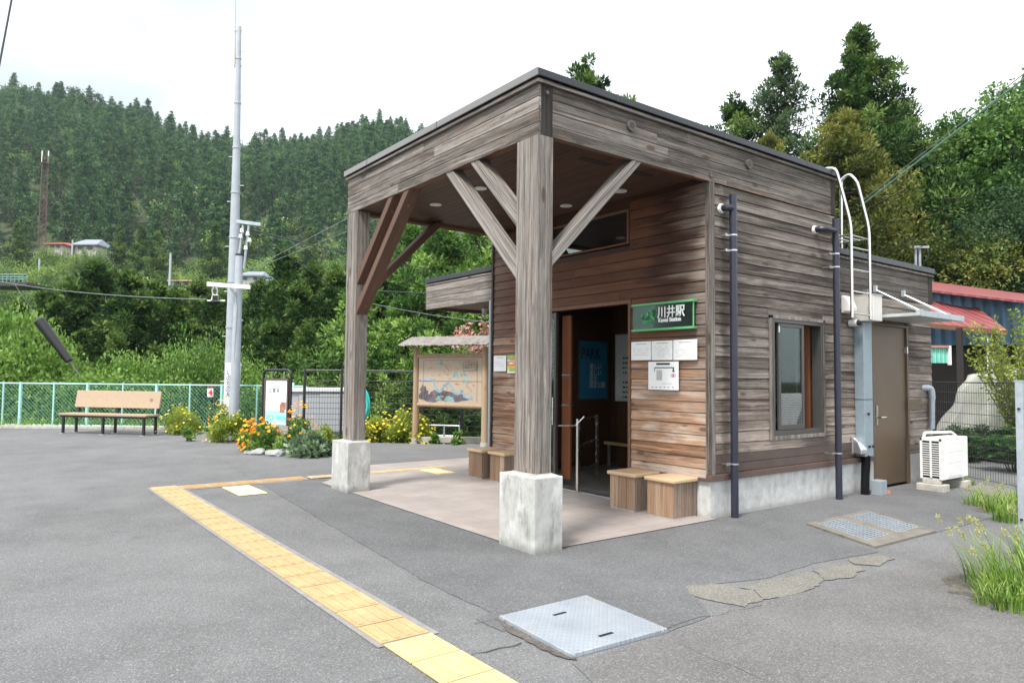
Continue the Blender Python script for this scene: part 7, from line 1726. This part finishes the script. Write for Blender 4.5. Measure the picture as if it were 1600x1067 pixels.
# bridge rail at the far left
o = thing('road_bridge', tuple(far(95, 15, 445)), 'short concrete road deck with a pale green railing at the far left', 'bridge'); D = 92
obox(o, 'deck', plain('deck_dark', (.05, .05, .05), .8), D, -40, 42, 446, 440, 5); 
m = MB(); a = far(D, -40, 440); b = far(D, 42, 440)
for dz in (.35, .65, 1.0): m.tube([(a[0], a[1], a[2]+dz), (b[0], b[1], a[2]+dz)], .06, 5)
for k in range(14): p = a+(b-a)*k/13; m.tube([(p[0], p[1], a[2]), (p[0], p[1], a[2]+1.05)], .06, 5)
m.build('railing', plain('dull_green_rail', (.16, .30, .26), .6), o)

# ---- red roofed shed at the right
def corr(name, base, axis, n):
    m_, t, b, oo = newmat(name); q = NB(t); P = q.pos(); nz_ = q.noise(P, 2., 5, .6); c = q.ramp(nz_, [(.3, tuple(x*.75 for x in base)), (.7, tuple(min(1, x*1.15) for x in base))])
    o3 = q.sep(P); u = q.math('ADD', q.math('MULTIPLY', o3[0], float(_rt[0])), q.math('MULTIPLY', o3[1], float(_rt[1]))); w_ = q.math('SINE', q.math('MULTIPLY', u, n)); c = q.mix(q.math('MULTIPLY', q.step(w_, .2, 1.), .35), c, tuple(min(1, x*1.7+.06) for x in base))
    q.l(c, b.inputs['Base Color']); b.inputs['Roughness'].default_value = .5; q.l(q.bump(w_, .6, .03), b.inputs['Normal']); return m_
D = 21.
o = thing('red_roofed_shed', tuple(far(D, 1520, 560)), 'old shed with faded red corrugated roofs and a blue upper wall', 'shed')
fh = np.array([_fw[0], _fw[1], 0]); fh /= np.linalg.norm(fh)
def quad3(P, th, name, mat):
    m = MB(); m.hexa([tuple(np.array(p)-np.array([0, 0, th])) for p in P]+[tuple(p) for p in P]); ob = m.build(name, mat, o); return ob
def P3(D, x, y): return far(D, x, y)
redc = corr('red_corrugated', (.20, .045, .045), 'X', 34.)
quad3([P3(19, 1446, 505), P3(17.6, 1574, 516), P3(20.2, 1500, 472)+_rt*.3, P3(20.2, 1440, 470)], .05, 'lower_roof', redc)
quad3([P3(20.3, 1436, 451), P3(18.4, 1600, 470), P3(24.5, 1600, 459), P3(24.5, 1440, 438)], .06, 'upper_roof', redc)
m = MB(); P = [P3(20.4, 1442, 480), P3(19.0, 1612, 500), P3(24, 1640, 500), P3(24, 1442, 480)]; zt = [P3(20.4, 1442, 452)[2], P3(19, 1612, 472)[2]-.05, P3(24, 1640, 465)[2], P3(24, 1442, 445)[2]]
m.hexa([(p[0], p[1], 2.6) for p in P]+[(p[0], p[1], z) for p, z in zip(P, zt)]); m.build('upper_wall', corr('blue_corrugated', (.045, .11, .18), 'X', 30.), o)
m = MB(); P = [P3(20.6, 1430, 580), P3(19.6, 1650, 580), P3(24, 1650, 580), P3(24, 1430, 580)]; m.hexa([(p[0], p[1], 0) for p in P]+[(p[0], p[1], 2.62) for p in P]); m.build('back_wall', MAT['dark'], o)
for x in (1500, 1556): m = MB(); p = P3(18.2, x, 560); m.box((p[0]-.06, p[1]-.06, 0), (p[0]+.06, p[1]+.06, P3(18.2, x, 512)[2])); m.build('post', MAT['dark'], o)
m = MB(); m.beam(tuple(P3(18.9, 1446, 508)), tuple(P3(17.5, 1574, 520)), .08, .12); m.build('eaves_beam', MAT['brownbeam'], o)
o = thing('green_sheet_panel', tuple(P3(17.5, 1472, 569)), 'turquoise corrugated sheet in a rusty white frame hanging below the red roof', 'panel')
obox(o, 'sheet', corr('teal_sheet', (.16, .50, .40), 'X', 60.), 17.5, 1452, 1483, 567, 543, .03)
obox(o, 'frame', MAT['white'], 17.45, 1483, 1487, 570, 540, .06); obox(o, 'frame', plain('rust_frame', (.40, .16, .12), .7), 17.45, 1452, 1483, 543, 539.5, .06)
# small crossbar poles
for j, (x0, y0_, y1_, D, lab) in enumerate([(1433.5, 470, 385, 27, 'twin grey pole with a short crossbar rising behind the low wing roof'), (1492, 480, 399, 34, 'small grey pole with two crossbars before the dark trees at the right')]):
    o = thing('crossbar_pole', tuple(flat(D, x0)), lab, 'pole'); a = far(D, x0, y1_)
    for dx in ((-.08, .08) if j == 0 else (0,)): m = MB(); m.tube([(a[0]+_rt[0]*dx, a[1]+_rt[1]*dx, 0), (a[0]+_rt[0]*dx, a[1]+_rt[1]*dx, a[2])], .05, 8); m.build('shaft', MAT['galv'], o, smooth=True)
    for dz in ((-.05,) if j == 0 else (-.1, -.5)): m = MB(); c_ = np.array([a[0], a[1], a[2]+dz])-fh*.12; m.beam(tuple(c_-_rt*.36), tuple(c_+_rt*.36), .08, .08); m.build('crossbar', MAT['galv'], o)
    if j == 0: m = MB(); m.tube([tuple(c_+_rt*.25), tuple(c_+_rt*.35+np.array([0, 0, -.3])), tuple(c_+_rt*.2+np.array([0, 0, -.55]))], .03, 5); m.build('cable_loop', MAT['black'], o)
# neighbour house below the map board, kerb and rail
o = thing('lattice_house', tuple(flat(26, 742)), 'dark timber house with a white lattice window behind the log map board', 'house')
obox(o, 'wall', wood_warm('dark_house_wood', 'z', [(.04, .03, .025), (.10, .075, .06), (.18, .14, .11)]), 26, 722, 800, 700, 628, 4)
obox(o, 'window', MAT['paper'], 26, 732, 762, 661, 637, .1, .06)
for x in (737, 742, 747, 752, 757): obox(o, 'lattice_bar', MAT['black'], 26, x-.3, x+.3, 661, 637, .02, .10)
obox(o, 'window_frame', MAT['black'], 26, 729, 765, 664, 661, .2, .1)
m = MB(); a = flat(16.9, 655); b = flat(16.9, 772); m.hexa([tuple(a), tuple(b), tuple(b+fh*.2), tuple(a+fh*.2)]+[tuple(p+np.array([0, 0, .14])) for p in (a, b, b+fh*.2, a+fh*.2)]); struct(m.build('kerb', MAT['paleconc'], None, bevel=.01))
o = thing('pipe_railing', tuple(flat(22, 690)), 'low grey pipe railing sloping away behind the log map board', 'railing'); 
for y in (664, 680): m = MB(); m.tube([tuple(far(22, 664, y)), tuple(far(22, 722, y+1.5))], .03, 6); m.build('rail', MAT['galv'], o)
for x in (668, 694, 718): m = MB(); p = far(22, x, 664); m.tube([(p[0], p[1], -.6), tuple(p)], .03, 6); m.build('post', MAT['galv'], o)
for j, (D, x, y) in enumerate([(24, 690, 640), (23.5, 660, 636), (25, 725, 640)]):
    ob = copy_tree(cr[j % 3]); place(ob, (tuple(gp(np.array(float(D)), np.array(float(x)), np.array(-2.5)))), 'dark cedar low behind the log map board, '+('under its middle', 'at its left post', 'under its right part')[j], 'tree', 'cedars low behind the log map board', .5)
# grey drainpipe on the porch side corner
m = MB(); a = on('x', 2.72, 764, 492); m.tube([(2.79, a[1]+.04, 2.86), (2.79, a[1]+.04, .3)], .035, 10); tag(m.build('downpipe', MAT['galv'], None, smooth=True), 'pale grey downpipe at the left corner under the wing canopy', 'downpipe')
m = MB(); c_ = on('z', 2.82, 757, 489); m.tube([(c_[0], c_[1], 2.90), (c_[0], c_[1], 2.80), (c_[0]-.05, c_[1]-.02, 2.76)], [.06, .05, .03], 12); tag(m.build('dome_lamp', MAT['white'], None, smooth=True), 'small dome lamp under the wing canopy near the wall', 'lamp')

# pale kerb strip under the mint fence
m = MB(); ka = gnd(-60, 669); kb = gnd(300, 672); kn = np.array([-.6, -.8, 0])*.0
d_, L_ = tilt(ka, kb); n_ = np.array([d_[1], -d_[0], 0]); n_ = n_ if n_@(CC-ka) > 0 else -n_
m.hexa([tuple(ka), tuple(kb), tuple(kb-n_*.18), tuple(ka-n_*.18)]+[tuple(p+np.array([0, 0, .09])) for p in (ka, kb, kb-n_*.18, ka-n_*.18)]); struct(m.build('kerb', MAT['paleconc'], None, bevel=.01))

# ---- haze over the valley
m = MB(); m.box((-330, -140, -16), (620, 640, 190)); hz_ = m.build('haze', None, None, org=(0, 0, 0)); hz_.data.materials.clear()
hm = bpy.data.materials.new('haze'); hm.use_nodes = True; t_ = hm.node_tree; t_.nodes.clear(); ho = t_.nodes.new('ShaderNodeOutputMaterial'); pv = t_.nodes.new('ShaderNodeVolumePrincipled')
pv.inputs['Color'].default_value = (.82, .90, 1, 1); pv.inputs['Density'].default_value = .00014; pv.inputs['Anisotropy'].default_value = .2; t_.links.new(pv.outputs[0], ho.inputs['Volume'])
hz_.data.materials.append(hm); tag(hz_, kind='stuff'); hz_.visible_shadow = True
